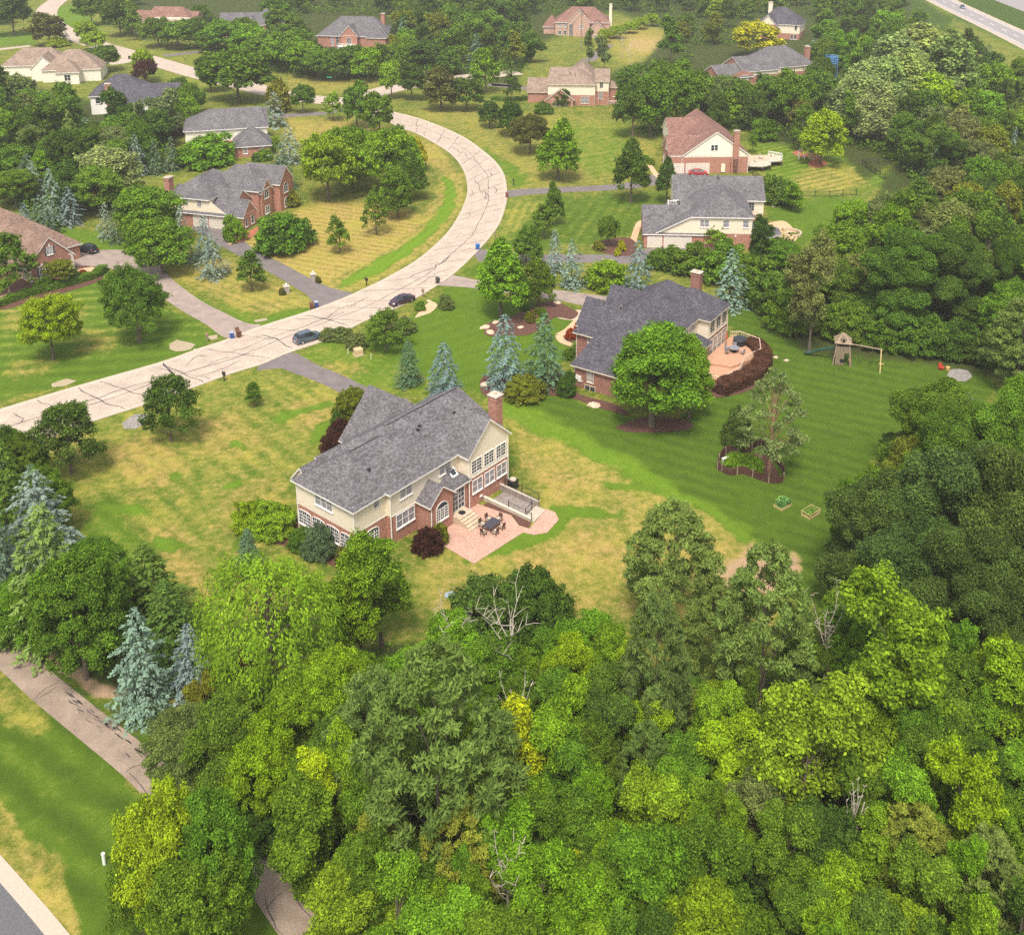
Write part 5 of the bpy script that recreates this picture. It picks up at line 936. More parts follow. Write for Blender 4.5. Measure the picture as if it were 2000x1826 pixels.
# foreground belt
tb('willow', 535, 1365, 1025, 250, 'fresh', 'large weeping tree with drooping strands below the left end of the front house')
tb('loose', 745, 1262, 1035, 185, 'fresh', 'airy pale-stemmed tree right against the front house corner'); tb('loose', 708, 1300, 1100, 150, 'fresh', 'lower airy tree beside the weeping one')
tb('dome', 960, 1222, 1130, 170, 'dark', 'left half of the dark smooth thicket in the rear lawn'); tb('dome', 1040, 1228, 1120, 150, 'dark', 'right half of the dark smooth thicket in the rear lawn')
tb('pine', 1310, 1225, 978, 178, 'pine', 'pointed pine standing highest in the middle of the rear lawn edge'); tb('pine', 1480, 1420, 1062, 190, 'pine', 'tall pine in front of the bare dirt patch'); tb('pine', 1275, 1480, 1150, 130, 'pine', 'narrow grey pine left of the tall one'); tb('pine', 1400, 1330, 1150, 130, 'pine', 'pine between the two pointed ones')
tb('pine', 860, 1720, 1262, 300, 'pine', 'huge shaggy pine in the middle of the foreground woods', var=1); tb('pine', 740, 1600, 1310, 180, 'pine', 'smaller pine touching the huge one'); tb('pine', 900, 1800, 1560, 170, 'olive', 'low pine below the huge one')
tb('loose', 605, 1700, 1500, 120, 'yellow', 'bright yellow tree in the foreground woods'); tb('slim', 1018, 1600, 1355, 88, 'yellow', 'tall thin yellow tree right of the huge pine'); tb('round', 652, 1440, 1278, 125, 'lime', 'lime tree at the edge of the lawn below the weeping tree'); tb('round', 505, 1580, 1400, 160, 'lime', 'broad lime tree near the bend of the path')
tb('loose', 1232, 1400, 1240, 84, 'lime', 'small lime tree beside the narrow grey pine'); tb('loose', 1252, 1530, 1385, 130, 'lime', 'loose lime tree in the middle of the woods'); tb('loose', 1735, 1500, 1170, 270, 'spring', 'wide yellow-green tree before the dark oaks'); tb('loose', 1560, 1660, 1345, 270, 'spring', 'very wide lime tree in the right foreground'); tb('loose', 1960, 1500, 1275, 190, 'spring', 'lime tree at the right edge')
tb('loose', 1860, 1720, 1470, 170, 'lime', 'tall loose lime tree in the lower right'); tb('loose', 1110, 1800, 1690, 90, 'yellow', 'yellow bushy tree at the bottom centre'); tb('round', 340, 1830, 1560, 170, 'lime', 'bright tree at the lower end of the lawn by the path'); tb('round', 440, 1840, 1570, 150, 'mid', 'dense green tree where the path disappears'); tb('round', 400, 1900, 1680, 200, 'mid', 'lowest tree left of the path')
tb('round', 285, 1850, 1640, 120, 'mid', 'green tree nearest the bottom-left lawn')
tb('oak', 1830, 1190, 900, 290, 'deep', 'huge dark oak at the right'); tb('oak', 1700, 1190, 960, 210, 'deep', 'dark oak at the left of the oak mass'); tb('oak', 1940, 1280, 930, 250, 'deep', 'dark oak at the right edge'); tb('oak', 1780, 1260, 1030, 230, 'deep', 'dark oak in front of the huge one'); tb('oak', 1880, 1330, 1070, 220, 'deep', 'lowest of the dark oaks')
tb('oak', 1812, 960, 770, 190, 'mid', 'light-topped tree at the far end of the oak mass'); tb('oak', 1930, 1000, 785, 200, 'mid', 'light-topped tree at the right edge of the oak mass'); tb('oak', 1860, 1060, 850, 200, 'green'); tb('round', 1745, 900, 850, 60, 'dark')
tb('round', 1668, 1120, 945, 110, 'mid')
# left cluster
tb('fir', 30, 1120, 845, 130, 'dark', 'dark fir at the left edge below the road'); tb('spruce', 95, 1160, 912, 170, 'blue', 'tall blue-grey spruce at the left edge'); tb('fir', 112, 1245, 978, 160, 'pine', 'grey-green fir in front of the blue-grey spruce'); tb('spruce', 10, 1200, 960, 110, 'bluegreen', 'blue-green spruce cut by the left edge')
tb('fir', 298, 1235, 1058, 150, 'dark', 'dark pointed fir behind the round tree by the path'); tb('fir', 335, 1290, 1130, 110, 'dark', 'dark fir right behind the silver-blue spruces')
tb('round', 170, 1325, 1092, 190, 'mid', 'round green tree beside the path'); tb('spruce', 285, 1382, 1185, 108, 'blue', 'silver-blue spruce standing by the path'); tb('spruce', 378, 1345, 1215, 84, 'blue', 'smaller silver-blue spruce behind the first'); tb('round', 60, 1250, 1130, 110, 'mid'); tb('dome', 30, 1240, 1160, 100, 'green')
tb('fir', 488, 1110, 1030, 52, 'bluegreen', 'little blue spruce by the yellow shrubs'); tb('loose', 480, 1400, 1285, 90, 'brown', 'half-dead brown tree at the edge of the woods'); tb('loose', 402, 1440, 1325, 90, 'olive', 'olive tree beside the silver-blue spruces')
tb('dome', 495, 1032, 975, 78, 'lime', 'yellow-green shrub at the left end of the front house'); tb('dome', 533, 1036, 978, 84, 'spring', 'darker shrub beside the yellow one'); tb('dome', 625, 1085, 1022, 70, 'bluegreen', 'blue-green bush under the arched windows'); tb('dome', 590, 1070, 1030, 50, 'mid', 'green bush under the arched windows')
for u, vb, lb in ((669, 1100, 'left clipped bronze shrub at the front house corner'), (693, 1118, 'right clipped bronze shrub at the front house corner')): tb('dome', u, vb, vb-34, 28, 'rust', lb)
tb('dome', 838, 1072, 1020, 60, 'purple', 'purple barberry bush beside the patio'); tb('dome', 862, 1058, 1012, 34, 'olive', 'flowering bush beside the patio'); tb('dome', 662, 880, 818, 62, 'purple', 'purple-red bush behind the front house roof'); tb('dome', 688, 812, 756, 64, 'olive', 'drooping olive bush by the front house garage'); tb('dome', 660, 845, 800, 30, 'green')
tb('dome', 1022, 775, 736, 82, 'olive', 'mounded ornamental grass in the mulch bed'); tb('dome', 1108, 772, 722, 38, 'dark', 'clipped dark shrub at the corner of the slate-roofed house'); tb('dome', 1116, 660, 636, 22, 'red', 'red maple by the slate-roofed house door'); tb('dome', 1130, 650, 618, 20, 'red'); tb('dome', 1112, 700, 676, 30, 'mid', 'low green bush along the slate-roofed house')
for u, vb, vt, wp, c in ((667, 662, 636, 44, 'grey'), (700, 678, 650, 44, 'grey'), (792, 648, 618, 40, 'grey'), (820, 606, 588, 20, 'mid'), (872, 602, 576, 36, 'grey'), (640, 664, 640, 30, 'grey'), (770, 640, 622, 30, 'grey')): tb('dome', u, vb, vt, wp, c)
for u, vb, vt, wp, c in ((1037, 630, 606, 18, 'olive'), (1049, 612, 598, 16, 'olive'), (1060, 622, 600, 18, 'mid'), (1032, 622, 608, 14, 'lime'), (1052, 632, 620, 11, 'lime'), (1025, 606, 590, 18, 'green')): tb('dome', u, vb, vt, wp, c)
tb('round', 120, 558, 506, 50, 'olive', 'small tree in front of the brown-roofed house'); tb('open', 20, 575, 455, 100, 'green', 'tree hiding the left end of the brown-roofed house'); tb('dome', 90, 562, 538, 44, 'fresh', 'clipped bush under the shuttered window'); tb('dome', 145, 548, 526, 32, 'mid'); tb('dome', 162, 538, 524, 16, 'red', 'small red bush by the driveway')
tb('dome', 545, 380, 348, 40, 'purple', 'purple bush by the twin-gabled house'); tb('dome', 515, 418, 396, 30, 'mid'); tb('dome', 515, 312, 290, 40, 'mid'); tb('dome', 536, 290, 262, 22, 'lime'); tb('dome', 350, 265, 245, 24, 'purple'); tb('dome', 958, 205, 188, 50, 'green') if False else None
tb('dome', 1300, 338, 322, 20, 'green'); tb('dome', 1395, 332, 314, 14, 'dark'); tb('dome', 1423, 334, 314, 14, 'dark'); tb('dome', 1260, 318, 302, 22, 'mid'); tb('dome', 1272, 322, 310, 14, 'mid'); tb('dome', 1170, 488, 470, 24, 'olive'); tb('dome', 1215, 490, 468, 18, 'gold'); tb('dome', 1205, 500, 484, 14, 'gold')
tb('dome', 1600, 1010, 985, 60, 'olive') if False else None
# ---- the woods: many more trees between those picked out
def inside(p, poly):
    u, v = proj((p[0], p[1], 0)); c = False; n_ = len(poly)
    for i in range(n_):
        x0, y0 = poly[i]; x1, y1 = poly[(i+1) % n_]
        if (y0 > v) != (y1 > v) and u < (x1-x0)*(v-y0)/(y1-y0)+x0: c = not c
    return c
cells = {}
for t in TREES: cells.setdefault((int(t['p'][0]//10), int(t['p'][1]//10)), []).append((t['p'][0], t['p'][1], t['w']))
HB = [(o.matrix_world.translation.x, o.matrix_world.translation.y) for o in []]
def clear(x, y, w_, f):
    i, j = int(x//10), int(y//10)
    for a in range(i-2, i+3):
        for b_ in range(j-2, j+3):
            for (px_, py_, pw) in cells.get((a, b_), ()):
                if math.hypot(x-px_, y-py_) < f*(w_+pw)/2: return False
    return True
KEEP = [[(330, 1410), (440, 1310), (560, 1340), (640, 1290), (800, 1245), (880, 1215), (1000, 1225), (1160, 1205), (1220, 1260), (1400, 1300), (1500, 1320), (1580, 1250), (1620, 1180), (1640, 1100), (1650, 980), (1720, 860), (1800, 800), (2000, 765), (1400, 700), (900, 900), (380, 1200)],
        [(1450, 275), (1600, 285), (1735, 325), (1740, 365), (1690, 390), (1650, 440), (1570, 475), (1500, 400), (1480, 300)], [(285, -5), (395, -5), (395, 38), (290, 42)], [(420, -5), (540, -5), (532, 48), (428, 50)], [(605, 36), (762, 36), (762, 70), (700, 96), (650, 96), (608, 72)], [(1370, 90), (1572, 88), (1574, 125), (1400, 152)], [(1488, 22), (1576, 48), (1572, 94), (1520, 60)],
        [(20, 85), (178, 85), (178, 112), (110, 145), (60, 128), (20, 118)], [(145, 142), (315, 175), (292, 210), (250, 172), (155, 200)], [(1062, 0), (1192, 0), (1192, 68), (1062, 62)], [(1190, 60), (1310, 70), (1295, 130), (1200, 130)], [(60, -20), (200, -20), (170, 20), (220, 75), (400, 125), (560, 160), (740, 160), (740, 200), (560, 200), (380, 158), (240, 118), (130, 84), (66, 40)],
        [(1785, -30), (2050, 60), (2050, 140), (1960, 90), (1815, 12)], [(-50, 62), (60, 62), (60, 100), (-50, 110)], [(355, 195), (535, 205), (535, 300), (470, 300), (440, 270), (365, 265)], [(370, 1100), (420, 1130), (430, 1260), (400, 1330), (250, 1500), (60, 1300), (150, 1300)], [(338, 1212), (422, 1212), (428, 1340), (345, 1350)], [(235, 1185), (340, 1185), (340, 1380), (235, 1380)], [(1030, 110), (1215, 110), (1215, 225), (1030, 225)], [(1290, 215), (1510, 215), (1510, 340), (1290, 340)]]
def hides(p, w_, h_):
    m_ = [(p[0], p[1], h_), (p[0], p[1], h_*.6), (p[0]-w_*.4, p[1], h_*.65), (p[0]+w_*.4, p[1], h_*.65)]
    for q in m_:
        u, v = proj(q)
        for a in KEEP:
            c = False; n_ = len(a)
            for i in range(n_):
                x0, y0 = a[i]; x1, y1 = a[(i+1) % n_]
                if (y0 > v) != (y1 > v) and u < (x1-x0)*(v-y0)/(y1-y0)+x0: c = not c
            if c: return True
    return False
def wood(poly, n_try, kinds, cols, hr, wr, f=.62, maxn=999, avoid=(), vis=True):
    us = [q[0] for q in poly]; vs = [q[1] for q in poly]; cnt = 0
    for _ in range(n_try):
        if cnt >= maxn: break
        u = rt.uniform(max(-220, min(us)), min(2220, max(us))); v = rt.uniform(max(-70, min(vs)), min(2150, max(vs)))
        if rt.random() > (px(v)/px(max(vs)))**-2*.0+1: continue
        p = G(u, v)
        if not inside(p, poly): continue
        k = rt.choices(list(kinds), list(kinds.values()))[0]; c = rt.choices(list(cols), list(cols.values()))[0]
        if k in ('spruce', 'fir', 'pine') : c = rt.choice(['bluegreen', 'pine', 'dark'] if k != 'pine' else ['pine', 'pine', 'olive'])
        w_ = rt.uniform(*wr)*(.75 if k in ('spruce', 'fir', 'loose', 'egg') else 1); h_ = rt.uniform(*hr)*(.6 if k == 'dome' else 1)
        if not clear(p.x, p.y, w_, f): continue
        if any(inside(p, a) for a in avoid) or hides(p, w_, h_): continue
        tree(k, p, h_, w_, c); cells.setdefault((int(p.x//10), int(p.y//10)), []).append((p.x, p.y, w_)); cnt += 1
    return cnt
HOUSEPX = [[(1040, 30), (1215, 30), (1215, 120), (1300, 140), (1180, 140), (1040, 120)], [(590, 30), (780, 30), (780, 125), (690, 140), (630, 140), (590, 120)], [(265, -10), (415, -10), (415, 88), (270, 88)], [(410, -10), (550, -10), (550, 90), (415, 92)],
           [(0, 88), (190, 88), (200, 170), (120, 200), (0, 190)], [(130, 140), (340, 140), (350, 240), (270, 262), (140, 250)], [(1475, 30), (1590, 30), (1610, 130), (1490, 130)], [(1350, 90), (1600, 90), (1600, 180), (1480, 200), (1350, 195)],
           [(1175, 40), (1330, 50), (1330, 150), (1230, 160), (1170, 110)], [(-100, 600), (-60, 380), (170, 480), (150, 560)], [(1700, -80), (1770, 40), (1990, 170), (2500, 420), (2500, -80)], [(1490, 370), (1700, 370), (1750, 320), (1820, 400), (1760, 455), (1640, 480), (1560, 500)]]
MIXF = dict(mid=5, green=4, fresh=4.5, dark=1.6, spring=2.2, lime=.7, olive=.4, grey=.7, yellow=.08)
fg = [(345, 1440), (430, 1360), (560, 1370), (700, 1290), (890, 1260), (1160, 1280), (1420, 1350), (1560, 1370), (1620, 1290), (1640, 1150), (1660, 1000), (1740, 900), (1820, 840), (1960, 800), (2300, 800), (3000, 1300), (2700, 2200), (760, 2200), (660, 1880), (590, 1740), (500, 1640), (420, 1580), (360, 1520)]
c1 = wood(fg, 9000, dict(wild=8, loose=3, round=1, egg=.8, pine=.4), MIXF, (6, 9.5), (4.4, 7.2), .44, 230)
c2 = wood(fg, 5000, dict(dome=6, open=2), MIXF, (2.8, 5.5), (3, 4.8), .36, 130)
lw = [(-200, 900), (40, 900), (120, 1010), (200, 1130), (300, 1240), (300, 1330), (200, 1320), (60, 1220), (-200, 1150)]
c3 = wood(lw, 600, dict(round=3, fir=2, dome=2), dict(mid=3, green=3, dark=2), (6, 10), (4.5, 6.5), .5, 22)
MIXR = dict(mid=5, green=6, dark=4, fresh=2, olive=1.4, grey=1.6, lime=.5, rust=.4)
rw = [(1500, 470), (1620, 460), (1700, 400), (1760, 330), (1700, 300), (1640, 290), (1480, 262), (1250, 262), (1200, 200), (1200, 130), (1340, 30), (1500, -70), (1780, -70), (1800, 10), (2000, 110), (2300, 200), (2300, 760), (1960, 720), (1850, 700), (1700, 680), (1560, 650), (1500, 590), (1450, 540)]
c4 = wood(rw, 7000, dict(round=3, wild=5, egg=2, loose=2, spruce=.5, oak=.8), MIXR, (8, 13), (7, 11), .56, 260, HOUSEPX)
tw = [(290, 90), (380, 105), (560, 150), (620, 160), (740, 155), (860, 150), (1010, 150), (1050, 110), (1040, 40), (1190, 20), (1300, 35), (1340, 30), (1500, -70), (200, -70), (200, 20), (240, 70)]
c5 = wood(tw, 9000, dict(round=3, wild=4, egg=2, loose=1.2, spruce=.5), dict(mid=5, green=5, dark=4, fresh=1.6, olive=1, purple=.1), (9, 14), (8, 12), .52, 240, HOUSEPX)
c9 = wood([(-250, -75), (2250, -75), (2250, -40), (1600, -20), (1180, 5), (560, 5), (180, -20), (-250, -20)], 1500, dict(round=3, wild=4), dict(mid=5, green=5, dark=2), (10, 14), (11, 15), .5, 70)
lw2 = [(-200, 215), (60, 185), (140, 215), (330, 262), (340, 325), (250, 345), (150, 340), (160, 420), (100, 470), (0, 380), (-200, 380)]
c6 = wood(lw2, 2500, dict(round=3, wild=4, egg=2, loose=1, spruce=.7), dict(mid=5, green=5, fresh=2, dark=2, grey=1), (8, 13), (7, 10.5), .55, 70, HOUSEPX)
lw3 = [(-200, -70), (200, -70), (200, 15), (150, 5), (60, 10), (40, 60), (-200, 60)]
c7 = wood(lw3, 500, dict(round=5, loose=1), dict(green=4, dark=3), (9, 13), (8, 11), .6, 24, HOUSEPX)
lw4 = [(0, 160), (60, 150), (140, 180), (150, 230), (60, 230), (0, 200)]
c8 = wood([(180, 130), (240, 125), (330, 190), (440, 250), (360, 250), (300, 230), (200, 200)], 500, dict(round=4, dome=2), dict(mid=3, green=3, olive=1), (6, 10), (6, 9), .55, 12, HOUSEPX)
# low growth on the woodland floor
r = np.random.default_rng(9); P = []
for poly, cnt, sz in ((fg, 30000, .34), (lw, 3000, .36), (rw, 26000, .8), (tw, 9000, 1.), (lw2, 4000, .8)):
    us = [q[0] for q in poly]; vs = [q[1] for q in poly]; U = r.uniform(max(-250, min(us)), min(2300, max(us)), cnt*3); V = r.uniform(max(-60, min(vs)), min(2150, max(vs)), cnt*3)
    V = V if poly is fg else V; k = sdist(U, V, poly) < -4; 
    for a in HOUSEPX: k &= sdist(U, V, a) > 0
    U, V = U[k][:cnt], V[k][:cnt]; dz_ = (-s_-(V-CY)/F*c_); t_ = -H/dz_; P.append(np.stack([(U-CX)/F*t_, (c_-(V-CY)/F*s_)*t_, np.full(len(U), sz)], 1))
P = np.concatenate(P); n8 = 5; I = np.repeat(np.arange(len(P)), n8); sz = P[I, 2]; q = P[I].copy(); q[:, :2] += r.normal(size=(len(I), 2))*sz[:, None]*.9; q[:, 2] = np.abs(r.normal(size=len(I)))*sz*1.3+.08
q[:, 2] += terr(q[:, 0], q[:, 1])
Q = leafquads(q, np.array([0, 0, 1.])+r.normal(size=q.shape)*.5, 1., .62, r); ctr = Q.mean(1, keepdims=True); Q = ctr+(Q-ctr)*sz[:, None, None]
uo = bpy.data.objects.new('undergrowth', quadmesh('undergrowth', Q, r.uniform(0, 1, len(Q)), LEAF)); link(uo); uo.color = (.10, .18, .02, 1); tag(uo, 'low leafy undergrowth covering the floor of the woods', kind='stuff')
print('WOODS', c1, c2, c3, c4, c5, c6, c7, c8, len(TREES))
# ------------------------------------------------------------- cars
RUB = mat('tyre_rubber', (.02, .02, .02), .9, .1); ALLOY = mat('alloy', (.45, .45, .46), .35, .05, metal=.6); LAMPW = mat('lamp_lens', (.7, .7, .68), .2, .05); LAMPR = mat('red_lens', (.45, .02, .02), .3, .1); CGL = mat('car_glass', (.02, .024, .03), .08, .1, spec=.7)
def car(label, p, ang, col, suv=False, L=4.6, W=1.84):
    paint = mat('car_paint_%d' % len(MATS), col, .28, .03, 1., spec=.6); hgt = 1.68 if suv else 1.45
    e = empty('parked_car' if p.x < 150 else 'moving_car', p, ang, label, 'car')
    # stations along the length: x, half width, belt height, roof height, roof half width
    st = [(-2.3, .78, .62, .62, .7), (-2.22, .88, .88, .90, .72), (-2.05 if suv else -1.75, .91, .98, 1.04 if not suv else 1.12, .70), (-1.75 if suv else -1.15, .92, 1.0, hgt-.08 if suv else hgt-.12, .60), (-.9, .92, .99, hgt-.01, .62), (0, .92, .97, hgt, .63), (.35, .92, .96, hgt-.06, .61), (1.15, .91, .95, 1.0, .66), (1.35, .90, .92, .94, .68), (2.0, .86, .78, .80, .66), (2.25, .74, .6, .62, .6), (2.32, .66, .42, .44, .55)]
    vs = []; body = MB(); gl = MB(); k = L/4.62; m = 9
    for x, hw, bz, rz, rw in st:
        x *= k; hw *= W/1.84; rw *= W/1.84; half = [(hw-.06, .22), (hw, .42), (hw, bz*.78), (hw-.05, bz), (rw, max(rz-.05, bz)), (rw*.6, rz+.015)]
        ring = half+[(-y, z) for y, z in half[::-1]]; vs.append([(x, y, z) for y, z in ring])
    n_ = 12; V = [q for s in vs for q in s]; fb, fg_ = [], []
    for i in range(len(st)-1):
        for j in range(n_):
            f = (i*n_+j, (i+1)*n_+j, (i+1)*n_+(j+1) % n_, i*n_+(j+1) % n_)
            tall = st[i][3]-st[i][2] > .2 or st[i+1][3]-st[i+1][2] > .2
            side = j in (3, 7) and tall
            ends = j in (4, 5, 6) and ((st[i][3] < 1.15) != (st[i+1][3] < 1.15))
            (fg_ if side or ends else fb).append(f)
    fb += [list(range(n_)), list(range((len(st)-1)*n_, len(st)*n_))[::-1]]
    body.raw(V, fb); b = body.build('body', paint, e, smooth=False); gl.raw([(x, y*1.004, z+.004) for x, y, z in V], fg_); gl.build('windows', CGL, e)
    for x in (-1.4*k, 1.42*k):
        for s in (-1, 1):
            w_ = MB(); w_.tube([(x, s*(W/2-.22), .34), (x, s*(W/2+.01), .34)], .34, 16); w_ = w_.build('wheel', RUB, e); q = MB(); q.tube([(x, s*(W/2), .34), (x, s*(W/2+.03), .34)], .21, 10); q.build('rim', ALLOY, w_)
    for s in (-1, 1):
        q = MB(); y = s*.66*W/1.84; q.box(2.08*k, 2.3*k, min(y-.14, y+.14), max(y-.14, y+.14), .60, .74); q.build('headlight', LAMPW, e)
        q = MB(); q.box(-2.30*k, -2.12*k, min(y-.1, y+.12), max(y-.1, y+.12), .70, .92); q.build('taillight', LAMPR, e)
        q = MB(); y = s*(W/2+.06); q.box(.55*k, .72*k, y-.09, y+.09, .92, 1.05); q.build('wing_mirror', paint, e)
    q = MB(); q.box(-2.33*k, -2.28*k, -.2, .2, .5, .62); q.build('number_plate', LAMPW, e)
    return e
def head(a, b): a = G(*a); b = G(*b); return math.atan2(b.y-a.y, b.x-a.x)
car('slate-blue car parked on the road by the front drive', G(602, 665), head((572, 672), (628, 655)), (.075, .10, .135), True)
car('dark plum car parked on the road by the grassy verge', G(785, 592), head((808, 584), (762, 600)), (.055, .028, .045))
car('black car parked on the drive of the brown-roofed house', G(172, 492), head((196, 498), (150, 484)), (.018, .02, .028), True)
car('red car parked before the garage of the russet-roofed house', G(1364, 342), head((1345, 340), (1390, 341)), (.35, .03, .04))
car('blue-grey car driving on the highway at the top right', G(1880, 17), head((1872, 12), (1905, 29)), (.12, .17, .24), True)
# ------------------------------------------------------------- bins and mailboxes
def wheelie(u, v, col, label, a=0., tilt=0, open_=False):
    e = empty('wheelie_bin', G(u, v), a, label, 'bin', 'bins put out at the kerb'); m = mat('bin_plastic_'+'_'.join('%d' % (c*100) for c in col), col, .6, .08)
    b = MB(); b.raw([(-.24, -.26, .06), (.24, -.26, .06), (.24, .26, .06), (-.24, .26, .06), (-.31, -.36, 1.02), (.31, -.36, 1.02), (.31, .36, 1.02), (-.31, .36, 1.02)], [(0, 3, 2, 1), (4, 5, 6, 7), (0, 1, 5, 4), (1, 2, 6, 5), (2, 3, 7, 6), (3, 0, 4, 7)]); b.box(-.34, .34, -.39, -.34, .96, 1.04); b.build('bin_body', m, e)
    l_ = MB(); 
    if open_: l_.raw([(-.33, .36, 1.04), (.33, .36, 1.04), (.33, .62, 1.5), (-.33, .62, 1.5), (-.33, .40, 1.02), (.33, .40, 1.02), (.33, .66, 1.48), (-.33, .66, 1.48)], [(0, 1, 2, 3), (7, 6, 5, 4), (0, 4, 5, 1), (2, 6, 7, 3), (1, 5, 6, 2), (0, 3, 7, 4)])
    else: l_.raw([(-.34, -.4, 1.045), (.34, -.4, 1.045), (.34, .38, 1.045), (-.34, .38, 1.045), (-.3, -.34, 1.12), (.3, -.34, 1.12), (.3, .34, 1.15), (-.3, .34, 1.15)], [(4, 5, 6, 7), (0, 1, 5, 4), (1, 2, 6, 5), (2, 3, 7, 6), (3, 0, 4, 7), (0, 3, 2, 1)])
    l_.build('lid', mat('lid_grey', (.32, .33, .35), .6, .1) if col[2] > .1 and u < 700 else m, e)
    for s in (-1, 1): w_ = MB(); w_.tube([(s*.22, .3, .13), (s*.29, .3, .13)], .13, 10); w_.build('wheel', RUB, e)
    return e
BL = (.035, .085, .30); BR = (.13, .05, .03)
wheelie(453, 661, BL, 'blue bin with pale lid at the end of the worn driveway', .4); wheelie(467, 659, BR, 'brown bin with its lid hanging open at the end of the worn driveway', .7, open_=True)
wheelie(609, 604, BR, 'brown bin standing left of a dark blue bin by the middle driveway', .3); wheelie(618, 601, (.03, .05, .22), 'dark blue bin with pale lid by the middle driveway', .3)
wheelie(933, 488, (.03, .14, .42), 'bright blue bin alone on the right-hand kerb', .5); wheelie(855, 554, (.05, .055, .05), 'dark grey bin alone at the kerb right of the plum car', .4); wheelie(990, 386, (.16, .05, .05), 'small dark red bin at the mouth of the upper right drive', .1); wheelie(253, 116, (.02, .02, .02), 'black bin beside the far road at the upper left', 1)
def mailbox(u, v, label, a=.7, m=BLACK, h=1.2):
    e = empty('mailbox', G(u, v), a, label, 'mailbox', 'mailboxes along the road'); q = MB(); q.box(-.06, .06, -.06, .06, 0, h); q.box(-.05, .05, -.35, .35, h-.35, h-.27); q.build('post', m, e)
    K = 8; b = MB(); pr = [(-.12, h), (.12, h), (.12, h+.12)]+[(.12*math.cos(math.pi*k/K), h+.12+.12*math.sin(math.pi*k/K)) for k in range(1, K)]+[(-.12, h+.12)]; n_ = len(pr)
    b.raw([(x, -.32, z) for x, z in pr]+[(x, .28, z) for x, z in pr], [list(range(n_)), list(range(n_, 2*n_))[::-1]]+[(i, n_+i, n_+(i+1) % n_, (i+1) % n_) for i in range(n_)]); b.build('letter_box', m, e); f = MB(); f.box(.12, .14, -.1, .02, h+.12, h+.36); f.build('flag', LAMPR, e)
    q = MB(); q.box(-.1, .1, -.3, .24, h-.27, h-.07); q.build('newspaper_tube', m, e)
mailbox(438, 744, 'black mailbox on the kerb below the front drive', .9); mailbox(716, 558, 'black mailbox in the bright green strip', .9); mailbox(1003, 362, 'black mailbox above the upper right drive', .3); mailbox(968, 470, 'wooden mailbox by the right-hand kerb', .4, WOOD); mailbox(826, 580, 'wooden mailbox beside the plum car', .8, WOOD); mailbox(405, 668, 'wooden mailbox beside the small gravel patch', .8, WOOD); mailbox(362, 122, 'dark mailbox beyond the far road', .2, DARKW); mailbox(832, 330, 'black mailbox at the grove edge', .4)
# stone lamp pillars, utility box, posts
for u, v, lb in ((560, 572, 'stone pillar with lamp on the left of the middle driveway'), (612, 548, 'stone pillar with lamp on the right of the middle driveway')):
    e = empty('stone_pillar', G(u, v), .4, lb, 'pillar', 'gate pillars'); q = MB(); q.box(-.42, .42, -.42, .42, 0, 1.15); q.build('shaft', mat('grey_stone', (.36, .31, .28), .95, .3, 5., .4), e); c = MB(); c.box(-.52, .52, -.52, .52, 1.155, 1.3); c.build('coping', CONC, e); l_ = MB(); l_.box(-.12, .12, -.12, .12, 1.3, 1.62); l_.raw([(-.18, -.18, 1.62), (.18, -.18, 1.62), (.18, .18, 1.62), (-.18, .18, 1.62), (0, 0, 1.82)], [(0, 1, 4), (1, 2, 4), (2, 3, 4), (3, 0, 4)]); l_.build('lantern', WHITE, e)
    tb('dome', u+(-8 if u < 580 else 10), v+4, v-10, 13, 'rust', 'little bronze shrub at the foot of the %s gate pillar' % ('left' if u < 580 else 'right'))
e = empty('utility_box', G(700, 693), .5, 'tan metal utility cabinet in the verge beside the green shrubs', 'utility box'); q = MB(); q.box(-.6, .6, -.5, .5, .1, .95); q.raw([(-.62, -.52, .95), (.62, -.52, .95), (.62, .52, .95), (-.62, .52, .95), (-.56, -.4, 1.06), (.56, -.4, 1.06), (.56, .44, 1.06), (-.56, .44, 1.06)], [(4, 5, 6, 7), (0, 1, 5, 4), (1, 2, 6, 5), (2, 3, 7, 6), (3, 0, 4, 7)]); q.build('cabinet', mat('tan_metal', (.55, .40, .22), .6, .08), e); q = MB(); q.box(-.7, .7, -.6, .6, 0, .1); q.build('plinth', CONC, e)
def post(u, v, h, r_, m, label, name='marker_post', cat='post'): 
    e = empty(name, G(u, v), 0, label, cat); q = MB(); q.tube([(0, 0, 0), (0, 0, h)], r_, 10); q.build('shaft', m, e); c = MB(); c.tube([(0, 0, h), (0, 0, h+.08), (0, 0, h+.12)], [r_*1.15, r_*1.15, r_*.5], 10); c.build('cap', m, e)
post(204, 1687, .95, .13, mat('white_plastic', (.72, .74, .66), .5, .04), 'white plastic marker post in the striped lawn at the bottom left'); post(680, 692, .8, .08, mat('pale_green_plastic', (.5, .55, .3), .6, .05), 'pale green marker post left of the utility box'); post(725, 702, .8, .08, MATS['pale_green_plastic'], 'pale green marker post right of the utility box'); post(708, 690, .8, .14, mat('green_plastic', (.06, .12, .06), .6, .05), 'dark green pedestal beside the utility box')
e = empty('street_sign', G(644, 168), 0, 'green street sign on a thin post at the far road junction', 'sign'); q = MB(); q.tube([(0, 0, 0), (0, 0, 2.6)], .06, 6); q.build('post', BLACK, e); q = MB(); q.box(-.8, .8, -.03, .03, 2.6, 2.95); q.build('sign_blade', mat('sign_green', (.03, .33, .18), .5, .05), e)
e = empty('utility_pole', G(1135, 100), 0, 'tall bare wooden pole behind the tan-roofed house', 'pole'); q = MB(); q.tube([(0, 0, 0), (0, 0, 15)], [.22, .15], 8); q.build('pole_shaft', WOOD, e)
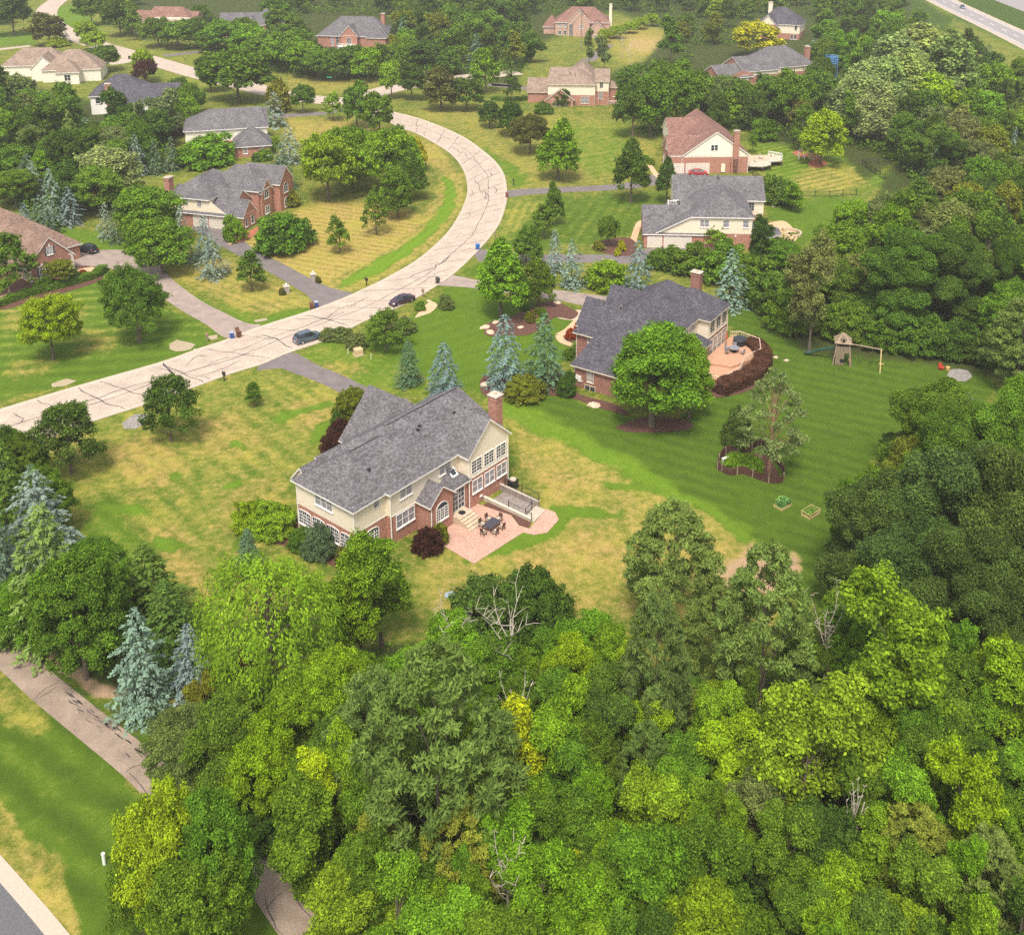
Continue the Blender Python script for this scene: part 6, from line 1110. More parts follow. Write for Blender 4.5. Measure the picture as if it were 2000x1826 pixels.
e = empty('standing_stone', G(842, 612), .3, 'row of small edging stones beside the sandy bed by the road', 'stones') if False else None
# boulders
def boulder(u, v, s, label, m=STONE, grp='boulders edging the beds'):
    r = random.Random(int(u*7+v)); bm = bmesh.new(); bmesh.ops.create_icosphere(bm, subdivisions=2, radius=1)
    for q in bm.verts: f = 1+r.uniform(-.16, .16); q.co = Vector((q.co.x*s*f*1.25, q.co.y*s*f*.85, max(-.2, q.co.z*.55)*s*f))
    me = bpy.data.meshes.new('boulder'); bm.to_mesh(me); bm.free(); me.materials.append(m); o = bpy.data.objects.new('boulder', me); link(o); o.location = G(u, v); o.rotation_euler.z = r.uniform(0, 6); return tag(o, label, 'boulder', grp)
PALE = mat('pale_boulder', (.55, .42, .30), .9, .18, 2.5, .4)
for u, v, s, lb in ((948, 640, .75, 'pale boulder at the left tip of the round mulch bed'), (958, 650, .7, 'pale boulder below the left tip of the round mulch bed'), (968, 630, .55, 'pale boulder at the top left of the round mulch bed'), (1017, 640, .5, 'upright pale stone in the round mulch bed'), (952, 752, .8, 'pale boulder left of the ornamental grass'), (1168, 480, .7, 'pale boulder at the left of the garage mulch bed'), (1178, 485, .6, 'second pale boulder of the garage mulch bed'),
                    (1088, 592, .6, 'pale boulder by the upper end of the round mulch bed'), (1160, 792, .8, 'pale block beside the slate-roofed house'), (1425, 672, 1.1, 'large tan boulder at the corner of the deck'), (838, 588, .35, 'small stone at the sandy roadside bed'), (1042, 566, .5, 'pale boulder between the drives'), (1512, 404, .5, 'pale stone beside the rounded tree'), (380, 684, .3, 'small stone at the gravel patch')): boulder(u, v, s, lb, PALE)
# hedges
def hedge(pts, w_, h_, label, col='mid', step=.12):
    P = cat_rom([G(*p) for p in pts], step*5); r = np.random.default_rng(4); e = empty('hedge', P[0], 0, label, 'hedge'); A = np.array([list(p) for p in P]); L = len(A)
    n_ = int(L*step*5*w_*h_*260); i = r.integers(0, L-1, n_); t = r.random((n_, 1)); ee = r.random(n_) < .04; i = np.where(ee, np.where(r.random(n_) < .5, 0, L-2), i); C = A[i]*(1-t)+A[i+1]*t; d = A[i+1]-A[i]; nn = np.stack([-d[:, 1], d[:, 0], 0*d[:, 0]], 1); nn /= np.linalg.norm(nn, axis=1)[:, None]
    s = r.uniform(-1, 1, n_); top = r.random(n_) < .5; z = np.where(top, h_, r.uniform(0, h_, n_)); s = np.where(top, s, np.sign(s)); N = np.where(top[:, None], np.array([0, 0, 1.]), nn*s[:, None])
    s = np.where(ee, r.uniform(-1, 1, n_), s); z = np.where(ee, r.uniform(0, h_, n_), z); C = C+np.where(ee, np.where(i == 0, -.35, .35), 0)[:, None]*d/np.linalg.norm(d, axis=1)[:, None]; P2 = C+nn*(s*w_/2)[:, None]; P2[:, 2] = C[:, 2]+z; P2 += r.normal(size=P2.shape)*.06; P2[:, 2] += .12*np.sin(C[:, 0]*2.1+C[:, 1]*1.3)*(z > .2); P2 -= A[0]; cr = quadmesh('foliage', leafquads(P2, N+r.normal(size=N.shape)*.35, .2, .14, r), .5+r.normal(size=n_)*.2, LEAF)
    o = bpy.data.objects.new('foliage', cr); link(o, e); b_ = COLS[col]; o.color = (*b_, 1)
    core = MB(); vs = []
    for k in range(L):
        d = A[min(k+1, L-1)]-A[max(k-1, 0)]; nn = np.array([-d[1], d[0], 0])/np.hypot(d[0], d[1])*(.3 if k in (0, L-1) else 1); q = A[k]-A[0]; b9 = .3 if k in (0, L-1) else .93
        for a, b2 in ((-.4, 0), (-.36, h_*b9), (.36, h_*b9), (.4, 0)): vs.append(q+nn*w_*a+np.array([0, 0, b2]))
    core.raw(vs, [(4*k+j, 4*k+4+j, 4*k+5+j, 4*k+1+j) for k in range(L-1) for j in range(3)]+[(0, 1, 2, 3), (4*L-1, 4*L-2, 4*L-3, 4*L-4)]); core.build('branches', mat('hedge_core_'+col, tuple(c*.6 for c in b_), .95, .3, 9.), e)
hedge([(-40, 612), (40, 583), (100, 566), (160, 550), (190, 540), (203, 527)], 1.5, 1.1, 'long clipped hedge curving below the brown-roofed house'); hedge([(535, 300), (505, 312), (500, 318)], 1.6, 1.6, 'short clipped hedge at the corner of the far grey-roofed house', 'green')
hedge([(960, 196), (1000, 198), (1030, 195)], 1.6, 1.1, 'low clipped hedge left of the tan-roofed house', 'mid'); hedge([(1122, 676), (1134, 690), (1126, 712)], 1.0, .7, 'low hedge along the wall of the slate-roofed house', 'fresh')
hedge([(1404, 770), (1418, 762), (1445, 752), (1476, 736), (1490, 712), (1482, 690), (1462, 676)], 2.5, 1.5, 'rounded dark barberry hedge wrapped round the cedar deck', 'barberry')
# ------------------------------------------------------------- front house patio
PAVE = mat('pink_paving', (.42, .245, .18), .9, .2, 6., .2, (.50, .31, .235), big=.08, bigscale=.6)
def HL(h, x, y, z=0): return h.e.matrix_world @ Vector((x, y, z))
bpy.context.view_layer.update()
zp = -.61
def hpatch(h, name, pts, m, z0, z1, **k):
    mb = MB(); P = cat_rom([Vector((*p, 0)) for p in pts+[pts[0]]], .5)[:-1] if k.get('curve') else [Vector((*p, 0)) for p in pts]; mb.prism([(p.x, p.y) for p in P], z0, z1); o = mb.build(name, m); o.matrix_world = h.e.matrix_world; tag(o, kind='structure'); return o
hpatch(h1, 'patio', [(8.5, -4.3), (8.2, -9.5), (15.9, -10.0), (16.3, -11.2), (17.6, -12.1), (20.4, -11.6), (21.3, -10.3), (21.1, -9.2), (18.0, -9.9), (16.9, -10.1), (16.6, -8.8), (17.6, -6.8), (17.3, -5.0), (16.9, -2.3), (15.5, -2.25), (12.3, -2.15), (12.3, -2.75), (10.4, -2.8)], PAVE, zp-.3, zp+.06)
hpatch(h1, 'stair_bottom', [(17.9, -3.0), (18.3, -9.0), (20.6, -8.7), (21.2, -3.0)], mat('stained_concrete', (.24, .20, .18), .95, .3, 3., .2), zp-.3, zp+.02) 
hpatch(h1, 'stairs', [(18.0, -8.2), (18.2, -9.7), (20.9, -9.3), (20.8, -7.9)], CONC, zp-.2, zp+.12)
hpatch(h1, 'mulch_bed', [(17.0, -3.0), (17.9, -3.0), (17.9, -9.6), (16.9, -9.9), (16.7, -8.8), (17.7, -6.8), (17.4, -5.0)], MULCH, zp-.2, zp+.09)
def at(h, name, label, cat, x, y, z, a=0, group=None):
    e = empty(name, HL(h, x, y, z), math.atan2(h.e.matrix_world[1][0], h.e.matrix_world[0][0])+a, label, cat, group); return e
e = at(h1, 'retaining_wall', 'low pale wall along the left of the sunken basement stair beside the patio', 'wall', 17.9, -3, zp); q = MB(); q.box(0, .25, -6.4, .7, 0, .45); q.build('wall_face', CONC, e); q = MB(); q.box(-.04, .29, -6.45, .7, .453, .53); q.build('coping', TRIM, e)
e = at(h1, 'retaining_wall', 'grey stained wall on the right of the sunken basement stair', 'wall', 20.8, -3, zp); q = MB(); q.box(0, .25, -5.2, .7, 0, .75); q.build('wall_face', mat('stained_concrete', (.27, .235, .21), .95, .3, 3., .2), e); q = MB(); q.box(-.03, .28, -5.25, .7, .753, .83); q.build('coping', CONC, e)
def railing(h, P, label, hh=.95, m=BLACK, name='railing', z=zp+.1, gap=.14, rails=(0, 1), cat='railing', group=None, world=False):
    P = [Vector(p) for p in P]; pts = P if world else [HL(h, *p) for p in P]; e = empty(name, pts[0], 0, label, cat, group); o0 = pts[0]; rl = MB(); bl = MB()
    for a, b2 in zip(pts, pts[1:]):
        d = b2-a; L = d.length; n_ = max(1, int(L/gap))
        for hz in rails and (.12, hh): rl.tube([a-o0+Vector((0, 0, hz)), b2-o0+Vector((0, 0, hz))], .035, 4)
        for k in range(1, n_): c = a.lerp(b2, k/n_)-o0; bl.tube([c+Vector((0, 0, .12)), c+Vector((0, 0, hh))], .014, 3, cap=False)
    for p in pts: q = MB(); c = p-o0; q.box(c.x-.05, c.x+.05, c.y-.05, c.y+.05, c.z, c.z+hh+.12); q.build('railing_post', m, e)
    rl.build('rails', m, e)
    if bl.f: bl.build('balusters', m, e)
    return e
railing(h1, [(21.0, -3.0, zp+.83), (21.0, -5.6, zp+.83), (20.95, -8.2, zp+.83)], 'black railing on top of the grey wall of the basement stair'); railing(h1, [(18.4, -8.3, zp+.1), (19.9, -8.0, zp+.1)], 'short black handrail across the basement stair', gap=9); railing(h1, [(18.1, -6.0, zp+.3), (18.1, -9.4, zp+.1)], 'black handrail at the foot of the basement stair', gap=9)
e = at(h1, 'air_conditioner', 'round-topped dark air conditioner against the end wall of the front house', 'air conditioner', 22.0, -3.4, -.3); q = MB(); q.box(-.5, .5, -.45, .45, 0, .95); q.build('casing', BLACK, e); q = MB(); q.tube([(0, 0, .95), (0, 0, 1.08)], [.44, .40], 14); q.build('fan_guard', CONC, e)
# steps to the patio door
e = at(h1, 'door_steps', 'tan stone steps from the patio up to the back door', 'steps', 12.5, -2.2, zp)
for k in range(5): q = MB(); q.box(-.2-.0*k, 2.1, -(1.5+k*.42), -(1.5+(k-1)*.42) if k else 0, -.05, .88-.17*k); q.build('step', STONE, e)
q = MB(); q.tube([(1.0, -.75, .885), (1.0, -.75, .92)], .42, 14); q.build('door_mat', BLACK, e)
# table and six chairs
e = at(h1, 'patio_table', 'dark metal table in the middle of six chairs on the patio', 'table', 14.2, -6.8, zp+.06, .1); TM = mat('dark_table', (.06, .055, .07), .4, .15); q = MB(); q.box(-1., 1., -.6, .6, .70, .74); q.build('table_top', TM, e)
for sx in (-.85, .85):
    for sy in (-.48, .48): q = MB(); q.box(sx-.03, sx+.03, sy-.03, sy+.03, 0, .7); q.build('leg', TM, e)
CUSH = mat('beige_cushion', (.58, .47, .36), .9, .1); proto = None
def chair(label, x, y, a):
    global proto
    if proto is None:
        e = at(h1, 'patio_chair', label, 'chair', x, y, zp+.06, a, 'chairs around the patio table'); q = MB(); q.box(-.25, .25, -.25, .25, .38, .5); q.build('seat', CUSH, e); q = MB(); q.raw([(-.25, .22, .48), (.25, .22, .48), (.25, .34, 1.), (-.25, .34, 1.), (-.25, .28, .48), (.25, .28, .48), (.25, .40, 1.), (-.25, .40, 1.)], [(0, 1, 2, 3), (7, 6, 5, 4), (3, 2, 6, 7), (0, 3, 7, 4), (1, 5, 6, 2)]); q.build('backrest', DARKW, e)
        for sx in (-.25, .25):
            for sy in (-.25, .25): q = MB(); q.box(sx-.025, sx+.025, sy-.025, sy+.025, 0, .42); q.build('leg', DARKW, e)
            q = MB(); q.box(sx-.03, sx+.03, -.28, .28, .62, .66); q.build('armrest', DARKW, e)
        proto = e; return e
    r = proto.copy(); link(r); r.location = HL(h1, x, y, zp+.06); r.rotation_euler = (0, 0, R(51)+a); r['label'] = label
    for ch in list(proto.children): c = ch.copy(); link(c, r)
    return r
for lb, x, y, a in (('patio chair at the left end of the dark table', 12.7, -6.9, R(90)), ('patio chair at the right end of the dark table', 15.7, -6.6, R(-90)), ('patio chair behind the dark table on the left', 13.7, -5.8, 0), ('patio chair behind the dark table on the right', 14.9, -5.7, 0), ('patio chair before the dark table on the left', 13.6, -7.9, R(180)), ('patio chair before the dark table on the right', 14.8, -7.8, R(180))): chair(lb, x, y, a)
# ------------------------------------------------------------- deck of the slate-roofed house
e = at(h2, 'cedar_deck', 'orange cedar deck with pale railing wrapped round the corner of the slate-roofed house', 'deck', 0, 0, 0)
dk = [(17.3, -12.9), (26.2, -12.9), (27.2, -14.2), (26.4, -17.8), (23., -19.4), (19.2, -18.2), (16.8, -17.2), (16.2, -14)]; q = MB(); q.prism(dk, .15, .7); q.build('deck_floor', CEDAR, e)
lo = [(11.8, -17.9), (16.2, -18.8), (18.8, -18.2), (17.2, -16.2), (15.6, -13.6), (11.6, -13.2)]; q = MB(); q.prism(lo, -.05, .35); q.build('lower_deck', CEDAR, e)
q = MB(); PR = mat('pale_rail', (.62, .46, .34), .8, .08)
rl = [(26.2, -13.0), (27.1, -14.2), (26.3, -17.7), (23., -19.2), (19.3, -18.1)]
for a, b2 in zip(rl, rl[1:]):
    q.tube([(*a, 1.6), (*b2, 1.6)], .07, 4); q.tube([(*a, .95), (*b2, .95)], .04, 4); n_ = int(math.dist(a, b2)/.3)
    for k in range(n_+1): x = a[0]+(b2[0]-a[0])*k/n_; y = a[1]+(b2[1]-a[1])*k/n_; q.box(x-.03, x+.03, y-.03, y+.03, .7, 1.58)
q.build('deck_railing', PR, e); q = MB()
for a, b2 in zip([(18.8, -18.2), (16.2, -18.8), (11.8, -17.9)], [(16.2, -18.8), (11.8, -17.9), (11.6, -15)]):
    q.tube([(*a, 1.25), (*b2, 1.25)], .07, 4); n_ = int(math.dist(a, b2)/.3)
    for k in range(n_+1): x = a[0]+(b2[0]-a[0])*k/n_; y = a[1]+(b2[1]-a[1])*k/n_; q.box(x-.03, x+.03, y-.03, y+.03, .35, 1.23)
q.build('deck_railing', PR, e)
for k in range(3): q = MB(); q.box(9.9-k*.35, 11.8-k*.35, -17.6, -15.4, -.02, .28-.09*k); q.build('deck_step', CEDAR, e) if k < 1 else None
e = at(h2, 'hot_tub', 'black covered grill island with white tag on the cedar deck', 'hot tub', 24.6, -15.2, .7, .3); q = MB(); q.prism([(1.15*math.cos(k*math.pi/4+.39), 1.0*math.sin(k*math.pi/4+.39)) for k in range(8)], 0, .85); q.build('tub_body', BLACK, e); q = MB(); q.prism([(1.2*math.cos(k*math.pi/4+.39), 1.05*math.sin(k*math.pi/4+.39)) for k in range(8)], .853, 1.0, .93); q.build('cover', mat('dark_vinyl', (.035, .035, .045), .5, .2), e); q = MB(); q.box(-.3, .25, -1.06, -1.0, .5, .72); q.build('tag', WHITE, e)
e = at(h2, 'round_table', 'round grey table on the cedar deck', 'table', 21.6, -15.6, .7); q = MB(); q.tube([(0, 0, .68), (0, 0, .74)], .8, 18); q.build('table_top', mat('grey_metal', (.22, .22, .24), .5, .1), e); q = MB(); q.tube([(0, 0, 0), (0, 0, .68)], .09, 8); q.build('pedestal', BLACK, e); q = MB(); q.tube([(0, 0, 0), (0, 0, .05)], .4, 12); q.build('base', BLACK, e)
for i, (x, y, a) in enumerate(((20.4, -15.0, 1.2), (21.7, -14.4, 0), (22.8, -15.2, -1.2), (21.5, -17., 3.1))):
    e = at(h2, 'deck_chair', '%s chair around the round grey deck table' % ('left', 'far', 'right', 'near')[i], 'chair', x, y, .7, a, 'chairs on the deck'); q = MB(); q.box(-.25, .25, -.25, .25, .4, .46); q.build('seat', MATS['grey_metal'], e); q = MB(); q.box(-.25, .25, .22, .27, .46, .95); q.build('backrest', MATS['grey_metal'], e)
    for sx in (-.22, .22):
        for sy in (-.22, .22): q = MB(); q.box(sx-.02, sx+.02, sy-.02, sy+.02, 0, .4); q.build('leg', BLACK, e)
e = at(h2, 'parasol', 'closed red parasol standing on the cedar deck', 'parasol', 23.2, -13.6, .7); q = MB(); q.tube([(0, 0, 0), (0, 0, 2.4)], .03, 6); q.build('pole', WOOD, e); q = MB(); q.tube([(0, 0, .9), (0, 0, 1.3), (0, 0, 2.3)], [.16, .2, .05], 8); q.build('canopy', mat('red_cloth', (.45, .11, .07), .9, .1), e)
e = at(h2, 'basement_unit', 'white pump unit on the ground below the deck', 'pump', 10.4, -18.6, 0); q = MB(); q.box(-.35, .35, -.3, .3, 0, .5); q.build('casing', WHITE, e); q = MB(); q.tube([(.3, 0, .5), (.3, 0, .7)], .2, 8); q.build('filter', WHITE, e)
# ------------------------------------------------------------- swing set
e = empty('play_tower', G(1643, 708), R(-12), 'weathered wooden play tower with peaked roof, slide and swing beam', 'play set'); e.scale = (1.15, 1.15, 1.12)
for sx in (-1, 1):
    for sy in (-1, 1): q = MB(); q.tube([(sx*1.15, sy*1.05, 0), (sx*.75, sy*.75, 3.3)], .09, 4); q.build('leg', WOOD, e)
q = MB(); q.box(-.85, .85, -.85, .85, 1.75, 1.85); q.build('platform', WOOD, e); q = MB()
for sx in (-1, 1):
    for k in range(9): q.box(sx*.86-.03, sx*.86+.03, -.85+k*.19, -.7+k*.19, 1.85, 2.65)
for sy in (-1, 1):
    for k in range(9): q.box(-.85+k*.19, -.7+k*.19, sy*.86-.03, sy*.86+.03, 1.85, 2.65)
q.build('balustrade', WOOD, e); q = MB(); q.raw([(-1.1, -1.1, 3.15), (1.1, -1.1, 3.15), (1.1, 1.1, 3.15), (-1.1, 1.1, 3.15), (0, 0, 4.35)], [(0, 1, 4), (1, 2, 4), (2, 3, 4), (3, 0, 4), (0, 3, 2, 1)]); rf = q.build('roof', mat('grey_boards', (.29, .215, .145), .9, .3, 6.), e)
q = MB(); q.box(-.3, .3, -1.0, -.6, 3.3, 3.85); q.raw([(-.38, -1.05, 3.83), (.38, -1.05, 3.83), (0, -1.05, 4.2), (-.38, -.3, 3.83), (.38, -.3, 3.83), (0, -.3, 4.2)], [(0, 1, 2), (0, 2, 5, 3), (2, 1, 4, 5)]); q.build('dormer', MATS['grey_boards'], rf); q = MB(); q.box(-.16, .16, -1.03, -1.0, 3.4, 3.75); q.build('opening', BLACK, rf)
q = MB()
for k in range(11): q.raw([(-.85+k*.1, -1.0-.0, .1), (-.78+k*.1, -1., .1), (-.78+k*.1, -.86, 1.8), (-.85+k*.1, -.86, 1.8), (-.85+k*.1, -.95, .1), (-.78+k*.1, -.95, .1), (-.78+k*.1, -.8, 1.8), (-.85+k*.1, -.8, 1.8)], [(0, 1, 2, 3), (7, 6, 5, 4), (0, 3, 7, 4), (1, 5, 6, 2)])
q.build('lower_boards', WOOD, e); q = MB(); q.box(-.25, .35, -1.03, -.97, .5, .95); q.build('hatch', BLACK, e); q = MB(); q.raw([(.95, -1.2, 0), (1.15, .3, 0), (1.0, .3, 1.4), (.8, -1.0, 1.1), (1.0, -1.2, 0), (1.2, .3, 0), (1.05, .3, 1.4), (.85, -1.0, 1.1)], [(0, 1, 2, 3), (7, 6, 5, 4), (0, 3, 7, 4), (3, 2, 6, 7)]); q.build('climbing_board', CEDAR, e)
q = MB(); q.tube([(.8, .1, 2.75), (4.9, -.5, 2.55)], .1, 5); q.build('swing_beam', WOOD, e)
for y0, y1 in ((-.6, -2.2), (-.4, 1.2)): q = MB(); q.tube([(4.7, y0, 2.6), (4.6 if y1 < 0 else 4.9, y1, 0)], .08, 5); q.build('a_frame_leg', TANW, e)
q = MB(); q.box(4.4, 5.1, -1.5, -1.38, .95, 1.05); q.build('cross_brace', TANW, e)
for x in (2.0, 3.4): q = MB(); q.tube([(x, -.25, 2.6), (x, -.25, .5)], .015, 3); q.tube([(x+.4, -.3, 2.6), (x+.4, -.3, .5)], .015, 3); q.box(x-.03, x+.43, -.36, -.2, .46, .5); q.build('swing_seat', BLACK, e)
q = MB(); q.tube([(-.8, .2, 1.9), (-1.6, .4, 1.7), (-2.8, .9, 1.1), (-3.8, 1.2, .5), (-4.6, 1.4, .3)], .2, 7); q.build('slide', mat('green_slide', (.02, .07, .05), .6, .1), e)
# ------------------------------------------------------------- picket planter round the pine
e = empty('picket_planter', G(1470, 915), 0, 'kidney-shaped planter ringed by dark stained pickets with wavy top', 'planter'); o0 = Vector(e.location)
pl = [(1401, 918), (1404, 902), (1420, 885), (1440, 880), (1462, 884), (1478, 872), (1492, 878), (1505, 895), (1520, 908), (1531, 930), (1527, 942), (1508, 944), (1490, 940), (1470, 932), (1450, 926), (1425, 928)]
P = cat_rom([G(*p) for p in pl+[pl[0]]], .21); q = MB(); rr = random.Random(2)
for i in range(len(P)-1):
    a, b2 = P[i]-o0, P[i+1]-o0; hz = 1.0+.14*math.cos(i*.42)+rr.uniform(-.02, .02); d = (b2-a); nn = Vector((-d.y, d.x, 0)).normalized()*.04; b2 = a+d*.9
    q.raw([a-nn, b2-nn, b2+nn, a+nn]+[x+Vector((0, 0, hz)) for x in (a-nn, b2-nn, b2+nn, a+nn)], [(0, 1, 5, 4), (1, 2, 6, 5), (2, 3, 7, 6), (3, 0, 4, 7), (4, 5, 6, 7)])
q.build('pickets', DARKW, e); q = MB()
for i in range(0, len(P)-1, 9): c = P[i]-o0; q.box(c.x-.07, c.x+.07, c.y-.07, c.y+.07, 0, 1.12)
q.build('picket_posts', WOOD, e); patch('planter_soil', [(1408, 916), (1425, 892), (1465, 888), (1490, 885), (1522, 930), (1500, 936), (1450, 920)], MULCH, .06)
def tuft(name, label, cat, poly, n_, h_, col, leaf=(.5, .07), kind=None):
    r = np.random.default_rng(3); us = [p[0] for p in poly]; vs = [p[1] for p in poly]; U = r.uniform(min(us), max(us), n_*3); V = r.uniform(min(vs), max(vs), n_*3); k = sdist(U, V, poly) < 0; U, V = U[k][:n_], V[k][:n_]
    c = G(sum(us)/len(us), sum(vs)/len(vs)); q = np.array([list(G(u, v)) for u, v in zip(U, V)])-np.array(list(c)); q[:, 2] += r.uniform(.1, h_, len(q)); D = r.normal(size=q.shape)*.6+np.array([0, 0, 1.])
    o = bpy.data.objects.new(name, quadmesh(name, leafquads(q, r.normal(size=q.shape)+np.array([0, -.3, .3]), leaf[0], leaf[1], r, D, .2), r.uniform(.2, .9, len(q)), LEAF)); link(o); o.location = c; o.color = (*COLS[col], 1); return tag(o, label, cat, kind=kind)
tuft('planter_greenery', 'leafy lily plants filling the picket-fenced planter', 'plants', [(1410, 914), (1425, 893), (1470, 895), (1490, 905), (1492, 932), (1455, 920)], 2600, .6, 'fresh', (.45, .1))
e = empty('bench', G(1417, 900), .5, 'small white bench inside the picket-fenced planter', 'bench'); q = MB(); q.box(-.55, .55, -.16, .16, .38, .46); q.build('seat', WHITE, e); [MB().box(s*.45-.04, s*.45+.04, -.14, .14, 0, .38).build('leg', WHITE, e) for s in (-1, 1)]
# raised beds
for u, v, lb, k in ((1529, 988, 'raised bed overflowing with big pale green leaves', 0), (1583, 1005, 'raised bed with a wooden frame and sparse plants', 1)):
    e = empty('raised_bed', G(u, v), R(40), lb, 'raised bed', 'vegetable beds'); q = MB(); a, b2 = .95, .62
    for x0, x1, y0, y1 in ((-a, a, -b2, -b2+.06), (-a, a, b2-.06, b2), (-a, -a+.06, -b2+.06, b2-.06), (a-.06, a, -b2+.06, b2-.06)): q.box(x0, x1, y0, y1, 0, .3)
    q.build('planks', TANW, e); q = MB(); q.box(-a+.06, a-.06, -b2+.06, b2-.06, 0, .22); q.build('soil', MULCH, e)
    if k:
        q = MB()
        for z in (.62,):
            for p1, p2 in (((-a, -b2), (a, -b2)), ((a, -b2), (a, b2)), ((a, b2), (-a, b2)), ((-a, b2), (-a, -b2))): q.tube([(*p1, z), (*p2, z)], .035, 4)
        for x in (-a, a):
            for y in (-b2, b2): q.box(x-.035, x+.035, y-.035, y+.035, .3, .66)
        q.build('top_frame', TANW, e)
    r = np.random.default_rng(k); n_ = 900 if k == 0 else 420; q = np.stack([r.uniform(-a+.1, a-.1, n_), r.uniform(-b2+.1, b2-.1, n_), r.uniform(.25, 1.0 if k == 0 else .45, n_)], 1); q[:, 2] *= (1-.35*(q[:, 0]/a)**2) if k == 0 else 1
    o = bpy.data.objects.new('vegetables', quadmesh('vegetables', leafquads(q, np.array([0, 0, 1.])+r.normal(size=q.shape)*.5, .34 if k == 0 else .2, .26 if k == 0 else .1, r), r.uniform(.2, 1, n_), LEAF)); link(o, e); o.color = (.16, .32, .11, 1) if k == 0 else (.15, .28, .05, 1)
# red chair and stump by the gravel
e = empty('garden_chair', G(1838, 722), .4, 'red plastic chair beside the round gravel patch', 'chair'); m = mat('red_plastic', (.5, .06, .04), .5, .05); q = MB(); q.box(-.3, .3, -.3, .3, .3, .38); q.build('seat', m, e); q = MB(); q.box(-.3, .3, .26, .33, .38, .95); q.build('backrest', m, e)
for sx in (-.27, .27): q = MB(); q.box(sx-.04, sx+.04, -.3, .3, .5, .56); q.box(sx-.04, sx+.04, -.3, -.22, 0, .5); q.box(sx-.04, sx+.04, .22, .3, 0, .5); q.build('arm_frame', m, e)
post(1851, 722, .35, .28, mat('cut_wood', (.52, .33, .13), .9, .15), 'tan log stump between the red chair and the gravel patch', 'log_stump', 'stump')
# ------------------------------------------------------------- fences, arch, shed
def fence(pts, label, hh=1.35, m=BLACK):
    P = [G(*p) for p in pts]; e = empty('garden_fence', P[0], 0, label, 'fence', 'black metal fences'); o0 = P[0]; q = MB(); b_ = MB(); pn = 0
    for a, b2 in zip(P, P[1:]):
        L = (b2-a).length; n_ = max(1, int(L/2.4))
        for hz in (.2, hh-.1): q.tube([a-o0+Vector((0, 0, hz)), b2-o0+Vector((0, 0, hz))], .035, 4)
        for k in range(n_+1):
            c = a.lerp(b2, k/n_)-o0
            if k < n_ or b2 == P[-1]: po = MB(); po.box(c.x-.06, c.x+.06, c.y-.06, c.y+.06, 0, hh+.15); po.build('fence_post', m, e); pn += 1
        for k in range(int(L/.2)): c = a.lerp(b2, k*.2/L)-o0; b_.tube([c+Vector((0, 0, .1)), c+Vector((0, 0, hh))], .014, 3, cap=False)
    q.build('fence_rails', m, e); b_.build('fence_pickets', m, e)
fence([(1563, 384), (1620, 385), (1672, 382)], 'black metal fence along the near side of the striped back lawn'); fence([(1684, 322), (1700, 335), (1728, 352)], 'black metal fence slanting right of the striped back lawn'); fence([(1440, 276), (1520, 274), (1580, 290)], 'black metal fence along the far side of the striped back lawn'); fence([(1460, 334), (1480, 350), (1488, 356)], 'short black fence between the white deck and the grey roof'); fence([(1690, 320), (1740, 322)], 'black metal fence behind the vegetable corner')
e = empty('garden_arch', G(1565, 312), .2, 'white arched garden arbour beside the red-mulched bed', 'arch'); q = MB()
for y in (-.35, .35): q.tube([(-.7, y, 0), (-.7, y, 1.9)]+[(-.7*math.cos(math.pi*k/8), y, 1.9+.7*math.sin(math.pi*k/8)) for k in range(1, 8)]+[(.7, y, 1.9), (.7, y, 0)], .07, 5)
q.build('arch_hoops', WHITE, e); q = MB()
for k in range(6): q.box(-.72, -.66, -.35, .35, .3+k*.3, .36+k*.3); q.box(.66, .72, -.35, .35, .3+k*.3, .36+k*.3)
q.build('trellis', WHITE, e)
e = empty('garden_shed', G(1592, 310), .1, 'small tan shed behind the red-mulched ring', 'shed'); q = MB(); q.box(-1.6, 1.6, -1.2, 1.2, 0, 2.2); q.build('wall', mat('tan_boards', (.50, .36, .20), .85, .12), e); q = MB(); slab(q, q, [(-1.8, -1.4, 2.15), (1.8, -1.4, 2.15), (1.8, 0, 3.0), (-1.8, 0, 3.0), (1.8, 1.4, 2.15), (-1.8, 1.4, 2.15)], [(0, 1, 2, 3), (3, 2, 4, 5)], .1); q.build('roof', GREY_R, e); q = MB(); q.box(-.5, .5, -1.26, -1.2, .05, 1.9); q.build('door', CEDAR, e)
for u, v, lb in ((1560, 306, 'left'), (1592, 326, 'right')): pass
# white deck
e = at(h5, 'raised_deck', 'white-railed raised deck at the back corner of the russet-roofed house', 'deck', 17.9, 0, 0); fl = [(0.1, 1), (3.8, .2), (6, 1.6), (6.4, 4.2), (9.6, 5), (10.4, 8.2), (7.6, 10.4), (0.1, 10.4)]; q = MB(); q.prism(fl, 1.15, 1.35); q.build('deck_floor', STONE, e); q = MB()
for a, b2 in zip(fl[:-2], fl[1:-1]):
    for z in (1.5, 2.3): q.tube([(*a, z), (*b2, z)], .07, 4)
    n_ = int(math.dist(a, b2)/.35)
    for k in range(n_+1): x = a[0]+(b2[0]-a[0])*k/n_; y = a[1]+(b2[1]-a[1])*k/n_; q.box(x-.045, x+.045, y-.045, y+.045, 1.35, 2.35)
q.build('deck_railing', WHITE, e); q = MB()
for x, y in fl: q.box(x-.12, x+.12, y+.05, y+.25, 0, 1.15)
q.build('deck_posts', DARKW, e)
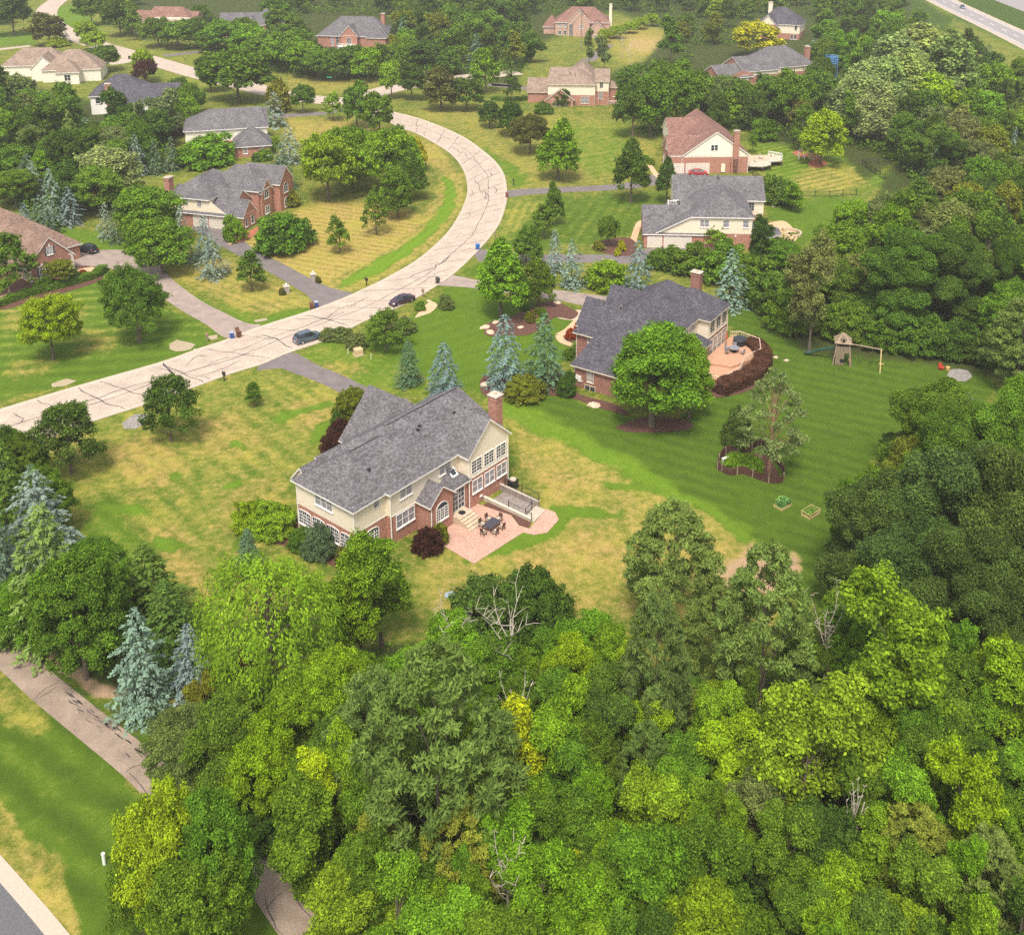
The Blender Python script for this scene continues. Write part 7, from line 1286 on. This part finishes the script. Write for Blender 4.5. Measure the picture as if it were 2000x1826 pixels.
for i, (x, y) in enumerate(((21, 4.2), (23, 7.2), (26.0, 7.8))): e = at(h5, 'lounge_chair', '%s pale lounge chair on the white-railed deck' % ('left', 'middle', 'right')[i], 'chair', x, y, 1.36, i*.8, 'chairs on the white deck'); q = MB(); q.box(-.4, .4, -.45, .45, .25, .45); q.build('seat', CUSH, e); q = MB(); q.box(-.4, .4, .35, .5, .45, 1.05); q.build('backrest', CUSH, e)
# deck and umbrella of the tan-roofed house
e = at(h6, 'raised_deck', 'brick-based terrace with white rail at the right of the tan-roofed house', 'deck', 18.2, 1.6, -2.3); q = MB(); q.box(0.02, 4.3, 0, 5, 0, 2.6); q.build('deck_base', BRICK2, e); q = MB()
for k in range(12): q.box(k*.38, k*.38+.07, -.04, .04, 2.6, 3.5)
q.box(0, 4.4, -.06, .06, 3.5, 3.62); q.box(4.3, 4.42, 0, 5, 3.4, 3.55); q.build('deck_railing', WHITE, e)
e = at(h6, 'parasol', 'open white parasol above the terrace of the tan-roofed house', 'parasol', 20.3, 4, .3); q = MB(); q.tube([(0, 0, 0), (0, 0, 2.6)], .04, 6); q.build('pole', BLACK, e); q = MB(); n_ = 8; q.raw([(1.5*math.cos(6.283*k/n_), 1.5*math.sin(6.283*k/n_), 1.9) for k in range(n_)]+[(0, 0, 2.75)], [(k, (k+1) % n_, n_) for k in range(n_)]+[list(range(n_))[::-1]]); q.build('canopy', WHITE, e)
# stone patio and fire ring of the grey-roofed garage house
patch('patio', [(1500, 436), (1530, 432), (1550, 448), (1556, 468), (1535, 478), (1515, 470)], TANP, .03)
e = empty('fire_pit', G(1542, 458), 0, 'curved tan seat wall round the patio of the broad grey-roofed house', 'seat wall'); q = MB(); n_ = 14; pa = [(2.4*math.cos(R(-80+k*15)), 2.4*math.sin(R(-80+k*15))) for k in range(n_)]; pb = [(2.0*math.cos(R(-80+k*15)), 2.0*math.sin(R(-80+k*15))) for k in range(n_)]; V = [(*a, 0) for a in pa]+[(*a, .55) for a in pa]+[(*a, 0) for a in pb]+[(*a, .55) for a in pb]
q.raw(V, [(k, k+1, n_+k+1, n_+k) for k in range(n_-1)]+[(2*n_+k+1, 2*n_+k, 3*n_+k, 3*n_+k+1) for k in range(n_-1)]+[(n_+k, n_+k+1, 3*n_+k+1, 3*n_+k) for k in range(n_-1)]); q.build('seat_wall', STONE, e); q = MB(); q.tube([(0, 0, 0), (0, 0, .3)], .6, 12); q.build('fire_bowl', STONE, e)
e = empty('trampoline', G(1621, 165), 0, 'blue netted trampoline half hidden in the trees at the upper right', 'trampoline'); q = MB(); bl = mat('blue_net', (.08, .22, .45), .7, .1)
for k in range(10): a = 6.283*k/10; q.tube([(2*math.cos(a), 2*math.sin(a), 0), (2*math.cos(a), 2*math.sin(a), 9.2)], .09, 4)
q.build('net_poles', bl, e); q = MB(); n_ = 20
for z in (7.0, 7.6, 8.2, 8.8, 9.2): q.tube([(2*math.cos(6.283*k/n_), 2*math.sin(6.283*k/n_), z) for k in range(n_+1)], .12, 4)
q.build('net_bands', bl, e)
# bare branches and snags standing out of the woods
def snag(u, vt, h_, label, seed, spread=2.6, m=DEADW, n1=7, r0=.11):
    p = G(u, vt, h_*.95); r = random.Random(seed); e = empty('dead_tree', (p.x, p.y, 0), r.uniform(0, 6), label, 'dead tree', 'dead trees'); q = MB(); q.tube([(0, 0, 0), (r.gauss(0, .2), r.gauss(0, .2), h_*.5), (r.gauss(0, .3), r.gauss(0, .3), h_*.85)], [r0, r0*.7, r0*.4], 6); q.build('trunk', m, e); b_ = MB()
    for k in range(n1):
        a = r.uniform(0, 6.28); z = h_*r.uniform(.5, .82); L = spread*r.uniform(.5, 1); P = [Vector((0, 0, z))]
        for j in range(4): P.append(P[-1]+Vector((math.cos(a)*L/4, math.sin(a)*L/4, h_*.05*(1+j*.4)))); a += r.gauss(0, .35)
        b_.tube(P, [r0*.5, r0*.42, r0*.33, r0*.25, r0*.12], 4)
        for j in (2, 3, 4):
            for _ in range(2): d = Vector((r.gauss(0, 1), r.gauss(0, 1), r.uniform(.4, 1.2))).normalized()*L*.35; b_.tube([P[j], P[j]+d*.6+Vector((0, 0, .1)), P[j]+d*1.1], [r0*.25, r0*.18, r0*.08], 3)
    b_.build('branches', m, e)
for a in ((1000, 1190, 10.5, 'bare grey tree with forked white branches below the dark thicket', 4, 4.2), (885, 1205, 9, 'bare branches at the left of the dark thicket', 8, 2.6), (1010, 1370, 10.5, 'thin bare stems beside the tall yellow tree', 3, 1.6), (990, 1660, 9.5, 'white bare tree at the bottom centre', 9, 2.6), (1675, 1545, 9.5, 'broken pale snag in the right foreground', 2, .8), (1620, 1185, 12, 'dead top in front of the dark oaks', 18, 2.4), (1230, 90, 9, 'bare grey tree in the pale meadow at the top', 21, 3.5), (1215, 70, 9, 'second bare grey tree in the pale meadow', 22, 3.)): snag(*a)
e = empty('stone_slab', G(878, 1163), .3, 'grey-blue stone slab lying in a bare spot by the dark thicket', 'slab'); q = MB(); q.prism([(-.6, -.3), (.1, -.5), (.7, -.1), (.4, .4), (-.4, .35)], 0, .18); q.build('slab_top', mat('blue_grey_stone', (.27, .31, .35), .8, .15), e)
# ------------------------------------------------------------- labels for the trees
LM = [('the front house', 800, 900), ('the slate-roofed house', 1280, 640), ('the brown-roofed house', 40, 480), ('the broad grey-roofed house', 1390, 420), ('the russet-roofed house', 1380, 290), ('the tan-roofed house', 1110, 170), ('the twin-gabled house', 420, 370), ('the far grey hip roof', 450, 250), ('the pink brick house', 1130, 35), ('the white-balconied house', 680, 65),
      ('the two-garage house', 335, 20), ('the brick-gabled house', 480, 28), ('the rambling tan roof', 100, 112), ('the blue-black roof', 230, 170), ('the golden tree', 1478, 80), ('the end-chimney house', 1470, 125), ('the play tower', 1645, 690), ('the picket planter', 1465, 915), ('the gravel patch', 1875, 735), ('the huge shaggy pine', 860, 1480), ('the silver-blue spruces', 300, 1290), ('the cycle path', 250, 1460),
      ('the weeping tree', 530, 1190), ('the dark thicket', 1000, 1175), ('the bare dirt patch', 1490, 1100), ('the dark oaks', 1830, 1080), ('the wide lime oak', 1735, 1330), ('the thin yellow tree', 1018, 1470), ('the wide lime tree', 1560, 1500), ('the lower right corner', 1960, 1800), ('the bottom centre', 1150, 1800), ('the highway', 1900, 40), ('the silvery poplars', 1760, 160), ('the road bend', 950, 340),
      ('the upright pair of trees', 718, 210), ('the grove', 720, 330), ('the striped back lawn', 1600, 330), ('the lone right-edge blue spruce', 1974, 290), ('the broken pale snag', 1678, 1580), ('the bright yellow tree', 605, 1590), ('the far road junction', 640, 195), ('the bottom left lawn', 150, 1640), ('the yellow-green round tree', 1818, 195)]
used = {}; ordn = ['', 'second ', 'third ', 'fourth ', 'fifth ', 'sixth ', 'seventh ', 'eighth ', 'ninth ', 'tenth ']
def rel(dx, dy):
    if abs(dx) > 1.6*abs(dy): return 'right of' if dx > 0 else 'left of'
    if abs(dy) > 1.6*abs(dx): return 'below' if dy > 0 else 'above'
    return ('below and ' if dy > 0 else 'above and ')+('right of' if dx > 0 else 'left of')
items = []
for t in TREES:
    u, v = proj((t['p'][0], t['p'][1], t['h']*.6)); t['uv'] = (u, v)
    if t['label']: t['e']['label'] = t['label']; used[t['label']] = 1
    else:
        best = sorted(LM, key=lambda q: math.hypot(q[1]-u, (q[2]-v)*1.3))[:2]
        q = best[0]; sz = 'small' if t['h'] < 5 else ('tall' if t['h'] > 10.5 else '')
        base = ' '.join(x for x in (sz, CW[t['col']], KW[t['kind']], rel(u-q[1], v-q[2]), q[0]) if x); items.append((base, math.hypot(q[1]-u, q[2]-v), t, q))
groups = {}
for b_, d, t, q in items: groups.setdefault(b_, []).append((d, t, q))
WORDN = ['nearest', 'second nearest', 'third nearest', 'fourth nearest', 'fifth nearest', 'sixth nearest', 'seventh nearest', 'eighth nearest', 'ninth nearest', 'tenth nearest', 'eleventh nearest', 'twelfth nearest', 'thirteenth nearest', 'fourteenth nearest']
for b_, L in groups.items():
    L.sort(key=lambda x: x[0])
    for i, (d, t, q) in enumerate(L):
        t['e']['label'] = b_ if len(L) == 1 else b_+', '+(WORDN[i] if i < len(WORDN) else 'farthest')+' of its sort'
GRP = dict(spruce='spruces', fir='firs', pine='pines', scots='pines', dome='shrubs', willow='willows')
for t in TREES:
    L = t['e']['label'].split()
    if len(L) > 16: t['e']['label'] = t['e']['label'].replace(' of its sort', '').replace('small ', '').replace('tall ', '')
for t in TREES:
    t['e']['group'] = GRP.get(t['kind'], 'broadleaf trees') + (' of the foreground woods' if t['p'][1] < 130 else ' of the neighbourhood')
# ------------------------------------------------------------- haze
hz = MB(); hz.box(-420, 560, -30, 680, -2.5, 95); ho = hz.build('haze', bpy.data.materials.new('haze')); hm = ho.data.materials[0]; hm.use_nodes = True; n = hm.node_tree.nodes; n.clear()
hv = n.new('ShaderNodeVolumePrincipled'); hv.inputs['Color'].default_value = (1, .97, .9, 1); hv.inputs['Density'].default_value = .00022; hv.inputs['Anisotropy'].default_value = .1; oo = n.new('ShaderNodeOutputMaterial'); hm.node_tree.links.new(hv.outputs[0], oo.inputs['Volume']); tag(ho, kind='stuff')
